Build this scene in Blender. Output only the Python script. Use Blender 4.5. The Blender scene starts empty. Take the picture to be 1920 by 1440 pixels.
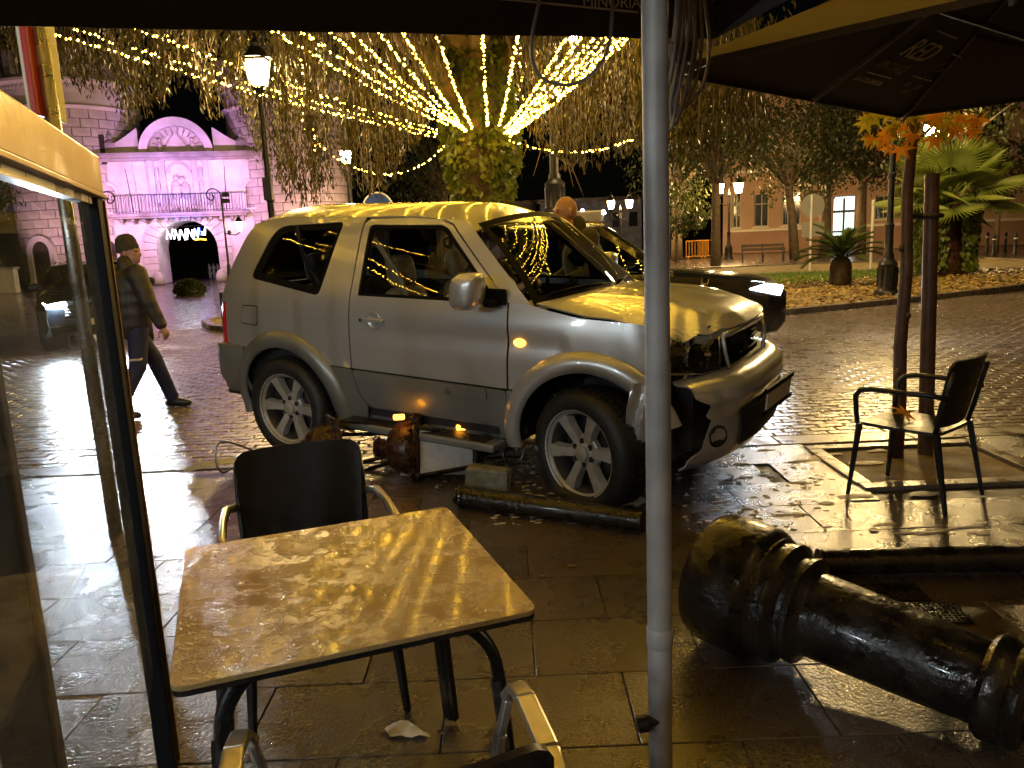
import bpy, bmesh, math, random
import numpy as np
from mathutils import Vector, Matrix, Euler
from mathutils.geometry import delaunay_2d_cdt
R = math.radians
random.seed(7)
SC = bpy.context.scene
COL = SC.collection
# ------------------------------------------------------------------ camera
PITCH, ROLL, FPX, CAMH = 0.184, -0.043, 1453.0, 1.594
cam_data = bpy.data.cameras.new("Camera")
cam = bpy.data.objects.new("Camera", cam_data)
COL.objects.link(cam)
cam_data.sensor_fit = 'HORIZONTAL'
cam_data.sensor_width = 36.0
cam_data.lens = 36.0 * FPX / 1920.0
cam_data.clip_start = 0.05
cam_data.clip_end = 2000
cam.location = (0, 0, CAMH)
cam.rotation_mode = 'QUATERNION'
cam.rotation_quaternion = (Euler((math.pi / 2 - PITCH, 0, 0)).to_quaternion() @ Euler((0, 0, ROLL)).to_quaternion())
SC.camera = cam
# ------------------------------------------------------------------ world, moon, exposure
w = bpy.data.worlds.new("World"); SC.world = w; w.use_nodes = True
nt = w.node_tree
bg = nt.nodes["Background"]
sky = nt.nodes.new("ShaderNodeTexSky"); sky.sky_type = 'NISHITA'; sky.sun_disc = False
sky.sun_elevation = R(4); sky.sun_rotation = R(200)
nt.links.new(sky.outputs[0], bg.inputs[0]); bg.inputs[1].default_value = 0.00025
sun_d = bpy.data.lights.new("moon", 'SUN'); sun_d.energy = 0.008; sun_d.angle = R(0.5); sun_d.color = (1, .95, .88)
sun = bpy.data.objects.new("moon", sun_d); COL.objects.link(sun); sun.rotation_euler = (R(60), 0, R(20)); sun.location = (0, 0, 60)
SC.view_settings.view_transform = 'Standard'; SC.view_settings.look = 'None'
SC.view_settings.exposure = 0.75; SC.view_settings.gamma = 1.0
cy = SC.cycles
cy.use_adaptive_sampling = True; cy.adaptive_threshold = .02; cy.max_bounces = 6; cy.diffuse_bounces = 2; cy.glossy_bounces = 3; cy.transmission_bounces = 4; cy.transparent_max_bounces = 10
cy.caustics_reflective = False; cy.caustics_refractive = False
cy.sample_clamp_indirect = 3.0; cy.use_denoising = True; cy.use_light_tree = True; cy.blur_glossy = 0.3
# ------------------------------------------------------------------ pixel helpers (photo pixels -> world)
def ray(x, y):
    X = (x - 960) / FPX; Y = (y - 720) / FPX
    c, s = math.cos(ROLL), math.sin(ROLL)
    X, Y = c * X + s * Y, -s * X + c * Y
    cp, sp = math.cos(PITCH), math.sin(PITCH)
    return Vector((X, cp - Y * sp, -sp - Y * cp))
def gp(x, y, z=0.0):
    d = ray(x, y); t = (z - CAMH) / d.z
    return Vector((d.x * t, d.y * t, z))
def atd(x, y, D):
    d = ray(x, y); t = D / d.y
    return Vector((d.x * t, D, CAMH + d.z * t))
# ------------------------------------------------------------------ materials
MATS = {}
def mat(name, col=(.5, .5, .5), rough=.5, metal=0., emit=None, estr=0., coat=0., nscale=0., nvar=0., bump=0., bscale=60., rvar=0., spec=.5, trans=None, coords='Object', detail=4.):
    m = bpy.data.materials.new(name); m.use_nodes = True
    t = m.node_tree; b = t.nodes["Principled BSDF"]
    b.inputs["Base Color"].default_value = (*col, 1); b.inputs["Roughness"].default_value = rough
    b.inputs["Metallic"].default_value = metal; b.inputs["Specular IOR Level"].default_value = spec
    if coat: b.inputs["Coat Weight"].default_value = coat; b.inputs["Coat Roughness"].default_value = .06
    if emit: b.inputs["Emission Color"].default_value = (*emit, 1); b.inputs["Emission Strength"].default_value = estr
    if trans: b.inputs["Transmission Weight"].default_value = trans
    if nvar or bump or rvar:
        tc = t.nodes.new("ShaderNodeTexCoord")
        if nvar or rvar:
            n = t.nodes.new("ShaderNodeTexNoise"); n.inputs["Scale"].default_value = nscale or 8.; n.inputs["Detail"].default_value = detail
            t.links.new(tc.outputs[coords], n.inputs["Vector"])
            if nvar:
                mr = t.nodes.new("ShaderNodeMapRange"); mr.inputs[1].default_value = .3; mr.inputs[2].default_value = .7
                mr.inputs[3].default_value = 1 - nvar; mr.inputs[4].default_value = 1 + nvar
                t.links.new(n.outputs["Fac"], mr.inputs[0])
                mx = t.nodes.new("ShaderNodeMix"); mx.data_type = 'RGBA'; mx.blend_type = 'MULTIPLY'; mx.inputs[0].default_value = 1
                mx.inputs[6].default_value = (*col, 1); t.links.new(mr.outputs[0], mx.inputs[7]); t.links.new(mx.outputs[2], b.inputs["Base Color"])
            if rvar:
                m2 = t.nodes.new("ShaderNodeMapRange"); m2.inputs[1].default_value = .35; m2.inputs[2].default_value = .65
                m2.inputs[3].default_value = max(.02, rough - rvar); m2.inputs[4].default_value = min(1, rough + rvar)
                t.links.new(n.outputs["Fac"], m2.inputs[0]); t.links.new(m2.outputs[0], b.inputs["Roughness"])
        if bump:
            n2 = t.nodes.new("ShaderNodeTexNoise"); n2.inputs["Scale"].default_value = bscale; n2.inputs["Detail"].default_value = 3
            t.links.new(tc.outputs[coords], n2.inputs["Vector"])
            bp = t.nodes.new("ShaderNodeBump"); bp.inputs["Strength"].default_value = bump; bp.inputs["Distance"].default_value = .01
            t.links.new(n2.outputs["Fac"], bp.inputs["Height"]); t.links.new(bp.outputs[0], b.inputs["Normal"])
    MATS[name] = m
    return m
def emis(name, col, strength, sample=True):
    m = bpy.data.materials.new(name); m.use_nodes = True; t = m.node_tree; t.nodes.clear()
    e = t.nodes.new("ShaderNodeEmission"); e.inputs[0].default_value = (*col, 1); e.inputs[1].default_value = strength
    o = t.nodes.new("ShaderNodeOutputMaterial"); t.links.new(e.outputs[0], o.inputs[0])
    m.cycles.emission_sampling = 'FRONT'
    MATS[name] = m; return m
def thin_glass(name, tint, refl=.08, dirt=0., rough=.0, fk=1.):
    m = bpy.data.materials.new(name); m.use_nodes = True; t = m.node_tree; t.nodes.clear()
    tr = t.nodes.new("ShaderNodeBsdfTransparent"); tr.inputs[0].default_value = (*tint, 1)
    gl = t.nodes.new("ShaderNodeBsdfGlossy"); gl.inputs["Roughness"].default_value = rough
    fr = t.nodes.new("ShaderNodeFresnel"); fr.inputs[0].default_value = 1.45
    ad = t.nodes.new("ShaderNodeMath"); ad.operation = 'MULTIPLY_ADD'; ad.inputs[1].default_value = fk; ad.inputs[2].default_value = max(0, refl - .04 * fk)
    t.links.new(fr.outputs[0], ad.inputs[0])
    mx = t.nodes.new("ShaderNodeMixShader"); t.links.new(ad.outputs[0], mx.inputs[0]); t.links.new(tr.outputs[0], mx.inputs[1]); t.links.new(gl.outputs[0], mx.inputs[2])
    o = t.nodes.new("ShaderNodeOutputMaterial"); last = mx
    if dirt:
        tc = t.nodes.new("ShaderNodeTexCoord"); n = t.nodes.new("ShaderNodeTexNoise"); n.inputs["Scale"].default_value = 5; n.inputs["Detail"].default_value = 8; n.inputs["Distortion"].default_value = 2.0
        t.links.new(tc.outputs["Object"], n.inputs[0])
        mr = t.nodes.new("ShaderNodeMapRange"); mr.inputs[1].default_value = .45; mr.inputs[2].default_value = .8; mr.inputs[3].default_value = dirt * .25; mr.inputs[4].default_value = dirt
        t.links.new(n.outputs["Fac"], mr.inputs[0])
        df = t.nodes.new("ShaderNodeBsdfDiffuse"); df.inputs[0].default_value = (.6, .6, .6, 1)
        m2 = t.nodes.new("ShaderNodeMixShader"); t.links.new(mr.outputs[0], m2.inputs[0]); t.links.new(mx.outputs[0], m2.inputs[1]); t.links.new(df.outputs[0], m2.inputs[2]); last = m2
    t.links.new(last.outputs[0], o.inputs[0]); MATS[name] = m; return m
def leafmat(name, col, var=.35, trl=.35):
    m = bpy.data.materials.new(name); m.use_nodes = True; t = m.node_tree; b = t.nodes["Principled BSDF"]
    tc = t.nodes.new("ShaderNodeTexCoord"); n = t.nodes.new("ShaderNodeTexNoise"); n.inputs["Scale"].default_value = 2.3; n.inputs["Detail"].default_value = 6
    t.links.new(tc.outputs["Object"], n.inputs[0])
    cr = t.nodes.new("ShaderNodeValToRGB")
    cr.color_ramp.elements[0].position = .35; cr.color_ramp.elements[0].color = (col[0] * (1 - var), col[1] * (1 - var), col[2] * (1 - var), 1)
    cr.color_ramp.elements[1].position = .68; cr.color_ramp.elements[1].color = (min(1, col[0] * (1 + var) * 1.15), min(1, col[1] * (1 + var)), col[2], 1)
    t.links.new(n.outputs["Fac"], cr.inputs[0]); t.links.new(cr.outputs[0], b.inputs["Base Color"])
    b.inputs["Roughness"].default_value = .45
    tl = t.nodes.new("ShaderNodeBsdfTranslucent"); t.links.new(cr.outputs[0], tl.inputs[0])
    mx = t.nodes.new("ShaderNodeMixShader"); mx.inputs[0].default_value = trl
    t.links.new(b.outputs[0], mx.inputs[1]); t.links.new(tl.outputs[0], mx.inputs[2]); t.links.new(mx.outputs[0], t.nodes["Material Output"].inputs[0])
    MATS[name] = m; return m
# ------------------------------------------------------------------ mesh builder
class MB:
    def __init__(s): s.v = []; s.f = []
    def add(s, vs, fs, M=None):
        o = len(s.v)
        s.v += [tuple(M @ Vector(p)) if M is not None else tuple(p) for p in vs]
        s.f += [tuple(i + o for i in q) for q in fs]; return s
    def box(s, c, d, M=None, taper=(1, 1)):
        x, y, z = [k / 2 for k in d]; tx, ty = taper
        vs = [(-x, -y, -z), (x, -y, -z), (x, y, -z), (-x, y, -z), (-x * tx, -y * ty, z), (x * tx, -y * ty, z), (x * tx, y * ty, z), (-x * tx, y * ty, z)]
        T = Matrix.Translation(c); T = T if M is None else M @ T
        return s.add(vs, [(3, 2, 1, 0), (4, 5, 6, 7), (0, 1, 5, 4), (1, 2, 6, 5), (2, 3, 7, 6), (3, 0, 4, 7)], T)
    def bar(s, a, b, wd, th):
        a, b = Vector(a), Vector(b); q = (b - a).to_track_quat('Z', 'Y').to_matrix().to_4x4()
        return s.box((0, 0, 0), (wd, th, (b - a).length), Matrix.Translation((a + b) / 2) @ q)
    def tube(s, pts, r, n=8, cap=True, closed=False):
        pts = [Vector(p) for p in pts]; k = len(pts)
        rs = r if isinstance(r, (list, tuple)) else [r] * k
        o = len(s.v); up = None; rings = []
        for i, p in enumerate(pts):
            if closed: t = pts[(i + 1) % k] - pts[i - 1]
            else: t = pts[min(i + 1, k - 1)] - pts[max(i - 1, 0)]
            if t.length < 1e-9: t = Vector((0, 0, 1))
            t.normalize()
            if up is None: up = t.orthogonal().normalized()
            else:
                up = up - t * up.dot(t)
                up = up.normalized() if up.length > 1e-6 else t.orthogonal().normalized()
            bn = t.cross(up)
            for j in range(n):
                a = 2 * math.pi * j / n
                s.v.append(tuple(p + (up * math.cos(a) + bn * math.sin(a)) * rs[i]))
        for i in range(k - (0 if closed else 1)):
            i2 = (i + 1) % k
            for j in range(n):
                j2 = (j + 1) % n
                s.f.append((o + i * n + j, o + i * n + j2, o + i2 * n + j2, o + i2 * n + j))
        if cap and not closed:
            s.f.append(tuple(o + j for j in reversed(range(n)))); s.f.append(tuple(o + (k - 1) * n + j for j in range(n)))
        return s
    def lathe(s, prof, n=24, M=None, cap=True, a0=0., a1=2 * math.pi):
        full = abs(a1 - a0 - 2 * math.pi) < 1e-6; m = n if full else n + 1
        vs = []; fs = []
        for r, z in prof:
            for j in range(m):
                a = a0 + (a1 - a0) * j / n; vs.append((r * math.cos(a), r * math.sin(a), z))
        for i in range(len(prof) - 1):
            for j in range(n):
                j2 = (j + 1) % m; fs.append((i * m + j, i * m + j2, (i + 1) * m + j2, (i + 1) * m + j))
        if cap and full:
            if prof[0][0] > 1e-4: fs.append(tuple(reversed(range(m))))
            if prof[-1][0] > 1e-4: fs.append(tuple((len(prof) - 1) * m + j for j in range(m)))
        return s.add(vs, fs, M)
    def ball(s, c, r, n=8, m=6, M=None):
        rx, ry, rz = r if isinstance(r, (list, tuple)) else (r, r, r)
        vs = [(0, 0, -1)]; fs = []
        for i in range(1, m):
            t = -math.pi / 2 + math.pi * i / m
            for j in range(n): a = 2 * math.pi * j / n; vs.append((math.cos(t) * math.cos(a), math.cos(t) * math.sin(a), math.sin(t)))
        vs.append((0, 0, 1)); L = len(vs) - 1
        for j in range(n):
            j2 = (j + 1) % n; fs.append((0, 1 + j2, 1 + j)); fs.append((L, 1 + (m - 2) * n + j, 1 + (m - 2) * n + j2))
            for i in range(m - 2): fs.append((1 + i * n + j, 1 + i * n + j2, 1 + (i + 1) * n + j2, 1 + (i + 1) * n + j))
        T = Matrix.Translation(c) @ Matrix.Diagonal((rx, ry, rz, 1)); T = T if M is None else M @ T
        return s.add(vs, fs, T)
    def capsule(s, a, b, ra, rb, n=10):
        a, b = Vector(a), Vector(b); d = (b - a); L = d.length; d = d / L if L > 0 else Vector((0, 0, 1))
        pts = []; rs = []
        for k in range(4): t = math.pi / 2 * k / 4; pts.append(a - d * ra * math.cos(t)); rs.append(max(.001, ra * math.sin(t)))
        pts += [a, b]; rs += [ra, rb]
        for k in range(1, 5): t = math.pi / 2 * k / 4; pts.append(b + d * rb * math.sin(t)); rs.append(max(.001, rb * math.cos(t)))
        return s.tube(pts, rs, n)
    def grid(s, fn, nu, nv):
        o = len(s.v)
        for i in range(nu + 1):
            for j in range(nv + 1): s.v.append(tuple(fn(i / nu, j / nv)))
        for i in range(nu):
            for j in range(nv):
                a = o + i * (nv + 1) + j; s.f.append((a, a + nv + 1, a + nv + 2, a + 1))
        return s
    def prism(s, poly, h0, h1, M=None):
        n = len(poly); vs = [(x, y, h0) for x, y in poly] + [(x, y, h1) for x, y in poly]
        fs = [tuple(reversed(range(n))), tuple(range(n, 2 * n))] + [(i, (i + 1) % n, n + (i + 1) % n, n + i) for i in range(n)]
        return s.add(vs, fs, M)
    def mesh(s, name):
        me = bpy.data.meshes.new(name); me.from_pydata(s.v, [], s.f); me.update(); return me
    def build(s, name, m, parent=None, smooth=False, bevel=0., solid=0., loc=None, angle=None, subsurf=0):
        me = s.mesh(name); me.materials.append(MATS[m] if isinstance(m, str) else m)
        if smooth: me.polygons.foreach_set("use_smooth", [True] * len(me.polygons))
        o = bpy.data.objects.new(name, me); COL.objects.link(o)
        if parent is not None: o.parent = parent
        if loc is not None: o.location = loc
        if solid: md = o.modifiers.new("s", 'SOLIDIFY'); md.thickness = solid; md.offset = -1
        if solid and smooth: md = o.modifiers.new("e", 'EDGE_SPLIT'); md.split_angle = R(50)
        if bevel: md = o.modifiers.new("b", 'BEVEL'); md.width = bevel; md.segments = 2; md.limit_method = 'ANGLE'; md.angle_limit = R(40)
        if subsurf: md = o.modifiers.new("ss", 'SUBSURF'); md.levels = subsurf; md.render_levels = subsurf
        if smooth and angle:
            try: me.set_sharp_from_angle(angle=R(angle))
            except Exception: pass
        return o
def tag(o, label=None, cat=None, group=None, kind=None):
    if label: o["label"] = label
    if cat: o["category"] = cat
    if group: o["group"] = group
    if kind: o["kind"] = kind
    return o
def thing(name, label, cat, loc=(0, 0, 0), rz=0., group=None):
    o = bpy.data.objects.new(name, None); COL.objects.link(o); o.location = loc; o.rotation_euler = (0, 0, rz); o.empty_display_size = .2
    return tag(o, label, cat, group)
def copy_tree(o, parent=None, label=None, group=None):
    c = o.copy(); COL.objects.link(c)
    if parent is not None: c.parent = parent
    if label: c["label"] = label
    if group: c["group"] = group
    for ch in list(o.children): copy_tree(ch, c)
    return c
def inst(src, parent, loc, rz=0., rot=None, scale=None):
    c = src.copy(); COL.objects.link(c); c.parent = parent; c.location = loc
    c.rotation_euler = rot if rot is not None else (0, 0, rz)
    if scale is not None: c.scale = scale
    return c
def structure(o): o["kind"] = "structure"; return o
# ---- 2-D polygon patches (with holes), meshed and mapped to a surface
def pip(x, y, P):
    ins = False; n = len(P); j = n - 1
    for i in range(n):
        xi, yi = P[i]; xj, yj = P[j]
        if (yi > y) != (yj > y) and x < (xj - xi) * (y - yi) / (yj - yi) + xi: ins = not ins
        j = i
    return ins
def resample(P, sp):
    out = []; n = len(P)
    for i in range(n):
        a, b = P[i], P[(i + 1) % n]; L = math.hypot(b[0] - a[0], b[1] - a[1]); k = max(1, int(math.ceil(L / sp)))
        for q in range(k): out.append((a[0] + (b[0] - a[0]) * q / k, a[1] + (b[1] - a[1]) * q / k))
    return out
def rounded(P, r, n=4):
    out = []; N = len(P)
    for i in range(N):
        p0, p, p1 = Vector(P[i - 1]), Vector(P[i]), Vector(P[(i + 1) % N])
        rr = r[i] if isinstance(r, (list, tuple)) else r
        a = (p0 - p); b = (p1 - p); q = min(rr, a.length * .45, b.length * .45)
        A = p + a.normalized() * q; B = p + b.normalized() * q
        for k in range(n + 1): t = k / n; out.append(tuple((1 - t) ** 2 * A + 2 * t * (1 - t) * p + t * t * B))
    return out
def patch2d(outer, holes=(), sp=.06):
    loops = [resample(outer, sp)] + [resample(h, sp) for h in holes]
    vs = []; es = []
    for L in loops:
        o = len(vs); n = len(L); vs += [Vector(p) for p in L]; es += [(o + i, o + (i + 1) % n) for i in range(n)]
    bp = np.array([tuple(v) for v in vs])
    x0, y0 = bp.min(0); x1, y1 = bp.max(0)
    y = y0 + sp / 2
    row = 0
    while y < y1:
        x = x0 + sp * (.5 if row % 2 else .25)
        while x < x1:
            if pip(x, y, outer) and not any(pip(x, y, h) for h in holes):
                if ((bp - (x, y)) ** 2).sum(1).min() > (sp * .55) ** 2: vs.append(Vector((x, y)))
            x += sp
        y += sp; row += 1
    r = delaunay_2d_cdt(vs, es, [], 0, 1e-5)
    V = [tuple(p) for p in r[0]]; F = []
    for f in r[2]:
        cx = sum(V[i][0] for i in f) / len(f); cy_ = sum(V[i][1] for i in f) / len(f)
        if pip(cx, cy_, outer) and not any(pip(cx, cy_, h) for h in holes): F.append(tuple(f))
    return V, F
def slab2d(outer, holes, depth, M, sp=.5):
    """extruded wall with openings: local x,z plane, front at y=0 facing -y, back at y=depth"""
    V, F = patch2d(outer, holes, sp)
    b = MB(); n = len(V)
    b.add([(x, 0, z) for x, z in V], F, M)
    b.add([(x, depth, z) for x, z in V], [tuple(reversed(f)) for f in F], M)
    for L in [outer] + list(holes):
        k = len(L); b.add([(x, 0, z) for x, z in L] + [(x, depth, z) for x, z in L], [(i, (i + 1) % k, k + (i + 1) % k, k + i) for i in range(k)], M)
    return b
def arc(cx, cy_, r, a0, a1, n=12):
    return [(cx + r * math.cos(R(a0 + (a1 - a0) * i / n)), cy_ + r * math.sin(R(a0 + (a1 - a0) * i / n))) for i in range(n + 1)]
def pchip(xs, ys):
    xs = np.array(xs, float); ys = np.array(ys, float); h = np.diff(xs); d = np.diff(ys) / h; m = np.zeros(len(xs))
    m[0], m[-1] = d[0], d[-1]
    for i in range(1, len(xs) - 1): m[i] = 0 if d[i - 1] * d[i] <= 0 else 2 * d[i - 1] * d[i] / (d[i - 1] + d[i])
    def f(x):
        x = min(max(x, xs[0]), xs[-1]); i = min(max(int(np.searchsorted(xs, x)) - 1, 0), len(h) - 1); t = (x - xs[i]) / h[i]
        return float((2 * t ** 3 - 3 * t * t + 1) * ys[i] + (t ** 3 - 2 * t * t + t) * h[i] * m[i] + (-2 * t ** 3 + 3 * t * t) * ys[i + 1] + (t ** 3 - t * t) * h[i] * m[i + 1])
    return f
def text_obj(name, body, size, M, m, parent, extr=.001, align='CENTER'):
    cu = bpy.data.curves.new(name, 'FONT'); cu.body = body; cu.size = size; cu.align_x = align; cu.align_y = 'CENTER'; cu.extrude = extr; cu.resolution_u = 3
    tmp = bpy.data.objects.new(name, cu); COL.objects.link(tmp)
    dg = bpy.context.evaluated_depsgraph_get(); me = bpy.data.meshes.new_from_object(tmp.evaluated_get(dg))
    bpy.data.objects.remove(tmp); bpy.data.curves.remove(cu)
    me.transform(M); me.name = name; me.materials.clear(); me.materials.append(MATS[m])
    o = bpy.data.objects.new(name, me); COL.objects.link(o); o.parent = parent; return o
def point_light(name, loc, power, col, radius=.1, parent=None):
    d = bpy.data.lights.new(name, 'POINT'); d.energy = power; d.color = col; d.shadow_soft_size = radius
    o = bpy.data.objects.new(name, d); COL.objects.link(o); o.location = loc
    if parent is not None: o.parent = parent
    return o
def spot_light(name, loc, target, power, col, angle=60, blend=.5, radius=.08):
    d = bpy.data.lights.new(name, 'SPOT'); d.energy = power; d.color = col; d.spot_size = R(angle); d.spot_blend = blend; d.shadow_soft_size = radius
    o = bpy.data.objects.new(name, d); COL.objects.link(o); o.location = loc
    o.rotation_euler = (Vector(target) - Vector(loc)).to_track_quat('-Z', 'Y').to_euler(); return o
# ------------------------------------------------------------------ materials used all over
mat("black_metal", (.012, .012, .014), .32, .0, coat=.3, bump=.1, bscale=30, rvar=.12, nscale=9)
mat("iron_wet", (.017, .014, .011), .30, .1, bump=.5, bscale=34, rvar=.16, nscale=9, coat=.25, nvar=.6)
mat("rust", (.045, .019, .010), .3, .1, bump=.6, bscale=45, rvar=.2, nscale=15, nvar=.6)
mat("dark_plastic", (.012, .012, .013), .4, rvar=.1, nscale=20)
mat("chrome", (.7, .7, .7), .12, 1.)
mat("steel", (.42, .41, .39), .3, .9, rvar=.1, nscale=12)
mat("rubber", (.012, .012, .012), .55, bump=.3, bscale=80)
mat("lamp_iron", (.02, .02, .022), .4, .2)
emis("lamp_glow", (1., .68, .27), 420)
emis("lamp_glow_soft", (1., .70, .32), 90)
emis("lamp_glow_far", (1., .64, .24), 420)
mat("stone", (.36, .33, .29), .7, nvar=.25, nscale=3, bump=.4, bscale=14)
mat("wood", (.075, .036, .017), .45, nvar=.4, nscale=9, bump=.4, bscale=25)
# ================================================================== SETTING: ground, pavement, road, island
def wet(name, col, rough, rvar, bump, bscale, nvar=.3, nscale=1.2, obvar=.25, brick=False, spec=.6, bdist=.003, coat=0., cr=.09):
    m = bpy.data.materials.new(name); m.use_nodes = True; t = m.node_tree; b = t.nodes["Principled BSDF"]
    g = t.nodes.new("ShaderNodeNewGeometry"); oi = t.nodes.new("ShaderNodeObjectInfo")
    n = t.nodes.new("ShaderNodeTexNoise"); n.inputs["Scale"].default_value = nscale; n.inputs["Detail"].default_value = 7
    t.links.new(g.outputs["Position"], n.inputs[0])
    n3 = t.nodes.new("ShaderNodeTexNoise"); n3.inputs["Scale"].default_value = 90; n3.inputs["Detail"].default_value = 2
    t.links.new(g.outputs["Position"], n3.inputs[0])
    mr = t.nodes.new("ShaderNodeMapRange"); mr.inputs[1].default_value = .3; mr.inputs[2].default_value = .7; mr.inputs[3].default_value = 1 - nvar; mr.inputs[4].default_value = 1 + nvar
    t.links.new(n.outputs["Fac"], mr.inputs[0])
    m3 = t.nodes.new("ShaderNodeMapRange"); m3.inputs[1].default_value = .3; m3.inputs[2].default_value = .7; m3.inputs[3].default_value = .6; m3.inputs[4].default_value = 1.4
    t.links.new(n3.outputs["Fac"], m3.inputs[0])
    ob = t.nodes.new("ShaderNodeMapRange"); ob.inputs[3].default_value = 1 - obvar; ob.inputs[4].default_value = 1 + obvar; t.links.new(oi.outputs["Random"], ob.inputs[0])
    a = t.nodes.new("ShaderNodeMath"); a.operation = 'MULTIPLY'; t.links.new(mr.outputs[0], a.inputs[0]); t.links.new(ob.outputs[0], a.inputs[1])
    a2 = t.nodes.new("ShaderNodeMath"); a2.operation = 'MULTIPLY'; t.links.new(a.outputs[0], a2.inputs[0]); t.links.new(m3.outputs[0], a2.inputs[1])
    mx = t.nodes.new("ShaderNodeMix"); mx.data_type = 'RGBA'; mx.blend_type = 'MULTIPLY'; mx.inputs[0].default_value = 1; mx.inputs[6].default_value = (*col, 1)
    t.links.new(a2.outputs[0], mx.inputs[7]); t.links.new(mx.outputs[2], b.inputs["Base Color"])
    nr = t.nodes.new("ShaderNodeTexNoise"); nr.inputs["Scale"].default_value = 5.5; nr.inputs["Detail"].default_value = 5; t.links.new(g.outputs["Position"], nr.inputs[0])
    m2 = t.nodes.new("ShaderNodeMapRange"); m2.inputs[1].default_value = .38; m2.inputs[2].default_value = .62; m2.inputs[3].default_value = max(.03, rough - rvar); m2.inputs[4].default_value = rough + rvar
    t.links.new(nr.outputs["Fac"], m2.inputs[0]); t.links.new(m2.outputs[0], b.inputs["Roughness"]); b.inputs["Specular IOR Level"].default_value = spec
    n2 = t.nodes.new("ShaderNodeTexNoise"); n2.inputs["Scale"].default_value = bscale; n2.inputs["Detail"].default_value = 3; t.links.new(g.outputs["Position"], n2.inputs[0])
    bp = t.nodes.new("ShaderNodeBump"); bp.inputs["Strength"].default_value = bump; bp.inputs["Distance"].default_value = bdist
    t.links.new(n2.outputs["Fac"], bp.inputs["Height"])
    if brick:
        br = t.nodes.new("ShaderNodeTexBrick"); br.inputs["Scale"].default_value = 1; br.inputs["Brick Width"].default_value = .21; br.inputs["Row Height"].default_value = .105; br.inputs["Mortar Size"].default_value = .012
        br.inputs["Mortar Smooth"].default_value = .6; t.links.new(g.outputs["Position"], br.inputs["Vector"])
        b2 = t.nodes.new("ShaderNodeBump"); b2.inputs["Strength"].default_value = .8; b2.inputs["Distance"].default_value = .008; b2.invert = True
        t.links.new(br.outputs["Fac"], b2.inputs["Height"]); t.links.new(b2.outputs[0], bp.inputs["Normal"])
    t.links.new(bp.outputs[0], b.inputs["Normal"])
    if coat:
        b.inputs["Coat Weight"].default_value = coat; b.inputs["Coat Roughness"].default_value = cr; b.inputs["Coat IOR"].default_value = 1.4; t.links.new(bp.outputs[0], b.inputs["Coat Normal"])
    MATS[name] = m; return m
wet("slab_wet", (.085, .066, .050), .30, .08, 1., 75, spec=.7, bdist=.0042, coat=.5, cr=.12)
wet("paver_wet", (.125, .095, .078), .30, .05, 1., 55, nvar=.25, obvar=.2, spec=.7, bdist=.0035, coat=.5, cr=.16)
wet("ground_far", (.12, .092, .076), .26, .1, .5, 40, brick=True, spec=.7, coat=.4)
wet("joint", (.025, .021, .018), .5, .2, .6, 60)
wet("kerb_wet", (.14, .115, .09), .32, .12, .5, 80)
wet("soil", (.17, .12, .045), .8, .1, 1.0, 20, nvar=.5, nscale=3)
mat("foam", (.72, .66, .55), .5, bump=1.0, bscale=90, nvar=.2, nscale=20)
mat("leaf_brown", (.15, .10, .04), .5, nvar=.4, nscale=10)
mat("leaf_gold", (.33, .22, .06), .45, nvar=.4, nscale=10)
mat("leaf_orange", (.75, .30, .03), .4, nvar=.3, nscale=10)
mat("paper", (.75, .70, .58), .5, nvar=.15, nscale=25)
# ground sheet to the horizon
structure(MB().add([(-400, -200, -.045), (400, -200, -.045), (400, 700, -.045), (-400, 700, -.045)], [(0, 1, 2, 3)]).build("ground", "ground_far"))
# ---- pavement with slabs
ROADY = 5.85
pav = structure(MB().add([(-9, -4.5, -.012), (9, -4.5, -.012), (9, 5.6, -.012), (-9, 5.6, -.012)], [(0, 1, 2, 3)]).build("pavement", "joint"))
def tile_mesh(name, lx, ly, h, ch, outline=None):
    P = outline or [(-lx / 2, -ly / 2), (lx / 2, -ly / 2), (lx / 2, ly / 2), (-lx / 2, ly / 2)]
    n = len(P); cx = sum(p[0] for p in P) / n; cy_ = sum(p[1] for p in P) / n
    Q = [(p[0] + (ch if p[0] < cx else -ch), p[1] + (ch if p[1] < cy_ else -ch)) for p in P]
    b = MB(); b.add([(x, y, -h) for x, y in P] + [(x, y, -ch) for x, y in P] + [(x, y, 0) for x, y in Q],
        [tuple(range(2 * n, 3 * n))] + [(i, (i + 1) % n, n + (i + 1) % n, n + i) for i in range(n)] + [(n + i, n + (i + 1) % n, 2 * n + (i + 1) % n, 2 * n + i) for i in range(n)])
    return b
SLX, SLY = .64, .42
slab0 = None
PIT = (2.15, 4.55, 3.35, 5.48)
GRT = (1.62, 2.78, 2.32, 3.20)
rng = random.Random(3)
row = 0
y = -1.15
while y < 5.6:
    x = -5.4 - (SLX / 2 if row % 2 else 0)
    ly = min(SLY, 5.6 - y)
    while x < 5.6:
        cx, cy_ = x + SLX / 2, y + ly / 2
        x += SLX
        if ly < .2: continue
        if PIT[0] - .25 < cx < PIT[2] + .25 and PIT[1] - .1 < cy_ < PIT[3] + .1: continue
        if abs(cx) > 1.5 + .74 * max(cy_, 0): continue
        if slab0 is None:
            slab0 = tile_mesh("paving_slab", SLX - .005, SLY - .005, .02, .002).build("paving_slab", "slab_wet", pav); o = slab0; o.location = (cx, cy_, 0)
        else: o = inst(slab0, pav, (cx, cy_, 0))
        o.scale = (1, ly / SLY, 1); o.location.z = rng.uniform(-.001, .001)
        o.rotation_euler = (rng.uniform(-.002, .002), rng.uniform(-.002, .002), 0)
    y += SLY; row += 1
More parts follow.
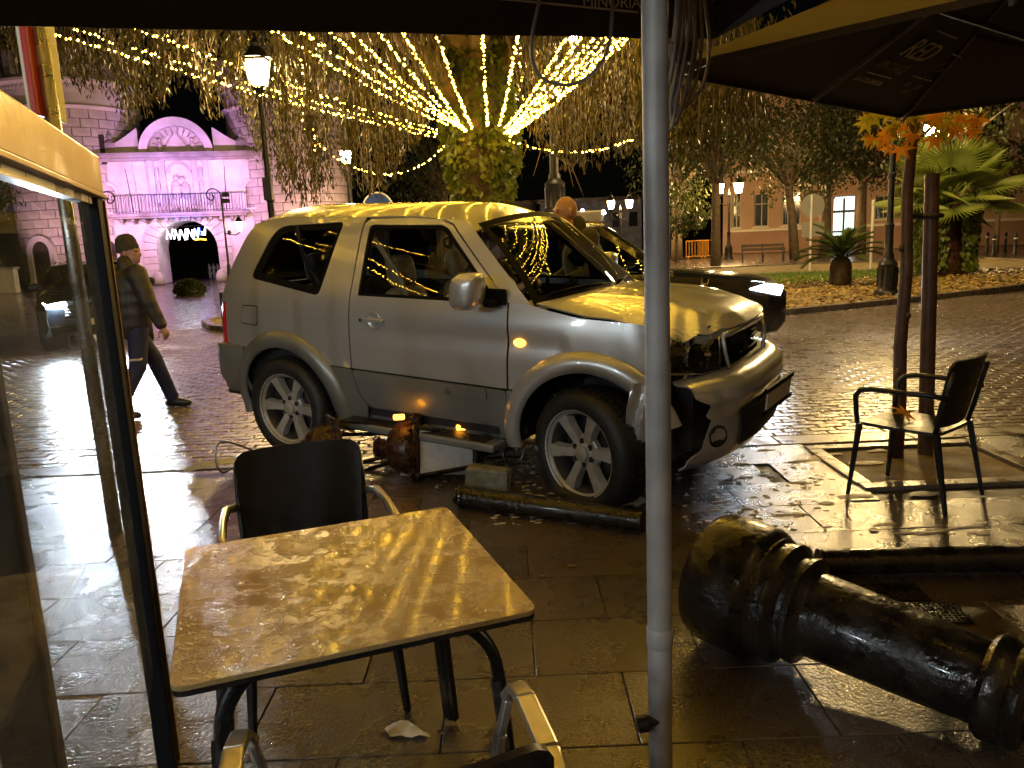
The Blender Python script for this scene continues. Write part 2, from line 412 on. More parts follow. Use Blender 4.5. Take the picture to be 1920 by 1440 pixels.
# tree pit: frame of kerb stones and soil
x0, y0, x1, y1 = PIT
pit = structure(MB().box(((x0 + x1) / 2, (y0 + y1) / 2, -.03), (x1 - x0 - .2, y1 - y0 - .2, .05)).build("tree_pit", "soil"))
for c, d in [(((x0 + x1) / 2, y0 + .02, -.01), (x1 - x0 + .04, .1, .05)), (((x0 + x1) / 2, y1 - .02, -.01), (x1 - x0 + .04, .1, .05)), ((x0 + .02, (y0 + y1) / 2, -.01), (.1, y1 - y0 - .15, .05)), ((x1 - .02, (y0 + y1) / 2, -.01), (.1, y1 - y0 - .15, .05))]:
    MB().box(c, d).build("edging_stone", "kerb_wet", pit, bevel=.006)
# slabs remaining beside the pit (filler strips)
for (a, b_, c, d) in [(1.75, 4.35, 2.14, 5.6), (3.36, 4.35, 3.75, 5.6)]:
    MB().box(((a + c) / 2, (b_ + d) / 2, -.006), (c - a, d - b_, .01)).build("paving_slab", "slab_wet", pav)
# flush kerb band
kerb = structure(MB().add([(-12, 5.6, -.011), (12, 5.6, -.011), (12, ROADY, -.011), (-12, ROADY, -.011)], [(0, 1, 2, 3)]).build("kerb", "joint"))
k0 = tile_mesh("kerb_stone", .99, .235, .02, .006).build("kerb_stone", "kerb_wet", kerb); k0.location = (-8.5, 5.725, .004)
for i in range(1, 18): inst(k0, kerb, (-8.5 + i, 5.725, .004 + rng.uniform(-.002, .002)))
# ---- road of concrete pavers
road = structure(MB().add([(-60, ROADY, -.03), (60, ROADY, -.03), (60, 60, -.03), (-60, 60, -.03)], [(0, 1, 2, 3)]).build("road", "ground_far"))
ISL = [(-6.9, 17.6), (-6.2, 16.2), (-5.0, 15.2), (-3, 14.5), (0, 14.05), (3, 14.05), (5.3, 14.5), (8.1, 15.7), (11.5, 17.6), (15, 20.4), (19, 25), (19, 31), (12, 33), (2, 32), (-4, 27), (-6.8, 21)]
PX, PY = .215, .108
zz = .016
GX, GY = .0045, .0055
POUT = [(-PX / 2 + GX, -PY / 2 + GY), (-PX / 6, -PY / 2 + GY + zz), (PX / 6, -PY / 2 + GY), (PX / 2 - GX, -PY / 2 + GY + zz),
        (PX / 2 - GX, PY / 2 - GY + zz), (PX / 6, PY / 2 - GY), (-PX / 6, PY / 2 - GY + zz), (-PX / 2 + GX, PY / 2 - GY)]
cand = []
row = 0; y = ROADY + PY / 2
while y < 16.6:
    n = int((y * .80 + 1.2) / PX)
    for i in range(-n - 1, n + 2):
        x = i * PX + (PX / 2 if row % 2 else 0)
        if pip(x, y, ISL): continue
        cand.append((x, y))
    y += PY; row += 1
def shows(p):   # only what the photograph could see of the road counts for the 300 single pavers
    x, y = p
    px = 960 + 1453 * x / y
    if x < -1.0 and y < 9.5: return px > 60 and px < 470
    if x > 1.75 and y < 9.5: return px > 1380 and px < 1900
    return False
single = sorted([p for p in cand if shows(p)], key=lambda p: p[1])[:300]
sset = set(single)
tm = tile_mesh("paver", 0, 0, .030, .009, POUT)
pv0 = None
for (x, y) in single:
    if pv0 is None: pv0 = tm.build("paver", "paver_wet", road); o = pv0; o.location = (x, y, 0)
    else: o = inst(pv0, road, (x, y, 0))
    o.location.z = rng.uniform(-.003, .002); o.rotation_euler = (rng.uniform(-.012, .012), rng.uniform(-.012, .012), 0)
rest = [p for p in cand if p not in sset]
tv = np.array(tm.v); nv = len(tv); N = len(rest)
nr_ = np.random.RandomState(4)
P = np.array([(x, y, 0) for x, y in rest])
V = np.repeat(tv[None], N, 0)
tl = nr_.uniform(-.012, .012, (N, 2))
V[:, :, 2] += V[:, :, 0] * tl[:, 0:1] + V[:, :, 1] * tl[:, 1:2] + nr_.uniform(-.003, .002, (N, 1))
V += P[:, None, :]
pm = MB(); pm.v = [tuple(q) for q in V.reshape(-1, 3)]
pm.f = [tuple(i + k * nv for i in f) for k in range(N) for f in tm.f]
tag(pm.build("far_pavers", "paver_wet", road), kind="stuff")
# ---- planted island behind the road
def lin_poly(P, z, name, m, parent=None, sp=2.):
    V, F = patch2d(P, [], sp); return MB().add([(x, y, z) for x, y in V], F).build(name, m, parent)
isl = structure(lin_poly(ISL, .06, "planted_island", "soil"))
ring = resample(ISL, .9); nn = len(ring)
cxx = sum(p[0] for p in ring) / nn; cyy = sum(p[1] for p in ring) / nn
for i in range(nn):
    a, b_ = Vector(ring[i]), Vector(ring[(i + 1) % nn]); mid = (a + b_) / 2
    ang = math.atan2(b_.y - a.y, b_.x - a.x)
    ok = MB().box((0, 0, 0), ((b_ - a).length - .012, .16, .16)).build("kerb_stone", "kerb_wet", isl, bevel=.012); ok.location = (mid.x, mid.y, .03); ok.rotation_euler = (0, 0, ang)
# leaf litter and grass (nobody could count them)
def scatter_leaves(name, pts, size, m, parent, zf=.02, seed=1, kind="stuff"):
    r = random.Random(seed); b = MB()
    for (x, y, z) in pts:
        s = size * r.uniform(.6, 1.3); a = r.uniform(0, 6.28); t = r.uniform(-.5, .5); t2 = r.uniform(-.5, .5)
        M = Matrix.Translation((x, y, z + zf * r.random())) @ Euler((t, t2, a)).to_matrix().to_4x4()
        b.add([(-s, 0, 0), (0, -s * .45, s * .1), (s, 0, 0), (0, s * .45, s * .1)], [(0, 1, 2, 3)], M)
    o = b.build(name, m, parent)
    if kind: o["kind"] = kind
    return o
pts = []
while len(pts) < 6500:
    x = rng.uniform(3.5, 17); y = rng.uniform(14, 24)
    if pip(x, y, ISL): pts.append((x, y, .065))
scatter_leaves("leaf_litter", pts[:5200], .07, "leaf_gold", isl, .05, 2)
scatter_leaves("leaf_litter", pts[5200:], .07, "leaf_brown", isl, .05, 3)
GR = [(3, 22.2), (8, 21.6), (11.8, 22.6), (13.5, 24.8), (11, 26.5), (4, 26)]
mat("grass", (.10, .17, .02), .6, nvar=.3, nscale=4)
lin_poly(GR, .068, "lawn", "grass", isl, 1.)
gb = MB(); n_ = 0
while n_ < 9000:
    x = rng.uniform(3, 13.5); y = rng.uniform(21.6, 26.5)
    if not pip(x, y, GR): continue
    n_ += 1; a = rng.uniform(0, 6.28); h = rng.uniform(.06, .13); ca, sa = math.cos(a) * .012, math.sin(a) * .012
    gb.add([(x - ca, y - sa, .066), (x + ca, y + sa, .066), (x + rng.uniform(-.04, .04), y + rng.uniform(-.04, .04), .066 + h)], [(0, 1, 2)])
tag(gb.build("grass_blades", "grass", isl), kind="stuff")
# ---- foam of spilt coolant, puddle edge
fb = MB(); fr = random.Random(12)
def blob(b, x, y, rx, ry, rot, h, r, n=14):
    ph = [r.uniform(.55, 1.25) for _ in range(n)]
    ph = [(ph[i - 1] + 2 * ph[i] + ph[(i + 1) % n]) / 4 for i in range(n)]
    c, s = math.cos(rot), math.sin(rot)
    vs = []
    for k, (q, z) in enumerate([(1, .001), (.8, h * .8), (.4, h)]):
        for i in range(n):
            a = 2 * math.pi * i / n; X = math.cos(a) * rx * ph[i] * q; Y = math.sin(a) * ry * ph[i] * q
            vs.append((x + X * c - Y * s, y + X * s + Y * c, z))
    fs = [(k * n + i, k * n + (i + 1) % n, (k + 1) * n + (i + 1) % n, (k + 1) * n + i) for k in range(2) for i in range(n)] + [tuple(2 * n + i for i in range(n))]
    b.add(vs, fs)
for (px, py, rx, ry) in [(1320, 828, .22, .05), (1560, 855, .2, .08), (1620, 870, .16, .05), (1500, 865, .1, .03), (1440, 845, .1, .03), (1690, 905, .2, .07), (1600, 930, .14, .05), (1740, 925, .12, .05), (1480, 965, .12, .03),
        (1660, 985, .1, .025), (1730, 1000, .18, .02), (1800, 990, .2, .02), (1850, 1000, .1, .02), (1545, 945, .12, .03), (1400, 895, .06, .02), (1440, 890, .07, .025), (1360, 905, .05, .02), (1310, 890, .06, .02), (1500, 905, .08, .03), (1180, 940, .18, .08), (1390, 870, .08, .02), (1350, 940, .05, .02), (1640, 845, .1, .03)]:
    p = gp(px, py)
    for q in range(3): blob(fb, p.x + fr.uniform(-rx, rx) * .5, p.y + fr.uniform(-ry, ry) * .6, rx * fr.uniform(.3, .75), ry * fr.uniform(.35, .9), fr.uniform(-.2, .2), .006, fr)
for k in range(150):
    p = gp(fr.uniform(1270, 1560), fr.uniform(850, 1000)); blob(fb, p.x, p.y, fr.uniform(.006, .03), fr.uniform(.004, .012), 0, .005, fr, 8)
for k in range(240):
    p = gp(fr.uniform(925, 1200), fr.uniform(848, 985)); blob(fb, p.x, p.y, fr.uniform(.005, .035), fr.uniform(.004, .014), 0, .004, fr, 8)
fo = fb.build("foam", "foam", None, smooth=True); tag(fo, "cream coloured foam patches floating on the wet pavement beside the crashed car", "foam", kind="stuff")
# ---- litter on the pavement: each its own thing
def leaf_thing(px, py, size, m, label, cat="leaf", curl=.25, rz=0., kind='oval', group=None):
    p = gp(px, py); b = MB(); n = 6
    for i in range(n):
        for s in (-1, 1):
            t0, t1 = i / n, (i + 1) / n
            w0, w1 = math.sin(math.pi * t0) * .32, math.sin(math.pi * t1) * .32
            z = lambda t, w: .1 * curl * size * (math.sin(t * 5) + 1.1) + abs(w) * curl * size * .8
            vs = [((t0 - .5) * size, 0, z(t0, 0)), ((t1 - .5) * size, 0, z(t1, 0)), ((t1 - .5) * size, s * w1 * size, z(t1, w1)), ((t0 - .5) * size, s * w0 * size, z(t0, w0))]
            b.add(vs, [(0, 1, 2, 3) if s > 0 else (3, 2, 1, 0)])
    o = b.build("fallen_leaf" if cat == "leaf" else "paper_napkin", m, None, smooth=True); o.location = (p.x, p.y, .003); o.rotation_euler = (0, 0, rz)
    return tag(o, label, cat, group)
leaf_thing(1072, 1063, .05, "leaf_gold", "small pale leaf lying alone on bare wet slabs past the table corner", rz=.3)
leaf_thing(930, 1387, .085, "leaf_brown", "curled brown leaf lying by the metal arm of the near chair", rz=.2, curl=.6)
leaf_thing(948, 1402, .07, "leaf_brown", "folded brown leaf lying against the near chair arm", rz=1.2, curl=.8)
leaf_thing(828, 1378, .045, "leaf_brown", "small brown leaf between the far table leg and the napkin", rz=.9, curl=.6)
leaf_thing(420, 1327, .07, "leaf_brown", "dark wet leaf under the table beside the glass screen", rz=.4, curl=.4)
leaf_thing(1640, 995, .07, "leaf_gold", "pale leaf on the wet slabs in front of the lone dark chair", rz=-.3)
b = MB(); p = gp(762, 1373)
ol = [(-.075, .01), (-.05, .045), (.0, .05), (.03, .02), (.085, -.035), (.06, -.04), (.0, -.035), (-.05, -.03)]
V, F = patch2d(ol, [], .015); r5 = random.Random(5)
b.add([(x, y, .006 + .005 * math.sin(x * 90) * math.cos(y * 70) + r5.uniform(0, .003)) for x, y in V], F)
o = b.build("paper_napkin", "paper", None, smooth=True); o.location = (p.x, p.y, .002); tag(o, "crumpled white paper napkin lying on the slabs under the table", "napkin")
# perforated drain plates beside the toppled post
def grate(px, py, rz, label):
    p = gp(px, py); t = thing("drain_grate", label, "drain grate", (p.x, p.y, .003), rz)
    V = []; b = MB(); W, H_, c = .26, .17, .02
    MB().box((0, 0, -.002), (W, H_, .003)).build("backing", "joint", t)
    for i in range(int(W / c) + 1): b.box((-W / 2 + i * c, 0, .003), (.006, H_, .006))
    for j in range(int(H_ / c) + 1): b.box((0, -H_ / 2 + j * c, .0035), (W, .006, .006))
    b.build("mesh_plate", "iron_wet", t)
grate(1745, 1150, -.12, "perforated black drain plate lying beside the thick fallen shaft, shinier one")
grate(1672, 1112, -.05, "perforated black drain plate under the fallen black beam, duller one")
# ================================================================== THE CRASHED SILVER OFF-ROADER
def paint(name, col, rough=.3, metal=.75, coat=.8):
    m = mat(name, col, rough, metal, coat=coat); t = m.node_tree; b = t.nodes["Principled BSDF"]
    tc = t.nodes.new("ShaderNodeTexCoord")
    n = t.nodes.new("ShaderNodeTexNoise"); n.inputs["Scale"].default_value = 3; n.inputs["Detail"].default_value = 8; t.links.new(tc.outputs["Object"], n.inputs[0])
    mr = t.nodes.new("ShaderNodeMapRange"); mr.inputs[1].default_value = .35; mr.inputs[2].default_value = .7; mr.inputs[3].default_value = rough - .02; mr.inputs[4].default_value = rough + .05
    t.links.new(n.outputs["Fac"], mr.inputs[0]); t.links.new(mr.outputs[0], b.inputs["Roughness"])
    # rain drops and road film in the clear coat
    n2 = t.nodes.new("ShaderNodeTexNoise"); n2.inputs["Scale"].default_value = 55; n2.inputs["Detail"].default_value = 2; t.links.new(tc.outputs["Object"], n2.inputs[0])
    bp = t.nodes.new("ShaderNodeBump"); bp.inputs["Strength"].default_value = .018; bp.inputs["Distance"].default_value = .004
    t.links.new(n2.outputs["Fac"], bp.inputs["Height"]); t.links.new(bp.outputs[0], b.inputs["Coat Normal"])
    return m
paint("silver_paint", (.60, .62, .63), .30, .55, 1.)
paint("cladding_paint", (.25, .27, .265), .38, .45, .5)
mat("seal_black", (.006, .006, .006), .6, spec=.08)
mat("interior_dark", (.012, .012, .013), .7)
mat("interior_beige", (.42, .34, .20), .6, nvar=.1, nscale=20)
mat("seat_cloth", (.035, .034, .032), .85, bump=.2, bscale=200)
thin_glass("car_glass", (.78, .82, .78), .07)
thin_glass("screen_glass", (.80, .84, .80), .08)
mat("tail_red", (.35, .004, .006), .12, coat=1., emit=(.6, .01, .01), estr=.12)
mat("lamp_clear", (.5, .5, .5), .06, .9)
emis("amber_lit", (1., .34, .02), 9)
mat("plate_white", (.7, .66, .58), .4, nvar=.15, nscale=40)
mat("alloy", (.46, .45, .42), .42, .35, nvar=.12, nscale=25, rvar=.08)
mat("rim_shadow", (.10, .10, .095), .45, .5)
mat("brake_dark", (.03, .03, .03), .5, .5)
CA = -.54
suv = thing("crashed_car", "crumpled silver two-door off-road car with a flat front tyre", "car", (-1.316, 6.622, 0), CA)
suv.rotation_mode = 'XYZ'
suv.rotation_euler = (0.025, 0.045, CA)
_zs = [.36, .50, .62, .80, .95, 1.10, 1.22, 1.31, 1.45, 1.60, 1.74, 1.80, 1.85, 1.90]
_ys = [.80, .845, .868, .888, .892, .888, .876, .855, .808, .757, .705, .675, .63, .55]
_hz = pchip(_zs, _ys)
_pf = pchip([-.8, -.7, -.5, -.2, 2.3, 2.7, 3.0, 3.15, 3.3], [.86, .925, .975, 1, 1, .985, .955, .92, .86])
def HW(x, z):
    w_ = _hz(z) * _pf(x)
    if z < 1.3 and .72 < x < 2.4: w_ -= .012 * math.exp(-((z - 1.08) / .05) ** 2) * min(1, (x - .72) * 4)   # shallow feature line
    return w_
def side_panel(name, poly, holes=(), m="silver_paint", off=0., sides=(-1, 1), sp=.05, solid=.012, parent=None, smooth=True, bulge=None):
    V, F = patch2d(poly, holes, sp); out = []
    for s in sides:
        b = MB(); b.v = [(x, s * (HW(x, z) + off + (bulge(x, z) if bulge else 0)), z) for x, z in V]
        b.f = F if s < 0 else [tuple(reversed(f)) for f in F]
        out.append(b.build(name, m, parent or suv, smooth=smooth, solid=solid))
    return out
RA, FA = (.05, .425), (2.56, .47)
def archp(c, r, a0, a1, n=18): return arc(c[0], c[1], r, a0, a1, n)
# quarter panel with window opening
qwin = rounded([(-.315, 1.40), (.42, 1.297), (.545, 1.815), (-.12, 1.785)], [.06, .05, .05, .12])
qin = rounded([(-.215, 1.435), (.395, 1.35), (.495, 1.765), (-.06, 1.74)], [.04, .04, .04, .09])
xr = lambda z: float(np.interp(z, [.4, .8, 1.2, 1.5, 1.85], [-.70, -.74, -.68, -.56, -.37]))
quarter = [(.715, .80), (.712, 1.31), (.722, 1.85), (.3, 1.852), (0, 1.85), (-.2, 1.838), (-.37, 1.80)] + [(xr(z), z) for z in (1.7, 1.6, 1.5, 1.4, 1.3, 1.2)] + [(-.60, 1.2), (-.615, .86), (-.30, .86), (-.30, .83)] + archp(RA, .52, 131, 47)
q = side_panel("quarter_panel", quarter, [qwin])
side_panel("window_border", qwin, [qin], "seal_black", -.006, solid=.01)
side_panel("quarter_window", qin, [], "car_glass", -.012, solid=0, sp=.08)
# door, door glass
dwin = rounded([(.785, 1.315), (1.945, 1.315), (1.46, 1.775), (1.40, 1.793), (.79, 1.795)], [.01, .01, .05, .02, .03])
dgl = rounded([(.81, 1.335), (1.78, 1.335), (1.78, 1.44), (1.44, 1.745), (1.39, 1.765), (.815, 1.768)], [.01, .01, .01, .04, .02, .03])
door = [(.725, .80), (.722, 1.31), (.735, 1.80), (.77, 1.832), (1.15, 1.838), (1.38, 1.825), (1.49, 1.79), (2.00, 1.325), (2.012, 1.1), (2.004, .785)]
drs = side_panel("door", door, [dwin])
for s, d in zip((-1, 1), drs):
    side_panel("window_seal", dwin, [dgl], "seal_black", -.008, (s,), parent=d)
    side_panel("window_glass", dgl, [], "car_glass", -.014, (s,), solid=0, sp=.1, parent=d)
    low = rounded([(.735, .79), (2.0, .772), (2.0, .53), (.84, .53), (.775, .62)], .02)
    side_panel("lower_cladding", low, [], "cladding_paint", .012, (s,), parent=d)
    side_panel("rubbing_strip", rounded([(.745, .785), (1.86, .768), (1.86, .70), (.76, .712)], .015), [], "cladding_paint", .026, (s,), parent=d, sp=.04)
    # handle: recess cup, bezel and bar
    hx, hz = .945, 1.155
    hb = MB(); Y = HW(hx, hz)
    T = Matrix.Translation((hx, s * (Y + .004), hz)) @ Matrix.Rotation(R(90), 4, 'X')
    hb.lathe([(.002, -.012 * -s if False else 0), (.05, 0), (.058, .006 * -s), (.064, 0)], 20, T, cap=False); hb.box((hx - .005, s * (Y + .016), hz), (.20, .018, .026))
    hb.build("door_handle", "silver_paint", d, smooth=True, bevel=.006, angle=40)
    kb = MB(); kb.lathe([(.012, -.004), (.012, .004)], 12, Matrix.Translation((hx - .10, s * (Y + .026), hz)) @ Matrix.Rotation(R(90), 4, 'X')); kb.build("key_lock", "brake_dark", d)
    # mirror on the door
    mb = MB(); mb.ball((0, 0, 0), 1, 20, 14)
    def sq(v, p=.62):
        return math.copysign(abs(v) ** p, v)
    mb.v = [(1.83 + .105 * sq(x) * (1 if x < 0 else .85) + .02 * z, s * 1.03 + .10 * sq(y), 1.405 + .115 * sq(z)) for x, y, z in mb.v]
    mir = mb.build("wing_mirror", "silver_paint", d, smooth=True)
    MB().box((1.93, s * .91, 1.325), (.07, .13, .04)).box((1.93, s * .862, 1.36), (.14, .02, .1)).build("mirror_arm", "seal_black", d, bevel=.01)
# rear-of-sill cladding, front-of-sill cladding, sill
side_panel("sill_cladding", [(.405, .80)] + archp(RA, .52, 46, -6)[1:] + [(.62, .36), (.80, .44), (.825, .53), (.765, .62), (.722, .79)], [], "cladding_paint", .01)
side_panel("front_sill_cladding", [(2.005, .775), (2.0, .42), (2.05, .38)] + archp(FA, .51, 190, 142), [], "cladding_paint", .01)
side_panel("sill", [(.6, .40), (2.0, .42), (2.0, .54), (.6, .54)], [], "cladding_paint", -.03)
# wheel-arch flares: wide rings standing proud
def flare(c, r0, r1, a0, a1, m, side, pull=.045, squash=1., zfront=0):
    b = MB(); n = 30; rows = [(r0, .020), (r0, pull), ((r0 + r1) / 2, pull), (r1 - .01, pull * .6), (r1, .002)]
    for i in range(n + 1):
        a = R(a0 + (a1 - a0) * i / n)
        for r, o in rows:
            x = c[0] + r * math.cos(a); z = c[1] + r * math.sin(a) * squash
            b.v.append((x, side * (HW(x, max(z, .38)) + o), z))
    k = len(rows)
    for i in range(n):
        for j in range(k - 1):
            q_ = (i * k + j, (i + 1) * k + j, (i + 1) * k + j + 1, i * k + j + 1); b.f.append(q_ if side > 0 else tuple(reversed(q_)))
    return b
for s in (-1, 1):
    flare(RA, .475, .60, -12, 192, "", s).build("wheel_arch_flare", "cladding_paint", suv, smooth=True)
    flare(FA, .475, .60, 20 if s < 0 else -5, 188, "", s).build("wheel_arch_flare", "silver_paint", suv, smooth=True)
# front fender
fend = [(2.018, .785), (2.026, 1.1), (2.014, 1.33), (2.15, 1.322), (2.3, 1.29), (2.5, 1.258), (2.8, 1.245), (2.94, 1.232), (3.04, 1.16), (3.03, 1.05), (3.0, .95), (2.97, .87)] + archp(FA, .515, 40, 142)
def dent(x, z):
    d = max(0, x - 2.72); return -.10 * d * (1 + .6 * math.sin(x * 31 + z * 17)) if d > 0 else 0
side_panel("front_fender", fend, [], "silver_paint", 0, (-1,), bulge=dent, sp=.04)
side_panel("front_fender", fend, [], "silver_paint", 0, (1,))
for s in (-1, 1):
    Y = HW(2.1, 1.07); ib = MB(); ib.ball((2.10, s * (Y + .004), 1.085), (.042, .014, .026), 14, 8)
    ib.build("side_indicator", "amber_lit", suv, smooth=True)
# A pillars
side_panel("a_pillar", [(1.50, 1.80), (1.40, 1.83), (1.45, 1.845), (1.60, 1.81), (1.66, 1.77), (2.16, 1.325), (2.012, 1.325)], [], "silver_paint", .004)
# roof
def roofz(x, y):
    d = 1.85 + .095 * (1 - min(1, abs(y) / .63) ** 3.2)
    if x > 1.1: d -= .11 * ((x - 1.1) / .55) ** 2
    if x < 0: d -= .06 * (x / .4) ** 2
    return d
rb = MB(); rb.grid(lambda u, v: ((lambda y: (lambda x: (x, y, roofz(x, y)))(-.40 + .03 * (1 - abs(y)) + u * (2.02 + .10 * (1 - (y / .63) ** 2))))((v * 2 - 1) * .632)), 28, 24)
rb.build("roof", "silver_paint", suv, smooth=True, solid=.012)
MB().grid(lambda u, v: (-.35 + u * 1.9, (v * 2 - 1) * .56, roofz(-.35 + u * 1.9, (v * 2 - 1) * .56) - .05), 8, 8).build("headlining", "interior_beige", suv, smooth=True)
# windscreen and its black edge
def ws(u, v):   # u 0 top .. 1 bottom, v -1..1
    yt, yb = .585, .70
    y = v * (yt + (yb - yt) * u)
    x = (1.655 + .085 * (1 - v * v)) * (1 - u) + (2.13 + .20 * (1 - v * v)) * u
    z = (1.795 + .06 * (1 - v * v)) * (1 - u) + (1.315 + .02 * (1 - v * v)) * u
    return (x + .03 * math.sin(u * math.pi), y, z + .015 * math.sin(u * math.pi))
MB().grid(lambda a, b_: ws(.05 + a * .88, (b_ * 2 - 1) * .965), 10, 14).build("windscreen", "screen_glass", suv, smooth=True)
wb = MB()
for (a0, a1, b0, b1) in [(-.02, .05, -1.04, 1.04), (.93, 1.04, -1.04, 1.04), (.0, 1.0, -1.04, -.965), (.0, 1.0, .965, 1.04)]:
    wb.grid(lambda a, b_: ws(a0 + a * (a1 - a0), b0 + b_ * (b1 - b0)), 10, 10)
wb.build("windscreen_border", "seal_black", suv, smooth=True)
for s, L in ((1, .62), (-1, .60)):
    y0 = .10 if s > 0 else -.62
    pts = [Vector(ws(.97, (y0 + t * L) / .69)) + Vector((.02, 0, .025 + .02 * math.sin(t * 3.1))) for t in [0, .25, .5, .75, 1]]
    w1 = MB().tube(pts, [.012, .01, .009, .008, .006], 6); w1.tube([p - Vector((.012, 0, .014)) for p in pts], .005, 6); w1.build("wiper", "seal_black", suv, smooth=True)
# bonnet, crumpled at the near front corner
def bon(u, v):
    yr = .755; xr_ = 2.15 + .20 * (1 - v * v); xf = 3.30 - .20 * abs(v) ** 3.0
    x = xr_ + (xf - xr_) * u
    ye = float(np.interp(x, [2.1, 2.5, 2.9, 3.1, 3.3], [.745, .80, .775, .72, .70]))
    y = v * ye
    ze = float(np.interp(x, [2.1, 2.5, 2.8, 2.95, 3.1, 3.3], [1.325, 1.265, 1.25, 1.24, 1.20, 1.12]))
    zc = float(np.interp(x, [2.1, 2.4, 2.8, 3.1, 3.22, 3.3, 3.4], [1.37, 1.365, 1.345, 1.30, 1.265, 1.20, 1.10]))
    z = ze + (zc - ze) * (1 - abs(v) ** 2.6)
    z += .018 * math.exp(-((abs(y) - .42) / .06) ** 2) * math.sin(math.pi * min(1, u * 1.05))
    c = max(0, u - .55) * max(0, -v - .25)
    if c > 0:
        z += -.22 * c + .06 * c * math.sin(x * 38 + y * 21); x += -.25 * c; y += .12 * c
    return (x, y, z)
bo = MB(); bo.grid(lambda u, v: bon(u, v * 2 - 1), 30, 36); bo.build("bonnet", "silver_paint", suv, smooth=True, solid=.01)
bl = MB().grid(lambda u, v: (lambda p: (p[0] - .02, p[1] * .99, p[2] - .05 * u - .01))(bon(1., v * 2 - 1)), 2, 36); bl.build("bonnet_lip", "silver_paint", suv, smooth=True)
# nose: inner dark structure, grille, lamps, bumper
nose = lambda y: 3.25 - .21 * min(1, abs(y) / .85) ** 3.4
MB().box((2.78, 0, .78), (.70, 1.30, .62)).build("engine_bay", "interior_dark", suv)
MB().grid(lambda u, v: (nose((v * 2 - 1) * .48) - .07, (v * 2 - 1) * .48, .90 + u * .30), 4, 16).build("radiator", "interior_dark", suv)
gf = MB()
gf.tube([(nose(y) + .02, y, 1.165 - .03 * abs(y)) for y in np.linspace(-.47, .47, 13)], .018, 8)
gf.tube([(nose(.47) + .015, .47, 1.16), (nose(.46) + .045, .45, 1.04), (nose(.40) + .05, .38, .93)], .016, 8)
gf.tube([(nose(.47) + .015, -.47, 1.15), (nose(.46) + .03, -.45, 1.04), (nose(.40) + .03, -.38, .93)], .012, 8)
gf.build("grille_surround", "silver_paint", suv, smooth=True)
gs = MB()
for z in (.97, 1.04, 1.10): gs.tube([(nose(y) - .01, y, z) for y in np.linspace(-.05, .44, 7)], .009, 6)
gs.bar((3.2, -.10, .93), (3.17, -.16, 1.12), .03, .012); gs.bar((3.2, -.2, .92), (3.22, -.23, 1.05), .03, .012); gs.bar((3.2, -.30, .93), (3.17, -.26, 1.08), .02, .01)
gs.build("grille_slats", "seal_black", suv)
def lampshape(s, broken):
    t = [(-.02, .46, .98), (-.05, .47, 1.13), (-.02, .80, 1.14), (-.02, .82, .97)]
    b = MB(); b.grid(lambda u, v: (nose(.46 + v * .36) + .01 - .06 * v + .02 * math.sin(u * 3.1), s * (.46 + v * .36), .95 + u * (.19 - .02 * v)), 5, 10); return b
for s in (-1, 1):
    hl = MB().grid(lambda u, v: (nose(.46 + v * .36) - .10 - .06 * v, s * (.46 + v * .36), .94 + u * .2), 2, 4)
    hl.build("headlight_bowl", "interior_dark", suv)
    rf = MB()
    for yy in (.54, .68): rf.lathe([(.012, -.05), (.045, -.02), (.07, .03)], 16, Matrix.Translation((nose(yy) - .06, s * yy, 1.045)) @ Matrix.Rotation(R(90), 4, 'Y'), cap=False)
    rf.build("headlight_reflector", "lamp_clear", suv, smooth=True)
    if s > 0: lampshape(s, False).build("headlight_lens", "car_glass", suv, smooth=True)
    else:
        MB().grid(lambda u, v: (nose(.46 + v * .36) + .0 - .06 * v + .02 * math.sin(u * 3.1), -(.46 + v * .36), .95 + u * (.19 - .02 * v)), 5, 10).build('headlight_lens', 'car_glass', suv, smooth=True)
        MB().tube([(nose(.46) + .0, -.455, .945), (nose(.6) - .02, -.6, .94), (nose(.82) - .06, -.82, .96)], .007, 6).tube([(nose(.46) + .0, -.455, .945), (nose(.46) - .01, -.46, 1.14)], .006, 6).build('headlight_rim', 'chrome', suv, smooth=True)
        sh = MB(); r9 = random.Random(9)
        for k in range(46):
            y = -r9.uniform(.46, .80); z = r9.uniform(.92, 1.13); x = nose(y) + r9.uniform(-.10, .0) - .05 * (abs(y) - .46) / .36; q_ = r9.uniform(.015, .06)
            sh.add([(x, y, z), (x + r9.uniform(-.03, .03), y - q_, z + r9.uniform(-.05, .05)), (x + r9.uniform(-.03, .03), y + r9.uniform(-.03, .03), z + q_)], [(0, 1, 2)])
        sh.build("broken_lens", "lamp_clear", suv)
def bumper(u, v):   # v along section, u 0..1 from far side round to near side
    sec = [(-.06, .945), (.05, .935), (.115, .885), (.135, .82), (.10, .74), (.085, .70), (.10, .60), (.09, .52), (.05, .44), (-.04, .38)]
    k = v * (len(sec) - 1); i = min(int(k), len(sec) - 2); t = k - i
    dx, z = sec[i][0] * (1 - t) + sec[i + 1][0] * t, sec[i][1] * (1 - t) + sec[i + 1][1] * t
    a = u * 2 - 1   # +1 = near side end
    if a < -.72: y = .87; q_ = (-.72 - a) / .28; x = 3.02 - q_ * .28; x += dx * .15; y = .845 + dx * .45
    elif a > .72:
        q_ = (a - .72) / .28; x = 3.02 - q_ * .06 + dx * .15; y = -(.76 + dx * .45) + .10 * q_
        z -= .05 * q_
    else:
        y = -(a / .72) * (.86 if a < 0 else .78); x = nose(abs(y)) + .06 + dx
        w_ = min(1, max(0, (abs(a) - .5) / .22)); x -= .06 * w_
    c = max(0, a - .2)
    z -= .05 * c * c * 3; x -= .06 * c + .012 * c * math.sin(y * 40 + z * 25)
    if z < .6: x -= .05 * c * (0.6 - z) / .2
    return (x, y, z)
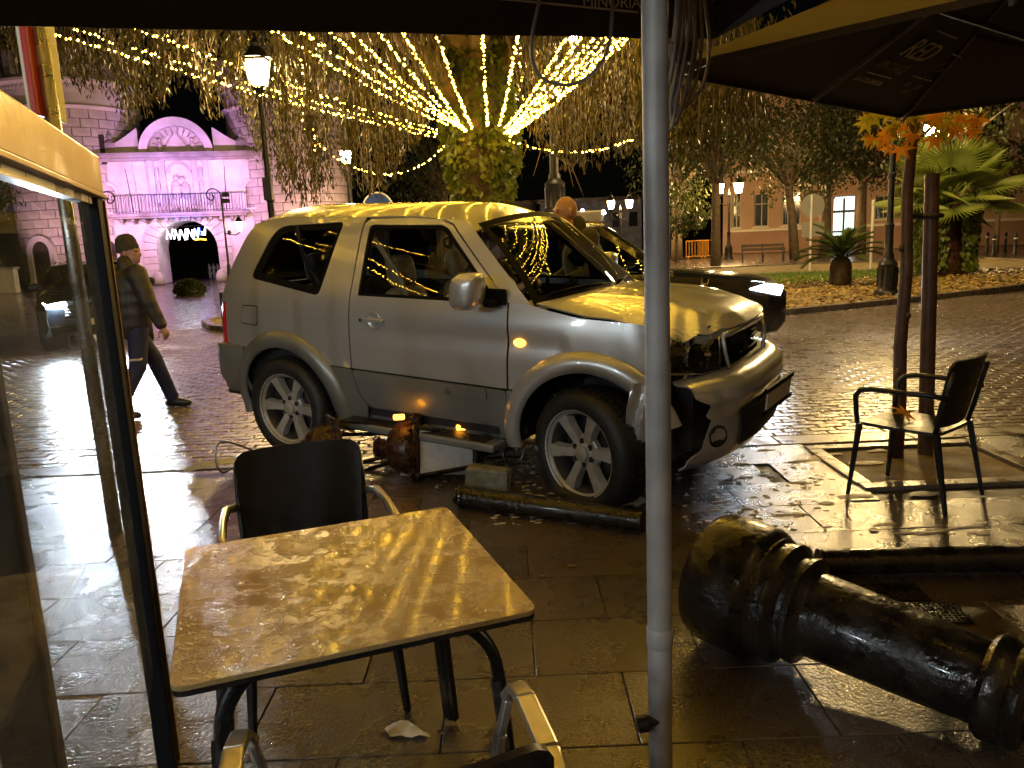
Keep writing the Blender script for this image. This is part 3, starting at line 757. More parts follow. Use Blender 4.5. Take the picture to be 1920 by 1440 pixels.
bu = MB(); bu.grid(lambda u, v: bumper(u * (.845 + .018 * math.sin(v * 9) + .006 * math.sin(v * 31) - .03 * v), v), 60, 27); bu.build("front_bumper", "silver_paint", suv, smooth=True, solid=.012)
MB().grid(lambda u, v: (lambda p: (p[0] + .014, p[1], p[2]))(bumper(.22 + u * .50, .46 + v * .34)), 30, 8).build("lower_grille", "interior_dark", suv, smooth=True)
fg = MB(); p = bumper(.80, .66); fg.lathe([(.002, .0), (.05, .0), (.06, .012), (.068, 0)], 18, Matrix.Translation((p[0] + .012, p[1] + .02, p[2])) @ Matrix.Rotation(R(90), 4, 'Y') @ Matrix.Rotation(R(35), 4, 'X'), cap=False); fg.build("fog_lamp", "interior_dark", suv, smooth=True)
pl = MB().box((0, 0, 0), (.012, .52, .115)); pb = pl.build("number_plate", "plate_white", suv, bevel=.003); pb.location = (nose(0) + .235, -.02, .735); pb.rotation_euler = (0, .05, -.06)
MB().box((0.0, 0, .068), (.02, .6, .03)).box((0, 0, -.07), (.02, .6, .025)).build("plate_holder", "seal_black", pb)
# torn liner and cavity at the near corner
MB().grid(lambda u, v: (2.96 + .10 * math.sin(u * 3), -(.50 + .34 * v), .42 + .52 * u + .02 * math.sin(v * 19)), 10, 10).build("torn_liner", "interior_dark", suv, smooth=True)
fl = MB().grid(lambda u, v: (2.86 + .12 * v + .05 * u * (v - .5), -(.93 + .03 * math.sin(u * 3.) - .05 * v + .02 * math.sin(v * 9 + u * 5)), .92 - .42 * u + .05 * v * u * 2), 14, 8)
fl.build("torn_flare", "silver_paint", suv, smooth=True, solid=.006)
for c in (RA, FA):
    for s in (-1, 1):
        lb = MB(); n = 16
        for i in range(n + 1):
            a = R(-5 + 190 * i / n)
            for yy in (.84, .45): lb.v.append((c[0] + .50 * math.cos(a), s * yy, c[1] + .50 * math.sin(a)))
        lb.f = [(2 * i, 2 * i + 1, 2 * i + 3, 2 * i + 2) for i in range(n)]
        o_ = len(lb.v); lb.v += [(c[0] + .5 * math.cos(R(-5 + 190 * i / n)), s * .45, c[1] + .5 * math.sin(R(-5 + 190 * i / n))) for i in range(n + 1)]
        lb.f.append(tuple(o_ + i for i in range(n + 1)))
        lb.build("wheel_arch_liner", "interior_dark", suv)
# rear: tailgate, rear bumper, tail lamps, fuel flap
MB().grid(lambda u, v: (xr(.5 + u * 1.33) - .05 * (1 - (2 * v - 1) ** 2), (2 * v - 1) * HW(xr(.5 + u * 1.33), .5 + u * 1.33) * .97, .5 + u * 1.33), 4, 10).build("tailgate_lower", "silver_paint", suv, smooth=True) if False else None
tg = MB()
for (z0, z1, v0, v1) in [(.45, 1.30, -.9, .9), (1.30, 1.82, -.9, -.72), (1.30, 1.82, .72, .9), (1.76, 1.83, -.72, .72)]:
    tg.grid(lambda u, v: ((lambda z, vv: (xr(z) - .05 * (1 - vv * vv) - .005, vv * HW(xr(z), z), z))(z0 + u * (z1 - z0), v0 + v * (v1 - v0))), 6, 10)
tg.build("tailgate", "silver_paint", suv, smooth=True)
MB().grid(lambda u, v: ((lambda z, vv: (xr(z) - .05 * (1 - vv * vv) - .003, vv * HW(xr(z), z), z))(1.30 + u * .46, -.72 + v * 1.44)), 6, 10).build("rear_window", "car_glass", suv, smooth=True)
def rbump(u, v):
    sec = [(-.03, .875), (.035, .865), (.05, .80), (.045, .72), (.035, .60), (.0, .48), (-.06, .44)]
    k = v * (len(sec) - 1); i = min(int(k), len(sec) - 2); t = k - i; dx = sec[i][0] * (1 - t) + sec[i + 1][0] * t; z = sec[i][1] * (1 - t) + sec[i + 1][1] * t
    a = u * 2 - 1; s = -1 if a > 0 else 1; a = abs(a)
    if a > .62:
        q_ = (a - .62) / .38; return (-.64 + q_ * .26, s * (HW(-.5, z) * .985 + dx), z)
    th = a / .62; y = s * .885 * min(1, th * 1.02); x = -.76 - dx + .13 * th ** 5
    return (x, s * min(abs(y), HW(-.5, z) * .985 + dx), z)
MB().grid(rbump, 60, 18).build("rear_bumper", "cladding_paint", suv, smooth=True, solid=.01)
for s in (-1, 1):
    tl_ = MB().grid(lambda u, v: ((lambda z, t: (-.615 - .10 * t + .02 * (z - .86), s * (HW(-.6, z) + .012 - .07 * t ** 1.5), z))(.865 + u * .335, v)), 10, 8)
    o = tl_.build("tail_lamp", "tail_red", suv, smooth=True, solid=.01)
side_panel("fuel_flap", rounded([(-.40, 1.06), (-.21, 1.05), (-.20, 1.19), (-.37, 1.19)], .03), [], "silver_paint", .005, (-1,), sp=.04)
fr_ = rounded([(-.405, 1.053), (-.205, 1.043), (-.195, 1.197), (-.375, 1.197)], .03)
side_panel("fuel_flap_gap", fr_, [rounded([(-.40, 1.06), (-.21, 1.05), (-.20, 1.19), (-.37, 1.19)], .03)], "seal_black", .0025, (-1,), sp=.04, solid=.002)
# running board
for s in (-1, 1):
    MB().box((1.27, s * .90, .40), (1.36, .16, .055)).build("running_board", "cladding_paint", suv, bevel=.015)
    MB().box((1.27, s * .90, .430), (1.2, .12, .006)).build("step_tread", "rubber", suv)
# wheels
def tyre_prof(r=.39, w_=.13):
    return [(.262, -w_ * .85), (.285, -w_ * .98), (.32, -w_ * 1.02), (.36, -w_ * .97), (r - .008, -w_ * .80), (r, -w_ * .6), (r, w_ * .6), (r - .008, w_ * .80), (.36, w_ * .97), (.32, w_ * 1.02), (.285, w_ * .98), (.262, w_ * .85)]
def make_wheel(parent, loc, side, steer=0., flat=False, camber=0., prof=None, scale=1., name="wheel", spin=0., nsp=6, spokem="alloy"):
    wh = bpy.data.objects.new(name, None); COL.objects.link(wh); wh.parent = parent; wh.location = loc; wh.rotation_euler = (0, camber, steer); wh.scale = (scale,) * 3
    A = Matrix.Rotation(R(90) * (1 if side < 0 else -1), 4, 'X')   # axle: +z of the lathe -> outward
    t = MB().lathe(prof or tyre_prof(), 56, None, cap=False)
    # tread blocks
    for k in range(60):
        a = 2 * math.pi * k / 60
        for zz_ in (-.055, .0, .055):
            M = Matrix.Rotation(a + (.03 if zz_ == 0 else 0), 4, 'Z') @ Matrix.Translation((.392, 0, zz_)); t.box((0, 0, 0), (.012, .028, .042), M)
    if flat:
        nv_ = []
        for (x, y, z) in t.v:
            # local wheel frame: after A, -y of lathe is down for side<0 ; flatten the bottom
            q_ = (A @ Vector((x, y, z)))
            if q_.z < -.24:
                d = -.24 - q_.z; q_.z = -.24 - d * .52; q_.y *= 1 + 2.2 * d; q_.x *= 1 + .5 * d
            nv_.append(tuple(q_))
        t.v = nv_; ty = t.build("tyre", "rubber", wh, smooth=True, angle=40)
    else:
        t.v = [tuple(A @ Vector(p)) for p in t.v]; ty = t.build("tyre", "rubber", wh, smooth=True, angle=40)
    r = MB(); M = A @ Matrix.Diagonal((1.16, 1.16, 1.05, 1))
    r.lathe([(.214, .085), (.232, .112), (.238, .115), (.236, .10)], 48, M, cap=False)
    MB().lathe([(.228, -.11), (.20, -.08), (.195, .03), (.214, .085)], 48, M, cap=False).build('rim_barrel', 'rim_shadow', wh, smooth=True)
    sa = Matrix.Rotation(R(spin), 4, 'Z')
    for k in range(nsp):
        a = 2 * math.pi * k / nsp; T = M @ sa @ Matrix.Rotation(a, 4, 'Z'); hw0, hw1 = .024, .034
        vs = [(.05, -hw0, .060), (.05, hw0, .060), (.215, -hw1, .088), (.215, hw1, .088), (.05, -hw0 - .006, .02), (.05, hw0 + .006, .02), (.215, -hw1 - .012, .045), (.215, hw1 + .012, .045), (.14, -hw0 * .98, .083), (.14, hw0 * .98, .083), (.14, -hw0 - .010, .035), (.14, hw0 + .010, .035)]
        r.add(vs, [(0, 8, 9, 1), (8, 2, 3, 9), (4, 10, 8, 0), (10, 6, 2, 8), (1, 9, 11, 5), (9, 3, 7, 11), (2, 6, 7, 3)], T)
        for dx_ in (-.3,):
            r.lathe([(.018, .045), (.018, .061), (.013, .061), (.013, .05)], 10, M @ sa @ Matrix.Rotation(a + math.pi / nsp, 4, 'Z') @ Matrix.Translation((.068, 0, 0)), cap=False)
    r.lathe([(.10, .02), (.095, .045), (.062, .062), (.045, .068), (.042, .085), (.03, .09), (.001, .092)], 24, M, cap=False)
    for k in range(nsp):
        MB().lathe([(.001, .066), (.016, .066), (.017, .05)], 10, M @ sa @ Matrix.Rotation(2 * math.pi * (k + .5) / nsp, 4, "Z") @ Matrix.Translation((.062, 0, 0)), cap=False).build("lug_recess", "brake_dark", wh)
    r.build("rim", spokem, wh, smooth=True, angle=35)
    d = MB().lathe([(.001, .0), (.165, .0), (.165, -.02), (.05, -.02)], 32, M, cap=False); d.lathe([(.19, -.03), (.001, -.03)], 24, M, cap=False); d.build("brake_disc", "brake_dark", wh, smooth=True, angle=40)
    return wh
make_wheel(suv, (.05, -.80, .423), -1, spin=0)
make_wheel(suv, (.05, .80, .423), 1)
make_wheel(suv, (2.56, -.83, .445), -1, steer=-.31, flat=True, spin=8)
make_wheel(suv, (2.56, .78, .46), 1, steer=-.31)
# cabin
cb = MB()
for c, d in [((.75, 0, .50), (2.7, 1.6, .04)), ((.6, -.80, .86), (2.6, .03, .82)), ((.6, .80, .86), (2.6, .03, .82)), ((-.62, 0, .9), (.03, 1.5, .8)), ((2.0, 0, .85), (.05, 1.5, .75))]: cb.box(c, d)
cb.build("cabin_tub", "interior_dark", suv)
db = MB(); db.grid(lambda u, v: (1.72 + .45 * u, -.74 + 1.48 * v, 1.17 + .09 * math.sin(min(1, u * 1.6) * 1.57) + .05 * (u > .2) * math.sin(v * math.pi)), 8, 14)
db.grid(lambda u, v: (1.72 + .03 * math.sin(u * 3.1), -.74 + 1.48 * v, .80 + .37 * u), 4, 10); db.build("dashboard", "interior_beige", suv, smooth=True)
stw = MB(); c = Vector((1.50, .38, 1.22)); T = Matrix.Translation(c) @ Matrix.Rotation(R(-62), 4, 'Y')
stw.tube([T @ Vector((.185 * math.cos(a), .185 * math.sin(a), 0)) for a in np.linspace(0, 2 * math.pi, 25)[:-1]], .016, 8, closed=True)
stw.ball((0, 0, -.02), (.07, .07, .025), 12, 8, T)
for a in (0, 120, 240): stw.bar(T @ Vector((0, 0, -.01)), T @ Vector((.18 * math.cos(R(a + 90)), .18 * math.sin(R(a + 90)), 0)), .03, .015)
stw.tube([T @ Vector((0, 0, -.02)), T @ Vector((0, 0, -.35))], .03, 8); stw.build("steering_wheel", "dark_plastic", suv, smooth=True)
def seat(x, y, m, rear=False, wd=.48):
    st = bpy.data.objects.new("seat", None); COL.objects.link(st); st.parent = suv; st.location = (x, y, .5)
    def cush(b, c, d, M=None, e=.55):
        q_ = MB().ball((0, 0, 0), 1, 18, 12); sgn = lambda v: math.copysign(abs(v) ** e, v)
        T_ = Matrix.Translation(c); T_ = T_ if M is None else T_ @ M
        b.add([(sgn(a) * d[0] / 2, sgn(b2) * d[1] / 2, sgn(c2) * d[2] / 2) for a, b2, c2 in q_.v], q_.f, T_)
    b = MB(); cush(b, (.22, 0, .18), (.52, wd, .22)); b.build("cushion", m, st, smooth=True)
    b = MB(); cush(b, (-.06, 0, .52), (.17, wd, .66), Matrix.Rotation(R(-14), 4, 'Y')); b.build("backrest", m, st, smooth=True)
    b = MB(); cush(b, (-.15, 0, .95), (.12, .27, .24), Matrix.Rotation(R(-12), 4, 'Y')); b.build("headrest", m, st, smooth=True)
    return st
seat(.95, -.38, "interior_beige"); seat(.95, .38, "interior_beige"); seat(.12, .36, "seat_cloth"); seat(.12, -.36, "seat_cloth")
# near-side seat belt, grey strap seen through the quarter window
MB().tube([(.10, -.70, 1.78), (.13, -.71, 1.62), (.18, -.70, 1.50), (.33, -.66, 1.2)], .018, 6).build("seat_belt", "dark_plastic", suv)
MB().tube([(.80, -.66, 1.70), (.95, -.60, 1.45), (1.03, -.55, 1.2), (1.05, -.52, 1.0)], .022, 6).build("seat_belt", "interior_beige", suv)
MB().box((1.74, 0, 1.70), (.03, .22, .07)).bar((1.74, 0, 1.72), (1.72, 0, 1.84), .02, .02).build("rear_view_mirror", "dark_plastic", suv, bevel=.01)
# ================================================================== OTHER CARS
mat("black_paint", (.022, .024, .028), .2, .3, coat=1.)
mat("navy_paint", (.02, .025, .035), .25, .4, coat=.8)
emis("headlight_on", (.86, .93, 1.), 90)
emis("headlight_glare", (.82, .92, 1.), 220)
thin_glass("dark_glass", (.22, .25, .22), .10)
def make_car(name, label, paintm, loc, rz, L=4.6, H=1.70, W=.92, lamp="headlight_on", wheelbase=2.75, group=None, r=.35):
    t = thing(name, label, "car", loc, rz, group)
    rx, fx = .85, .85 + wheelbase
    hz = pchip([.2, .35, .55, .8, 1.0, 1.10], [.90, .965, 1., .995, .97, .94])
    pf = pchip([0, .12, .5, L - .9, L - .3, L - .05, L], [.80, .90, 1., 1., .94, .82, .74])
    hw = lambda x, z: W * hz(z) * pf(x)
    top = pchip([0, .1, .5, 3.0, 3.25, L - .7, L - .25, L - .06, L], [.92, 1.03, 1.06, 1.05, 1.06, .995, .94, .87, .78])
    low = lambda x: .26 if x > .4 and x < L - .4 else .34
    xs = np.linspace(.02, L - .02, 44)
    out = [(x, top(x) - .015) for x in reversed(xs)]
    bot = [(.02, .45), (.1, .36)] + arc(rx, r, r + .06, 180, 0, 14) + [(rx + .5, .24), (fx - .5, .24)] + arc(fx, r, r + .06, 180, 0, 14) + [(L - .15, .30), (L - .03, .42)]
    V, F = patch2d(bot + out, [], .09)
    for s in (-1, 1):
        b = MB(); b.v = [(x, s * hw(x, z), z) for x, z in V]; b.f = F if s < 0 else [tuple(reversed(f)) for f in F]; b.build("body_side", paintm, t, smooth=True)
        for xx in (1.35, 2.35, 3.25): MB().tube([(xx, s * (hw(xx, z) + .002), z) for z in np.linspace(.35, 1.03, 8)], .004, 4).build("door_gap", "seal_black", t)
        V4, F4 = patch2d(rounded([(L - .52, .86), (L - .12, .765), (L - .07, .88), (L - .3, .92)], .02), [], .06)
        b = MB(); b.v = [(x, s * (hw(x, z) + .006), z) for x, z in V4]; b.f = F4 if s < 0 else [tuple(reversed(f)) for f in F4]; b.build("headlight_side_lens", lamp if lamp == "headlight_on" else "lamp_clear", t, smooth=True)
        for c in (rx, fx): flare_ = MB().tube([(x, s * (hw(x, max(z, .3)) + .005), z) for x, z in arc(c, r, r + .075, 178, 2, 16)], .022, 6); flare_.build("wheel_arch_trim", "seal_black", t, smooth=True)
        for c in (rx, fx):
            lb = MB().lathe([(r + .05, 0), (r + .05, .35)], 24, Matrix.Translation((c, s * .84, r)) @ Matrix.Rotation(R(90) * (1 if s > 0 else -1), 4, 'X'), cap=True); lb.build("wheel_arch_liner", "interior_dark", t)
            make_wheel(t, (c, s * (W - .12), r - .005), s, scale=r / .39, nsp=5, spokem="alloy")
    def deck(x0, x1, nm, m, n=18, bul=.05):
        b = MB().grid(lambda u, v: ((lambda x, k: (x, k * hw(x, 1.0), top(x) - .015 + bul * (1 - k * k) ** .8))(x0 + u * (x1 - x0), v * 2 - 1)), n, 20); b.build(nm, m, t, smooth=True)
    deck(3.2, L - .03, "bonnet", paintm, 26, .07); deck(.02, .5, "tail_deck", paintm)
    # front face
    b = MB().grid(lambda u, v: ((lambda z, k: (L - .02 - .20 * abs(k) ** 3 - (.05 if z < .4 else 0), k * hw(L - .02, z) * 1.02, z))(.26 + u * (top(L) + .06 - .26), v * 2 - 1)), 10, 24); b.build("front_bumper", paintm, t, smooth=True)
    b = MB().grid(lambda u, v: ((lambda z, k: (L + .012 - .20 * abs(k * .62) ** 3, k * .45, z))(.58 + u * .22, v * 2 - 1)), 4, 12); b.build("grille", "seal_black", t, smooth=True)
    g3 = MB()
    for zz_ in (.63, .68, .73): g3.tube([(L + .02 - .20 * abs(k * .62) ** 3, k * .44, zz_) for k in np.linspace(-1, 1, 9)], .008, 5)
    g3.build("grille_bar", "chrome", t, smooth=True)
    b = MB().grid(lambda u, v: ((lambda z, k: (L - .01 - .20 * abs(k * .9) ** 3 - (.05 if z < .4 else 0), k * .62, z))(.32 + u * .14, v * 2 - 1)), 4, 12); b.build("air_intake", "seal_black", t, smooth=True)
    for s in (-1, 1):
        b = MB().grid(lambda u, v: ((lambda z, k: (L - .005 - .30 * (k - .52) ** 1.0 * .9 - .05 * u, s * k * W * .86, z))(.76 + u * (.12 + .02 * v), .52 + v * .44)), 4, 10)
        b.build("headlight", lamp, t, smooth=True)
        MB().box((2.95, s * (W + .06), 1.10), (.12, .2, .14)).build("wing_mirror", paintm, t, bevel=.04)
        MB().box((L - .1, s * .62, .44), (.1, .16, .02)).build("fog_lamp", "lamp_clear", t, bevel=.008)
        b = MB().grid(lambda u, v: (.03 + .18 * v ** 2 * (1), s * (W * .62 + .24 * v), .80 + u * .16), 4, 6); b.build("tail_lamp", "tail_red", t, smooth=True)
    b = MB().grid(lambda u, v: (.01 + .05 * abs(v * 2 - 1) ** 3 + (.02 if u > .8 else 0), (v * 2 - 1) * hw(.02, .3 + u * .6), .3 + u * .62), 8, 12); b.build("rear_bumper", paintm, t, smooth=True)
    MB().box((L + .03, 0, .50), (.012, .5, .11)).build("number_plate", "plate_white", t, bevel=.003)
    # greenhouse: glass panes between pillars and roof
    def gh(x, z):   # half width of greenhouse
        return (W * .955 - (z - 1.04) * .42)
    ff = lambda z: 3.28 - (z - 1.04) * (1.05 / (H - 1.04)) ; rr = lambda z: .28 + (z - 1.04) * (.45 / (H - 1.04))
    RZ = H - .08
    for s in (-1, 1):
        side = [(rr(1.05), 1.05), (ff(1.05), 1.05), (ff(RZ), RZ), (rr(RZ), RZ)]
        pa = [rounded([(rr(1.09) + .1, 1.09), (1.28, 1.09), (1.30, RZ - .03), (rr(RZ) + .08, RZ - .05)], .04), rounded([(1.36, 1.09), (2.30, 1.09), (2.26, RZ - .03), (1.37, RZ - .03)], .04), rounded([(2.38, 1.09), (ff(1.09) - .12, 1.09), (ff(RZ) - .10, RZ - .04), (2.33, RZ - .03)], .04)]
        V2, F2 = patch2d(side, pa, .12); b = MB(); b.v = [(x, s * gh(x, z), z) for x, z in V2]; b.f = F2 if s < 0 else [tuple(reversed(f)) for f in F2]; b.build("pillars", paintm, t, smooth=True)
        for P_ in pa:
            V2, F2 = patch2d(P_, [], .15); b = MB(); b.v = [(x, s * (gh(x, z) - .004), z) for x, z in V2]; b.f = F2 if s < 0 else [tuple(reversed(f)) for f in F2]; b.build("side_window", "dark_glass", t, smooth=True)
    MB().grid(lambda u, v: ((lambda z, k: (ff(z) + .10 * (1 - k * k) + .01, k * gh(0, z) * .98, z))(1.06 + u * (RZ - 1.06), v * 2 - 1)), 8, 14).build("windscreen", "dark_glass", t, smooth=True)
    MB().grid(lambda u, v: ((lambda z, k: (rr(z) - .05 * (1 - k * k), k * gh(0, z) * .98, z))(1.08 + u * (RZ - 1.08), v * 2 - 1)), 6, 10).build("rear_window", "dark_glass", t, smooth=True)
    MB().grid(lambda u, v: ((lambda x, k: (x + (.10 * (1 - k * k) if u > .99 else 0), k * gh(0, RZ) * 1.0, RZ - .01 + .085 * (1 - abs(k) ** 3) * (1 - .55 * abs(2 * u - 1.1) ** 3)))(rr(RZ) - .03 + u * (ff(RZ) - rr(RZ) + .05), v * 2 - 1)), 16, 18).build("roof", paintm, t, smooth=True)
    for s in (-1, 1): MB().tube([(x, s * .62, RZ + .05 + .02 * math.sin(u * 3.14)) for u, x in zip(np.linspace(0, 1, 8), np.linspace(.95, 2.2, 8))], .014, 6).build("roof_rail", "chrome", t, smooth=True)
    MB().box((2.0, 0, .62), (2.6, 1.4, .7)).build("cabin", "interior_dark", t)
    for yy in (-.36, .36): MB().box((1.75, yy, 1.15), (.16, .44, .5)).ball((1.7, yy, 1.48), (.07, .14, .12), 10, 8).build("seat", "seat_cloth", t, bevel=.05, smooth=True)
    return t
c2 = make_car("passing_car", "glossy black crossover car driving past with its white headlight lit", "black_paint", (-1.05, 11.05, 0), R(-6), L=4.7, H=1.80)
c3 = make_car("waiting_car", "dark car with glaring headlights facing the terrace beyond the glass screen", "navy_paint", (-9.2, 17.6, 0), R(-64), L=4.4, H=1.55, lamp="headlight_glare")
# the beams of those headlights
import mathutils
def beam(car, L, y, z, power, ang, col=(.86, .93, 1.), tilt=-.06):
    bpy.context.view_layer.update()
    M = car.matrix_world; a = M @ Vector((L + .06, y, z)); b_ = M @ Vector((L + 5, y, z + 5 * tilt)); return spot_light("headlight_beam", a, b_, power, col, ang, .8, .07)
for y in (-.55, .55): beam(c2, 4.7, y, .78, 150, 70)
for y in (-.55, .55): beam(c3, 4.4, y, .78, 480, 52, tilt=-.09)
# ================================================================== PEOPLE
mat("skin", (.50, .29, .20), .5, nvar=.12, nscale=30, bump=.1, bscale=120)
mat("knit_olive", (.055, .05, .04), .9, bump=.8, bscale=130)
mat("trousers_navy", (.018, .022, .075), .7, nvar=.3, nscale=6, bump=.4, bscale=14)
mat("boot", (.015, .014, .013), .35)
mat("coat_dark", (.02, .018, .016), .65, nvar=.3, nscale=5, bump=.4, bscale=10)
mat("jumper_grey", (.05, .047, .045), .8, nvar=.2, nscale=9, bump=.5, bscale=50)
mat("reflective", (.6, .55, .45), .3)
mat("eye_dark", (.02, .015, .012), .2)
mat("hair_fair", (.20, .13, .07), .7, bump=.6, bscale=60)
m = mat("puffer", (.038, .034, .028), .5, nvar=.1, nscale=8)
t = m.node_tree; b = t.nodes["Principled BSDF"]; tc = t.nodes.new("ShaderNodeTexCoord"); wv = t.nodes.new("ShaderNodeTexWave"); wv.bands_direction = 'Z'; wv.inputs["Scale"].default_value = 2.6; wv.inputs["Distortion"].default_value = .3; wv.inputs["Detail"].default_value = 2
t.links.new(tc.outputs["Object"], wv.inputs[0]); bp = t.nodes.new("ShaderNodeBump"); bp.inputs["Strength"].default_value = .35; bp.inputs["Distance"].default_value = .02; t.links.new(wv.outputs["Fac"], bp.inputs["Height"]); t.links.new(bp.outputs[0], b.inputs["Normal"])
def blob_mesh(name, parts, m, parent, voxel=.012, it=6):
    b = MB()
    for p in parts:
        if len(p) == 4: b.capsule(p[0], p[1], p[2], p[3], 12)
        else: b.ball(p[0], p[1], 16, 12, p[2] if len(p) > 2 else None)
    o = b.build(name, m, parent, smooth=True)
    md = o.modifiers.new("r", 'REMESH'); md.mode = 'VOXEL'; md.voxel_size = voxel; md.use_smooth_shade = True
    md = o.modifiers.new("s", 'SMOOTH'); md.iterations = it; md.factor = .5
    return o
def hand_parts(wr, el, side, curl=.5):
    """wrist wr, elbow el -> palm, four unequal curled fingers, thumb"""
    wr, el = Vector(wr), Vector(el); d = (wr - el).normalized(); sd = d.cross(Vector((0, 0, 1)))
    sd = sd.normalized() if sd.length > .05 else Vector((1, 0, 0))
    wd = Vector((1, 0, 0)) if abs(d.x) < .7 else Vector((0, 0, 1)); wd = (wd - d * wd.dot(d)).normalized(); nm = d.cross(wd) * side
    ps = [(wr, wr + d * .075, .030, .036)]
    for k, (o, L) in enumerate([(-.030, .066), (-.010, .078), (.010, .074), (.029, .058)]):
        b0 = wr + d * .085 + wd * o; b1 = b0 + (d * math.cos(curl) + nm * math.sin(curl)) * L * .55; b2 = b1 + (d * math.cos(curl * 2.2) + nm * math.sin(curl * 2.2)) * L * .5
        ps += [(b0, b1, .0105, .0095), (b1, b2, .0095, .008)]
    t0 = wr + d * .03 - wd * .03; t1 = t0 + (d * .7 - wd * .7 + nm * .3) * .05; ps += [(t0, t1, .012, .011), (t1, t1 + (d * .9 - wd * .1 + nm * .5) * .035, .011, .009)]
    return ps
def head_parts(c, yaw=0., tilt=0.):
    c = Vector(c); M = Euler((0, tilt, yaw)).to_matrix()
    P = lambda x, y, z: c + M @ Vector((x, y, z))
    M4 = M.to_4x4()
    def el(x, y, z, r): return (P(x, y, z), r, None)
    T = lambda p: p
    return [((0, 0, 0), (.098, .078, .112), Matrix.Translation(P(-.006, 0, .022)) @ M4), ((0, 0, 0), (.075, .062, .085), Matrix.Translation(P(.028, 0, -.045)) @ M4),
            (P(.085, 0, .012), P(.110, 0, -.022), .010, .016), (P(.075, 0, -.085), P(.082, 0, -.09), .026, .02), (P(.088, -.018, -.058), P(.088, .018, -.058), .010, .010),
            (P(.082, -.035, .028), P(.082, .035, .028), .014, .014), (P(-.01, -.082, .02), P(-.014, -.084, -.03), .015, .010), (P(-.01, .082, .02), P(-.014, .084, -.03), .015, .010)], P
def eyes(parent, P):
    for s in (-1, 1): MB().ball(P(.088, s * .033, .008), (.008, .012, .006), 8, 6).build("eye", "eye_dark", parent, smooth=True)
def person(label, loc, rz, J, top, legs, hat=None, headyaw=0., scale=1., puffy=1., hair=None, group=None, rot=None, collar=False):
    t = thing("person", label, "person", loc, rz, group); t.scale = (scale,) * 3
    if rot is not None: t.rotation_euler = rot
    V3 = {k: Vector(v) for k, v in J.items()}
    hp, P = head_parts(V3["head"], headyaw)
    sk = list(hp) + [(V3["neck"], V3["head"] - Vector((0, 0, .06)), .058, .055), (V3["pelvis"], V3["chest"], .13, .15), (V3["chest"], V3["neck"], .14, .07)]
    for s, n in ((-1, "r"), (1, "l")):
        sk += [(V3["chest"] + Vector((0, s * .1, .08)), V3["sh_" + n], .07, .06), (V3["sh_" + n], V3["el_" + n], .05, .042), (V3["el_" + n], V3["wr_" + n], .042, .028)]
        sk += hand_parts(V3["wr_" + n], V3["el_" + n], s)
        sk += [(V3["hip_" + n], V3["kn_" + n], .085, .055), (V3["kn_" + n], V3["an_" + n], .055, .04)]
    blob_mesh("body", sk, "skin", t, .008, 3)
    eyes(t, P)
    k = puffy
    jk = [(V3["pelvis"] + Vector((0, 0, -.03)), V3["chest"], .165 * k, .18 * k), (V3["chest"], V3["neck"] - Vector((0, 0, .05)), .17 * k, .09)]
    for s, n in ((-1, "r"), (1, "l")):
        jk += [(V3["pelvis"] + Vector((0, s * .07, .0)), V3["chest"] + Vector((0, s * .08, .05)), .135 * k, .135 * k), (V3["chest"] + Vector((0, s * .10, .10)), V3["sh_" + n], .10 * k, .088 * k),
               (V3["sh_" + n], V3["el_" + n], .086 * k, .068 * k), (V3["el_" + n], V3["el_" + n].lerp(V3["wr_" + n], .93), .066 * k, .05 * k)]
    if collar: jk += [(V3["neck"] - Vector((.02, 0, .02)), V3["neck"] + Vector((-.02, 0, .045)), .085, .075)]
    blob_mesh("jacket", jk, top, t, .012, 5)
    tr = [(V3["pelvis"] + Vector((0, 0, .02)), V3["pelvis"] - Vector((0, 0, .06)), .155, .14)]
    for n in "rl": tr += [(V3["hip_" + n], V3["kn_" + n], .105, .085), (V3["kn_" + n], V3["an_" + n] + Vector((0, 0, .02)), .082, .066)]
    blob_mesh("trousers", tr, legs, t, .012, 4)
    for n in "rl":
        a = V3["an_" + n]; fd = V3.get("ft_" + n, Vector((1, 0, 0)))
        fd = Vector(fd).normalized()
        blob_mesh("shoe", [(a + Vector((0, 0, .01)), a + Vector((0, 0, -.03)), .05, .048), (a - fd * .045 + Vector((0, 0, -.045)), a + fd * .15 + Vector((0, 0, -.05)), .040, .036), (a + fd * .05 + Vector((0, 0, -.03)), a + fd * .17 + Vector((0, 0, -.05)), .045, .034)], "boot", t, .01, 2)
    if hat:
        M4 = Matrix.Translation(V3["head"]) @ Euler((0, 0, headyaw)).to_matrix().to_4x4()
        hb = MB(); hb.lathe([(.106, .015), (.112, .018), (.113, .06), (.106, .066), (.104, .11), (.085, .155), (.05, .18), (.001, .188)], 24, M4 @ Matrix.Translation((-.008, 0, 0)) @ Matrix.Rotation(R(-12), 4, 'Y') @ Matrix.Diagonal((1.0, .86, 1, 1)), cap=False)
        hb.build("beanie", hat, t, smooth=True, solid=.006)
    if hair:
        blob_mesh("hair", [((0, 0, 0), (.112, .093, .115), Matrix.Translation(P(-.018, 0, .035))), (P(-.07, -.05, -.02), P(-.06, -.05, -.14), .05, .035), (P(-.07, .05, -.02), P(-.06, .05, -.14), .05, .035)], hair, t, .012, 4)
    return t
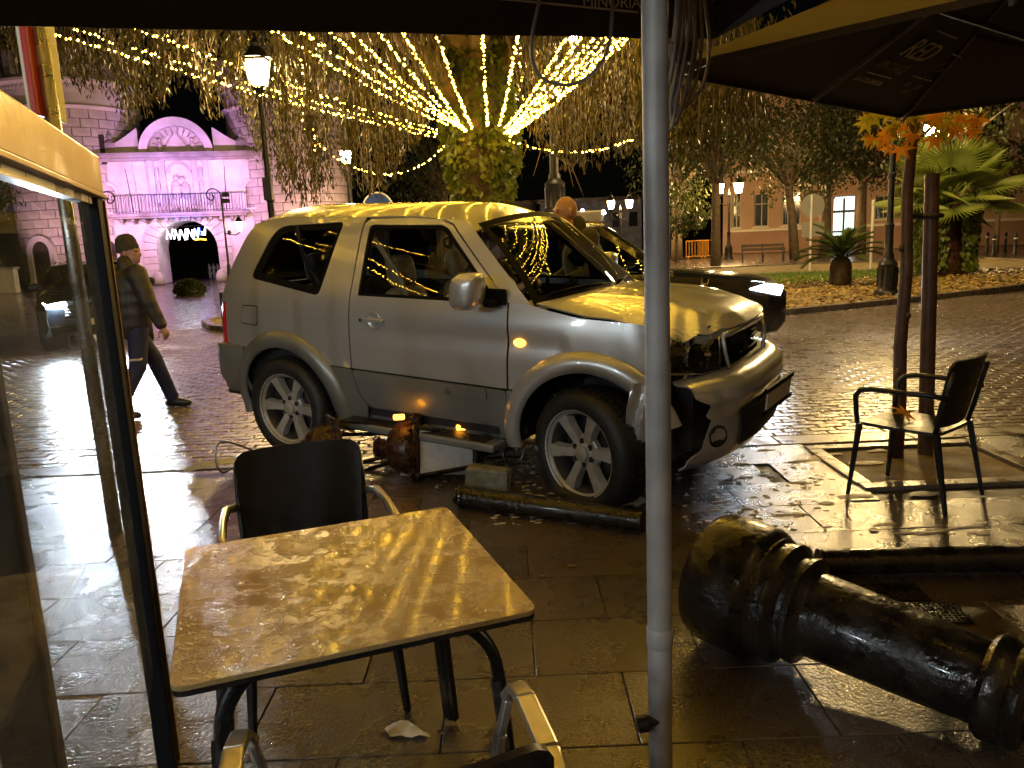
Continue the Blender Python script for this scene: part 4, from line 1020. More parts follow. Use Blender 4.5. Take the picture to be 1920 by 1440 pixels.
man = person("man in olive beanie, dark puffer jacket and navy work trousers striding over the pavers", (-3.80, 7.84, 0), R(52), dict(
    head=(.06, 0, 1.63), neck=(.02, 0, 1.49), chest=(.0, 0, 1.27), pelvis=(0, 0, .96), sh_r=(0, -.21, 1.42), el_r=(.02, -.33, 1.14), wr_r=(.10, -.37, .90), sh_l=(0, .21, 1.42), el_l=(-.03, .32, 1.14), wr_l=(.12, .27, .95),
    hip_r=(0, -.10, .92), kn_r=(-.08, -.15, .50), an_r=(-.32, -.14, .09), hip_l=(0, .10, .92), kn_l=(.20, .05, .52), an_l=(.33, .03, .085), ft_r=(.75, -.65, 0), ft_l=(.6, -.8, 0)), "puffer", "trousers_navy", "knit_olive", headyaw=-1.0, puffy=1.15, collar=True, scale=1.0)
MB().tube([(.0, -.185, .60), (-.10, -.235, .58), (-.16, -.17, .58)], .012, 6).build("reflective_band", "reflective", man)
bald = person("bald man in a dark jacket leaning over beside the windscreen of the crashed car", (.74, 7.28, 0), R(190), dict(
    head=(.17, 0, 1.64), neck=(.09, 0, 1.50), chest=(.03, 0, 1.27), pelvis=(-.04, 0, .96), sh_r=(.03, -.20, 1.43), el_r=(.07, -.29, 1.15), wr_r=(.28, -.22, 1.05), sh_l=(.03, .20, 1.43), el_l=(.07, .29, 1.15), wr_l=(.28, .20, 1.08),
    hip_r=(-.04, -.10, .92), kn_r=(.02, -.12, .50), an_r=(-.04, -.13, .085), hip_l=(-.04, .10, .92), kn_l=(.04, .12, .50), an_l=(-.02, .14, .085)), "jumper_grey", "coat_dark", headyaw=.15, scale=1.105, collar=True)
drv = person("driver in a dark jacket seated at the steering wheel of the crashed car", (-1.316, 6.622, 0), 0, dict(
    head=(1.17, .38, 1.615), neck=(1.10, .38, 1.47), chest=(1.06, .38, 1.24), pelvis=(1.04, .38, .88), sh_r=(1.08, .19, 1.39), el_r=(1.24, .15, 1.17), wr_r=(1.42, .26, 1.27), sh_l=(1.08, .57, 1.39), el_l=(1.24, .60, 1.17), wr_l=(1.43, .50, 1.27),
    hip_r=(1.05, .28, .80), kn_r=(1.48, .26, .90), an_r=(1.70, .26, .62), hip_l=(1.05, .48, .80), kn_l=(1.48, .50, .90), an_l=(1.68, .50, .62)), "coat_dark", "coat_dark", headyaw=-.2, hair="hair_fair", rot=(0.025, 0.045, CA))
# ================================================================== TERRACE FURNITURE, SCREEN, PARASOLS
m = mat("table_top", (.54, .36, .14), .14, coat=.2); t = m.node_tree; b = t.nodes["Principled BSDF"]
g_ = t.nodes.new("ShaderNodeTexCoord"); n1 = t.nodes.new("ShaderNodeTexNoise"); n1.inputs["Scale"].default_value = 9; n1.inputs["Detail"].default_value = 9; n1.inputs["Roughness"].default_value = .68; t.links.new(g_.outputs["Object"], n1.inputs[0])
mr = t.nodes.new("ShaderNodeMapRange"); mr.inputs[1].default_value = .46; mr.inputs[2].default_value = .54; mr.inputs[3].default_value = 0; mr.inputs[4].default_value = 1; t.links.new(n1.outputs["Fac"], mr.inputs[0])
n5 = t.nodes.new("ShaderNodeTexNoise"); n5.inputs["Scale"].default_value = 48; n5.inputs["Detail"].default_value = 3; t.links.new(g_.outputs["Object"], n5.inputs[0])
m5 = t.nodes.new("ShaderNodeMapRange"); m5.inputs[1].default_value = .52; m5.inputs[2].default_value = .66; t.links.new(n5.outputs["Fac"], m5.inputs[0])
a5 = t.nodes.new("ShaderNodeMath"); a5.operation = 'ADD'; t.links.new(mr.outputs[0], a5.inputs[0]); t.links.new(m5.outputs[0], a5.inputs[1])
bp = t.nodes.new("ShaderNodeBump"); bp.inputs["Strength"].default_value = .5; bp.inputs["Distance"].default_value = .003; t.links.new(a5.outputs[0], bp.inputs["Height"]); t.links.new(bp.outputs[0], b.inputs["Normal"])
r2 = t.nodes.new("ShaderNodeMapRange"); r2.inputs[3].default_value = .34; r2.inputs[4].default_value = .07; t.links.new(mr.outputs[0], r2.inputs[0]); t.links.new(r2.outputs[0], b.inputs["Roughness"])
mat("alu_arm", (.55, .52, .46), .32, .8, nvar=.1, nscale=30)
mat("gold_rail", (.40, .24, .05), .38, .25, nvar=.18, nscale=7, bump=.1, bscale=30, rvar=.1)
mat("canvas_brown", (.06, .042, .028), .85, bump=.2, bscale=250)
mat("canvas_print", (.75, .68, .55), .8)
mat("canvas_print_dim", (.32, .27, .2), .8)
mat("pole_grey", (.36, .34, .32), .5, .1, nvar=.3, nscale=6, bump=.05, bscale=60)
mat("cable", (.22, .19, .15), .5)
mat("box_green", (.20, .20, .13), .5, nvar=.35, nscale=18, bump=.3, bscale=40)
mat("milk_glass", (.62, .60, .55), .25, nvar=.12, nscale=30, bump=.3, bscale=110)
thin_glass("screen_pane", (.93, .96, .97), .03, dirt=.10, fk=.14)
mat("post_black", (.008, .008, .010), .6, spec=.2)
# table
tb = thing("cafe_table", "square cafe table with wet pale top and dark bent metal legs", "table", (-.472, 1.928, 0), .348)
S_ = .80; ol = rounded([(-S_ / 2, -S_ / 2), (S_ / 2, -S_ / 2), (S_ / 2, S_ / 2), (-S_ / 2, S_ / 2)], .035, 5)
MB().prism(ol, .728, .740).build("table_top", "table_top", tb, bevel=.002)
MB().prism([(x * .998, y * .998) for x, y in ol], .716, .7275).build("top_edge", "black_metal", tb)
for sx in (-1, 1):
    for sy in (-1, 1):
        c = []
        for k in range(9):
            a = R(90 * k / 8); c.append((sx * (.20 + .12 * math.sin(a)), sy * (.28 + .03 * math.sin(a)), .70 - .16 * (1 - math.cos(a))))
        c.append((sx * .355, sy * .335, .02))
        lg = MB()
        for p_, q_ in zip(c[:-1], c[1:]): lg.bar(p_, q_, .05, .022)
        lg.tube(c, .016, 6); lg.build("leg", "black_metal", tb)
MB().box((0, .28, .703), (.5, .03, .02)).box((0, -.28, .703), (.5, .03, .02)).box((0, 0, .703), (.03, .56, .018)).build("under_frame", "black_metal", tb)
# chairs
def make_chair(label, loc, rz, armm, group=None, flat=False):
    c = thing("terrace_chair", label, "chair", (*loc, 0), rz, group)
    def rr(u, v, W, H_, r=.07):  # rounded-rectangle squeeze
        return u, v
    P = rounded([(-.225, -.21), (.225, -.225), (.225, .225), (-.225, .21)], .05); V, F = patch2d(P, [], .05)
    MB().add([(x, y, .45 - .02 * (1 - (x / .24) ** 2) * (1 - (y / .24) ** 2) + .02 * max(0, x)) for x, y in V], F).build("seat", "dark_plastic", c, smooth=True, solid=.018)
    P = rounded([(-.205, .475), (.205, .475), (.235, .86), (-.235, .86)], [.05, .05, .06, .06]); V, F = patch2d(P, [], .05)
    MB().add([(-.215 - (z - .45) * .24 + .045 * (y / .24) ** 2, y, z) for y, z in V], F).build("backrest", "dark_plastic", c, smooth=True, solid=.014)
    for sx, sy in ((1, -1), (1, 1), (-1, -1), (-1, 1)):
        lg = MB(); top = (sx * .215, sy * .225, .445); bot = (sx * (.255 if sx > 0 else .30), sy * .255, 0.0)
        n = Vector(bot) - Vector(top)
        lg.bar(top, bot, .034, .034); q_ = lg.v[-8:]; mid = Vector(bot)
        lg.v[-8:] = [tuple(mid + (Vector(p) - mid) * .62) if p[2] < .1 else p for p in q_]
        lg.build("leg", "dark_plastic", c, bevel=.005)
    for sy in (-1, 1):
        MB().tube([(-.205, sy * .22, .44), (-.235, sy * .225, .56), (-.265, sy * .228, .70), (-.29, sy * .225, .80)], .014, 8).build("back_post", "dark_plastic", c, smooth=True)
        pts = [(-.265, sy * .235, .655), (-.20, sy * .275, .668), (-.05, sy * .285, .668), (.12, sy * .285, .668), (.19, sy * .28, .655), (.222, sy * .27, .615), (.226, sy * .25, .53), (.224, sy * .235, .45)]
        if flat:
            fb_ = MB()
            for p_, q_ in zip(pts[1:-1], pts[2:]): fb_.bar(p_, q_, .042, .02)
            fb_.build("arm", armm, c, bevel=.006)
        else: MB().tube(pts, .0155, 10).build("arm", armm, c, smooth=True)
    return c
make_chair("black terrace chair with pale metal arms on the far side of the wet table", (-.735, 2.60), R(-71), "alu_arm")
make_chair("dark plastic armchair standing alone with a yellow leaf on its seat", (2.35, 4.415), R(129), "dark_plastic")
make_chair("dark chair with flat pale arms tucked under the table's open side", (-.25, 1.265), R(103), "alu_arm", flat=True)
def star_leaf(size, m, parent, loc, rot, name="leaf", rays=5):
    b = MB(); b.v.append((0, 0, 0)); n = rays * 2
    for k in range(n + 1):
        a = R(-130 + 260 * k / n); q_ = size * (1. if k % 2 == 0 else .42) * (1 - .25 * abs(a) / 2.3)
        b.v.append((q_ * math.cos(a), q_ * math.sin(a), -.18 * q_ * q_ / size + .03 * size * (k % 2)))
    b.f = [(0, k, k + 1) for k in range(1, n + 1)]
    b.tube([(0, 0, 0), (-.5 * size, .02 * size, -.03 * size)], .012 * size + .0006, 4)
    o = b.build(name, m, parent); o.location = loc; o.rotation_euler = rot; return o
lf = star_leaf(.105, "leaf_orange", None, (2.33, 4.50, .475), (.55, -.35, .9), "fallen_leaf"); tag(lf, "yellow star-shaped leaf lying on the seat of the lone dark chair", "leaf")
# ---- glass wind screen
sd = Vector((.34, -.99, 0)).normalized(); far = Vector((-1.13, 2.19, 0))
scr = thing("glass_screen", "glass wind screen with yellow top rail and black posts beside the table", "screen", far, math.atan2(sd.y, sd.x))
LN = 1.9
MB().box((LN / 2 - .02, 0, 1.815), (LN, .06, .105)).build("top_rail", "gold_rail", scr, bevel=.006)
MB().box((LN / 2 - .02, 0, 1.757), (LN - .01, .075, .012)).build("rail_lip", "gold_rail", scr, bevel=.002)
MB().box((.03, .0, .876), (.075, .05, 1.752)).build("post", "post_black", scr, bevel=.004)
MB().box((-.017, .0, .88), (.012, .062, 1.74)).build("post_cover", "gold_rail", scr, bevel=.002)
MB().box((LN - .12, .0, .876), (.075, .05, 1.752)).build("post", "post_black", scr, bevel=.004)
MB().box((LN / 2 - .01, 0, 1.06), (LN - .2, .008, 1.38)).build("glass_pane", "screen_pane", scr)
MB().box((LN / 2, 0, 1.742), (LN - .2, .03, .018)).build("pane_channel", "steel", scr)
p2 = thing("screen_post", "black square post with brown edge standing behind the glass wind screen", "post", (-.995, 1.40, 0), math.atan2(sd.y, sd.x) + .1)
MB().box((0, 0, .9), (.07, .09, 1.8)).build("post", "post_black", p2, bevel=.004); MB().box((0, .05, .9), (.05, .008, 1.78)).build("edge_strip", "wood", p2); MB().box((0, 0, .01), (.14, .14, .02)).build("base_plate", "black_metal", p2, bevel=.003)
# ---- parasols
ua = thing("parasol", "dark brown parasol with straight valance hanging over the table, lettered edge", "parasol", (.335, 1.75, 0))
UO = Vector((.335, 1.75, 0))
A0, A1 = Vector((-2.5, 2.20, 2.275)), Vector((.78, 2.975, 2.275)); ad = (A1 - A0).normalized(); an = Vector((ad.y, -ad.x, 0))   # an points back to the camera
cn = MB(); Lw = (A1 - A0).length
def cA(u, v):
    p = A0 + ad * Lw * u + an * 2.9 * v; z = 2.44 + .36 * min(v, 1 - v) * 2 + .012 * math.sin(u * 25) * (v < .3); z = min(z, 2.44 + .36 * min(1, 2.6 * min(u, 1 - u))) ; return (p.x, p.y, z) - UO if False else tuple(Vector((p.x, p.y, z)) - UO)
cn.grid(cA, 24, 16); cn.build("canopy", "canvas_brown", ua, smooth=True, solid=.004)
va = MB().grid(lambda u, v: tuple(A0 + ad * Lw * u + Vector((0, 0, .168 * v)) - UO + an * (.004 * math.sin(u * 40))), 60, 4); va.build("valance", "canvas_brown", ua, smooth=True, solid=.003)
for e in (0, 1):
    va = MB().grid(lambda u, v: tuple(A0 + ad * Lw * e + an * 2.9 * u + Vector((0, 0, .168 * v)) - UO), 20, 3); va.build("valance", "canvas_brown", ua, smooth=True, solid=.003)
MB().tube([(0, 0, .02), (0, 0, 1.3)], .0295, 20).tube([(0, 0, 1.3), (0, 0, 2.66)], .0285, 20).build("pole", "pole_grey", ua, smooth=True, angle=50)
MB().lathe([(.03, .60), (.033, .605), (.033, .645), (.03, .65)], 20).build("clamp_ring", "pole_grey", ua, smooth=True, angle=40)
MB().lathe([(.003, 0), (.02, .004), (.022, .03), (.012, .04), (.008, .06)], 12, Matrix.Translation((-.065, -.02, .40)) @ Matrix.Rotation(R(80), 4, 'Y')).build("clamp_knob", "dark_plastic", ua, smooth=True, angle=40)
MB().lathe([(.001, .0), (.26, .0), (.26, .045), (.06, .07), (.04, .16), (.001, .16)], 24).build("base", "black_metal", ua, smooth=True, angle=40)
for e in ((-.0, .0), (1, 0), (0, 1), (1, 1)):
    q_ = Vector(cA(*e)); MB().bar((0, 0, 2.62), tuple(q_ - Vector((0, 0, .02))), .02, .03).build("rib", "pole_grey", ua)
TM = Matrix((( ad.x, 0, -an.x * -1, 0), (ad.y, 0, -an.y * -1, 0), (0, 1, 0, 0), (0, 0, 0, 1)))
def wordA(body, px, py, size, m):
    # lettering on the inner face of the valance
    d = ray(px, py); tt = ((A0 - Vector((0, 0, CAMH))).dot(an)) / d.dot(an); pos = Vector((0, 0, CAMH)) + d * tt + an * .008 - UO
    M = Matrix.Translation(pos) @ Matrix(((ad.x, 0, an.x, 0), (ad.y, 0, an.y, 0), (0, 1, 0, 0), (0, 0, 0, 1)))
    return text_obj("lettering", body, size, M, m, ua)
wordA("MINORÍA", 1146, 6, .052, "canvas_print")
for (x0, y0, x1, y1) in [(915, -3, 1195, 24)]:
    d0, d1 = ray(x0, y0), ray(x1, y1); q0 = [Vector((0, 0, CAMH)) + d * (((A0 - Vector((0, 0, CAMH))).dot(an)) / d.dot(an)) + an * .007 - UO for d in (d0, d1)]
    MB().bar(q0[0], q0[1], .003, .006).build("printed_line", "canvas_print", ua)
# right-hand parasol, turned 45 degrees
C0 = Vector((2.27, 4.60, 2.2)); e1 = Vector((-.733, -.68, 0)).normalized(); e2 = Vector((.68, -.733, 0)); SB = 2.25
cen = C0 + (e1 + e2) * SB / 2
ub = thing("parasol", "dark brown parasol printed RED VINTAGE above the lone dark chair", "parasol", (cen.x, cen.y, 0))
UB = Vector((cen.x, cen.y, 0)); PK = Vector((0, 0, 2.82))
cor = [C0 - UB, C0 + e1 * SB - UB, C0 + (e1 + e2) * SB - UB, C0 + e2 * SB - UB]
for k in range(4):
    a, b_ = cor[k], cor[(k + 1) % 4]
    def tri(u, v, a=a, b_=b_):
        e = a.lerp(b_, v); p = e.lerp(PK, u); sag = -.05 * math.sin(v * math.pi) * (1 - u) * 0 + -.035 * math.sin(u * math.pi); return tuple(p + Vector((0, 0, sag)))
    MB().grid(tri, 10, 10).build("canopy_panel", "canvas_brown", ub, smooth=True, solid=.004)
    MB().grid(lambda u, v: tuple(a.lerp(b_, u) + Vector((0, 0, -.02 + .02 * v)) - (PK - a).normalized() * 0), 12, 2).build("hem", "canvas_brown", ub, solid=.003)
    MB().bar(a + Vector((0, 0, .0)) + (PK - a) * .03 - Vector((0, 0, .045)), PK - Vector((0, 0, .03)), .016, .024).build("rib", "wood", ub)
    mid = (a + b_) / 2; MB().bar(mid.lerp(PK, .03) - Vector((0, 0, .045)), PK - Vector((0, 0, .03)), .012, .018).build("rib", "pole_grey", ub)
    MB().bar(a.lerp(PK, .48) - Vector((0, 0, .06)), (0, 0, 2.15), .014, .02).build("strut", "wood", ub)
MB().tube([(0, 0, 0.02), (0, 0, 2.84)], .024, 14).build("pole", "wood", ub, smooth=True, angle=40)
MB().lathe([(.001, 0), (.07, 0), (.07, .01), (.04, .02), (.035, .2), (.001, .2)], 24).build("ground_socket", "black_metal", ub, smooth=True, angle=40)
xa = -e1; mid = (cor[0] + cor[1]) / 2; up = (PK - mid).normalized(); nm = xa.cross(up)
def wordB(body, along, upd, size, m, sk=0.):
    pos = cor[0] + e1 * along + up * upd + nm * .045
    M = Matrix.Translation(pos) @ Matrix(((xa.x, up.x + sk * xa.x, nm.x, 0), (xa.y, up.y + sk * xa.y, nm.y, 0), (xa.z, up.z, nm.z, 0), (0, 0, 0, 1)))
    return text_obj("lettering", body, size, M, m, ub)
wordB("RED", .80, .42, .16, "canvas_print", .25); wordB("VINTAGE", .86, .30, .078, "canvas_print_dim", .1); wordB("LA COLORADA", .90, .20, .042, "canvas_print", .1)
for (al, u_, ln) in [(.78, .535, .24), (.88, .245, .27), (.44, .46, .13), (.31, .46, .1), (.52, .29, .12), (.38, .29, .1)]:
    p = cor[0] + e1 * al + up * u_ + nm * .045; MB().bar(p - xa * ln / 2, p + xa * ln / 2, .006, .004).build("printed_line", "canvas_print", ub)
for (al, u_) in [(.44, .40), (.31, .40), (.39, .36), (.52, .235), (.38, .235), (.44, .19)]: wordB("III I", al, u_, .045, "canvas_print_dim", .2)
# ---- cables hanging from the parasol
def cable(pts, r, label, name="hanging_cable", mm="cable", group=None):
    # smooth the polyline
    P = [Vector(p) for p in pts]
    for _ in range(3):
        Q = [P[0]]
        for a, b_ in zip(P[:-1], P[1:]): Q += [a * .75 + b_ * .25, a * .25 + b_ * .75]
        Q.append(P[-1]); P = Q
    o = MB().tube(P, r, 6).build(name, mm, None, smooth=True); return tag(o, label, "cable", group)
D = 2.35
cable([atd(x, y, D) for x, y in [(1020, -60), (1010, 10), (998, 60), (996, 110), (1010, 145), (1045, 160), (1085, 158), (1120, 130), (1143, 90), (1147, 40), (1150, -60)]], .0055, "pale cable sagging in a single loop below the lettered valance")
rr_ = random.Random(8)
for k, (xo, bt) in enumerate([(0, 250), (10, 240), (-6, 222), (18, 215), (4, 232), (26, 205)]):
    D = 2.0 + .02 * k; xs = 1262 + xo
    cable([atd(x, y, D) for x, y in [(xs + 28, -90), (xs + 32, 0), (xs + 26 + 4 * k, 90), (xs + 10 + 4 * k, 170), (xs - 2, bt - 6), (xs - 12 - 2 * k, bt - 8), (xs - 16 - k, 190), (xs + 4, 100), (xs + 14, 0), (xs + 14, -90)]], .0045, "grey cable looped in a bundle behind the pale parasol pole", group="cable loops behind the pole")
MB().box((0, 0, 0), (.06, .04, .05)).build("junction_box", "wood", None, loc=atd(1275, 100, 2.05), bevel=.006)
tag(bpy.data.objects["junction_box"], "small brown junction box among the looped cables behind the pole", "junction box")
# ================================================================== THE BROKEN LAMP POST
def lying(a, b_):  # matrix taking local +z to the direction a->b
    a, b_ = Vector(a), Vector(b_); return Matrix.Translation(a) @ (b_ - a).to_track_quat('Z', 'Y').to_matrix().to_4x4()
M = lying((.76, 2.88, .262), (1.46, 2.16, .172))
pdl = thing("lamp_pedestal", "thick black cast iron lamp post base toppled on the wet slabs", "lamp base"); pdl.matrix_world = M
MB().lathe([(.03, -.015), (.20, -.012), (.235, .0), (.252, .03), (.255, .10), (.252, .21), (.243, .235), (.225, .25)], 48).build("plinth", "iron_wet", pdl, smooth=True, angle=35)
MB().lathe([(.225, .25), (.228, .262), (.216, .275), (.214, .295), (.224, .303), (.224, .322), (.205, .335), (.185, .35), (.183, .368), (.195, .378), (.195, .395), (.165, .408), (.152, .425)], 48).build("moulding", "iron_wet", pdl, smooth=True, angle=35)
MB().lathe([(.152, .425), (.150, .55), (.142, .80), (.134, .965)], 48).build("shaft", "iron_wet", pdl, smooth=True, angle=35)
MB().lathe([(.134, .965), (.155, .968), (.168, .985), (.168, 1.01), (.155, 1.03), (.150, 1.04), (.158, 1.05), (.16, 1.075), (.148, 1.09), (.12, 1.095), (.115, 1.07), (.02, 1.06)], 48).build("collar", "iron_wet", pdl, smooth=True, angle=35)
o = MB().tube([(0, 0, 0), (0, 0, .18), (0, 0, 1.18)], [.063, .064, .058], 24).lathe([(.066, .0), (.072, .01), (.072, .03), (.066, .04)], 24, Matrix.Translation((0, 0, .02))).build("lamp_shaft", "iron_wet", None, smooth=True, angle=40); o.matrix_world = lying((-.36, 4.55, .066), (.70, 3.98, .066)); tag(o, "round black lamp shaft lying beside the flat front wheel", "lamp shaft")
bm_ = thing("lamp_shaft", "straight black lamp shaft lying behind the toppled pedestal", "lamp shaft"); bm_.matrix_world = lying((1.39, 3.38, .062), (2.75, 3.30, .062))
MB().tube([(0, 0, 0), (0, 0, 1.36)], .06, 24).build("tube", "iron_wet", bm_, smooth=True, angle=40); MB().lathe([(.06, -.002), (.063, -.002), (.063, .02), (.06, .02)], 24, cap=False).build("end_ring", "iron_wet", bm_, smooth=True, angle=40); MB().tube([(0, 0, -.12), (0, 0, .02)], .009, 8).build("tie_rod", "steel", bm_)
# lantern heads
def lantern_fallen(M, label, panes=True):
    t = thing("broken_lantern", label, "lantern"); t.matrix_world = M
    w0, w1, h = .105, .165, .40
    for k in range(4):
        T = Matrix.Rotation(R(90 * k), 4, 'Z')
        if panes: MB().add([(-w0 * .9, -w0, .03), (w0 * .9, -w0, .03), (w1 * .9, -w1, h - .02), (-w1 * .9, -w1, h - .02)], [(0, 1, 2, 3)], T).build("glass_pane", "milk_glass", t, solid=.004)
        MB().bar(T @ Vector((w0, -w0, 0)), T @ Vector((w1, -w1, h)), .022, .022).build("frame_bar", "iron_wet", t, bevel=.003)
        MB().bar(T @ Vector((-w1 - .01, -w1 - .004, h)), T @ Vector((w1 + .01, -w1 - .004, h)), .03, .026).build("frame_bar", "iron_wet", t, bevel=.003)
        MB().bar(T @ Vector((-w0, -w0 - .004, .01)), T @ Vector((w0, -w0 - .004, .01)), .024, .022).build("frame_bar", "iron_wet", t, bevel=.003)
    MB().lathe([(.215, h - .01), (.235, h), (.24, h + .02), (.225, h + .04), (.205, h + .055), (.20, h + .09), (.185, h + .15), (.14, h + .21), (.08, h + .235), (.06, h + .25), (.055, h + .28), (.075, h + .30), (.06, h + .33), (.001, h + .345)], 32).build("domed_cap", "rust", t, smooth=True, angle=50)
    for k in range(22):
        a = 2 * math.pi * k / 22; MB().ball((.232 * math.cos(a), .232 * math.sin(a), h + .045), .016, 8, 6).build("stud", "rust", t, smooth=True)
    for k in range(11):
        a = 2 * math.pi * (k + .5) / 11; MB().add([(.235 * math.cos(a - .16), .235 * math.sin(a - .16), h + .01), (.235 * math.cos(a + .16), .235 * math.sin(a + .16), h + .01), (.275 * math.cos(a), .275 * math.sin(a), h + .06)], [(0, 1, 2)]).build("crest", "rust", t, solid=.008)
    MB().lathe([(.10, .0), (.11, -.02), (.07, -.05), (.045, -.07), (.05, -.10), (.03, -.14), (.001, -.15)], 20).build("socket", "iron_wet", t, smooth=True, angle=50)
    return t
def lie(c, yaw, rollz, tip=0.):   # local +z (cap end) towards yaw in plan
    return Matrix.Translation(c) @ Matrix.Rotation(yaw, 4, 'Z') @ Matrix.Rotation(R(90) + tip, 4, 'Y') @ Matrix.Rotation(rollz, 4, 'Z')
ln1 = lantern_fallen(lie((-.25, 5.20, .185), R(176), R(6), -.03), "broken street lantern with rusty cap and milky pane lying against the crashed car")
ln2 = lantern_fallen(lie((-.86, 5.42, .19), R(200), R(30), .0), "second broken rusty lantern lying by the rear wheel, behind the chair back", False)
for (px, py, D_) in [(748, 782, 5.12), (866, 801, 5.10)]:  # two small emissive amber blocks set at the broken lantern
    o = MB().box((0, 0, 0), (.075, .03, .035)).build("amber_block", "amber_lit", None, loc=atd(px, py, D_), bevel=.008); tag(o, "small glowing amber block at the broken lantern", "marker lamp", "glowing amber blocks")
# scroll bracket, ballast box, shards and loose cable
sb = MB(); c0 = gp(960, 885)
sp = [(.015 + .11 * (a / 9.4)) for a in np.linspace(0, 9.4, 40)]
sb.tube([(c0.x + r_ * math.cos(a), c0.y + .3 * r_ * math.sin(a), .13 + r_ * math.sin(a)) for r_, a in zip(sp, np.linspace(0, 9.4, 40))], .011, 8)
tag(sb.build("scroll_bracket", "iron_wet", None, smooth=True), "curled black iron scroll bracket near the flat front wheel", "bracket")
bx = MB().box((0, 0, .07), (.27, .12, .14)).box((0, -.0, .142), (.25, .10, .012)).build("ballast_box", "box_green", None, bevel=.02); p = gp(915, 932); bx.location = (p.x, p.y, .05); bx.rotation_euler = (.0, .10, -.22); tag(bx, "dull green metal box lying on the round black lamp shaft", "box")
pz = gp(425, 885)
fg_ = MB().grid(lambda u, v: (pz.x - .30 + .62 * u, pz.y + (v - .5) * (.10 + .05 * u) + .12 * u, .02 + .045 * math.sin(u * 3.0) + .03 * math.sin(v * 3.14)), 14, 6)
tag(fg_.build("bumper_fragment", "silver_paint", None, smooth=True, solid=.006), "pale broken bumper strip lying on the pavement left of the black chair back", "car fragment")
pz = gp(900, 905)
tag(MB().grid(lambda u, v: (pz.x - .55 + .62 * u, pz.y + .14 + (v - .5) * .05 - .05 * u, .04 + .02 * math.sin(v * 3.14)), 8, 4).build("bumper_fragment", "silver_paint", None, smooth=True, solid=.006), "pale trim strip lying between the broken lantern and the green box", "car fragment")
cable([gp(440, 880) + Vector((0, 0, .02)), gp(412, 905) + Vector((0, 0, .05)), gp(405, 875) + Vector((0, 0, .14)), gp(420, 862) + Vector((0, 0, .16)), gp(460, 870) + Vector((0, 0, .14)), gp(520, 872) + Vector((0, 0, .03))], .008, "black cable loop sticking up beside the black chair back", "loose_cable", "dark_plastic")
deb = random.Random(21)
for k in range(26):
    px = deb.uniform(640, 1000); py = deb.uniform(870, 935); p = gp(px, py); s_ = deb.uniform(.015, .05)
    b = MB(); b.add([(0, 0, 0), (s_, deb.uniform(-.02, .02), deb.uniform(0, .02)), (s_ * .6, s_ * .7, deb.uniform(0, .03)), (-s_ * .2, s_ * .5, .005)], [(0, 1, 2, 3)])
    o = b.build("lantern_shard", deb.choice(["iron_wet", "rust", "lamp_clear"]), None, solid=.006); o.location = (p.x, p.y, .006); o.rotation_euler = (0, 0, deb.uniform(0, 6)); tag(o, "small broken shard scattered on the slabs around the fallen lantern", "shard", "shards around the fallen lantern")
# ================================================================== THE OLD GATE
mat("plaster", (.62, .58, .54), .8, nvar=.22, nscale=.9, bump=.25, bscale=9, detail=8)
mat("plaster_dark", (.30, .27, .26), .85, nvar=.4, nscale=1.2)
mat("stone_pale", (.52, .47, .42), .8, nvar=.3, nscale=1.1, bump=.35, bscale=12, detail=8)
mat("door_wood", (.03, .02, .015), .7)
gate = thing("city_gate", "old white city gate with round arch and balcony, floodlit pink and violet", "gate", (-17.55, 43.6, 0), .2)
I4 = Matrix.Identity(4)
ah = [(-1.55, 0)] + [(-1.55, 1.85)] + arc(0, 1.85, 1.55, 180, 0, 16)[1:-1] + [(1.55, 1.85), (1.55, 0)]
def niche(c): return [(c - .42, 3.95), (c + .42, 3.95), (c + .42, 4.95)] + arc(c, 4.95, .42, 0, 180, 10)[1:-1] + [(c - .42, 4.95)]
outer = [(-5.4, 0), (-1.56, 0)] + [(p[0], p[1]) for p in ah[1:-1]] + [(1.56, 0), (5.4, 0), (5.4, 5.2), (4.9, 5.35), (4.45, 5.9), (4.2, 6.6), (-4.2, 6.6), (-4.45, 5.9), (-4.9, 5.35), (-5.4, 5.2)]
slab2d(outer, [niche(-3.75), niche(3.75)], 2.6, I4, .45).build("wall", "plaster", gate)
for c in (-3.75, 3.75):
    MB().box((c, .45, 4.65), (1.0, .1, 1.6)).build("niche_back", "plaster", gate)
    nb = MB(); ring_ = arc(c, 4.95, .42, 0, 180, 12); r2_ = arc(c, 4.95, .58, 0, 180, 12)
    for i in range(12): nb.add([(ring_[i][0], -.08, ring_[i][1]), (r2_[i][0], -.08, r2_[i][1]), (r2_[i + 1][0], -.08, r2_[i + 1][1]), (ring_[i + 1][0], -.08, ring_[i + 1][1]), (ring_[i][0], .02, ring_[i][1]), (r2_[i][0], .02, r2_[i][1]), (r2_[i + 1][0], .02, r2_[i + 1][1]), (ring_[i + 1][0], .02, ring_[i + 1][1])], [(0, 1, 2, 3), (1, 5, 6, 2), (0, 3, 7, 4)])
    for s in (-1, 1): nb.box((c + s * .50, -.04, 4.45), (.15, .09, 1.0)).box((c + s * .5, -.05, 4.98), (.22, .12, .07))
    nb.box((c, -.08, 3.9), (1.3, .2, .1)); nb.build("niche_surround", "plaster", gate)
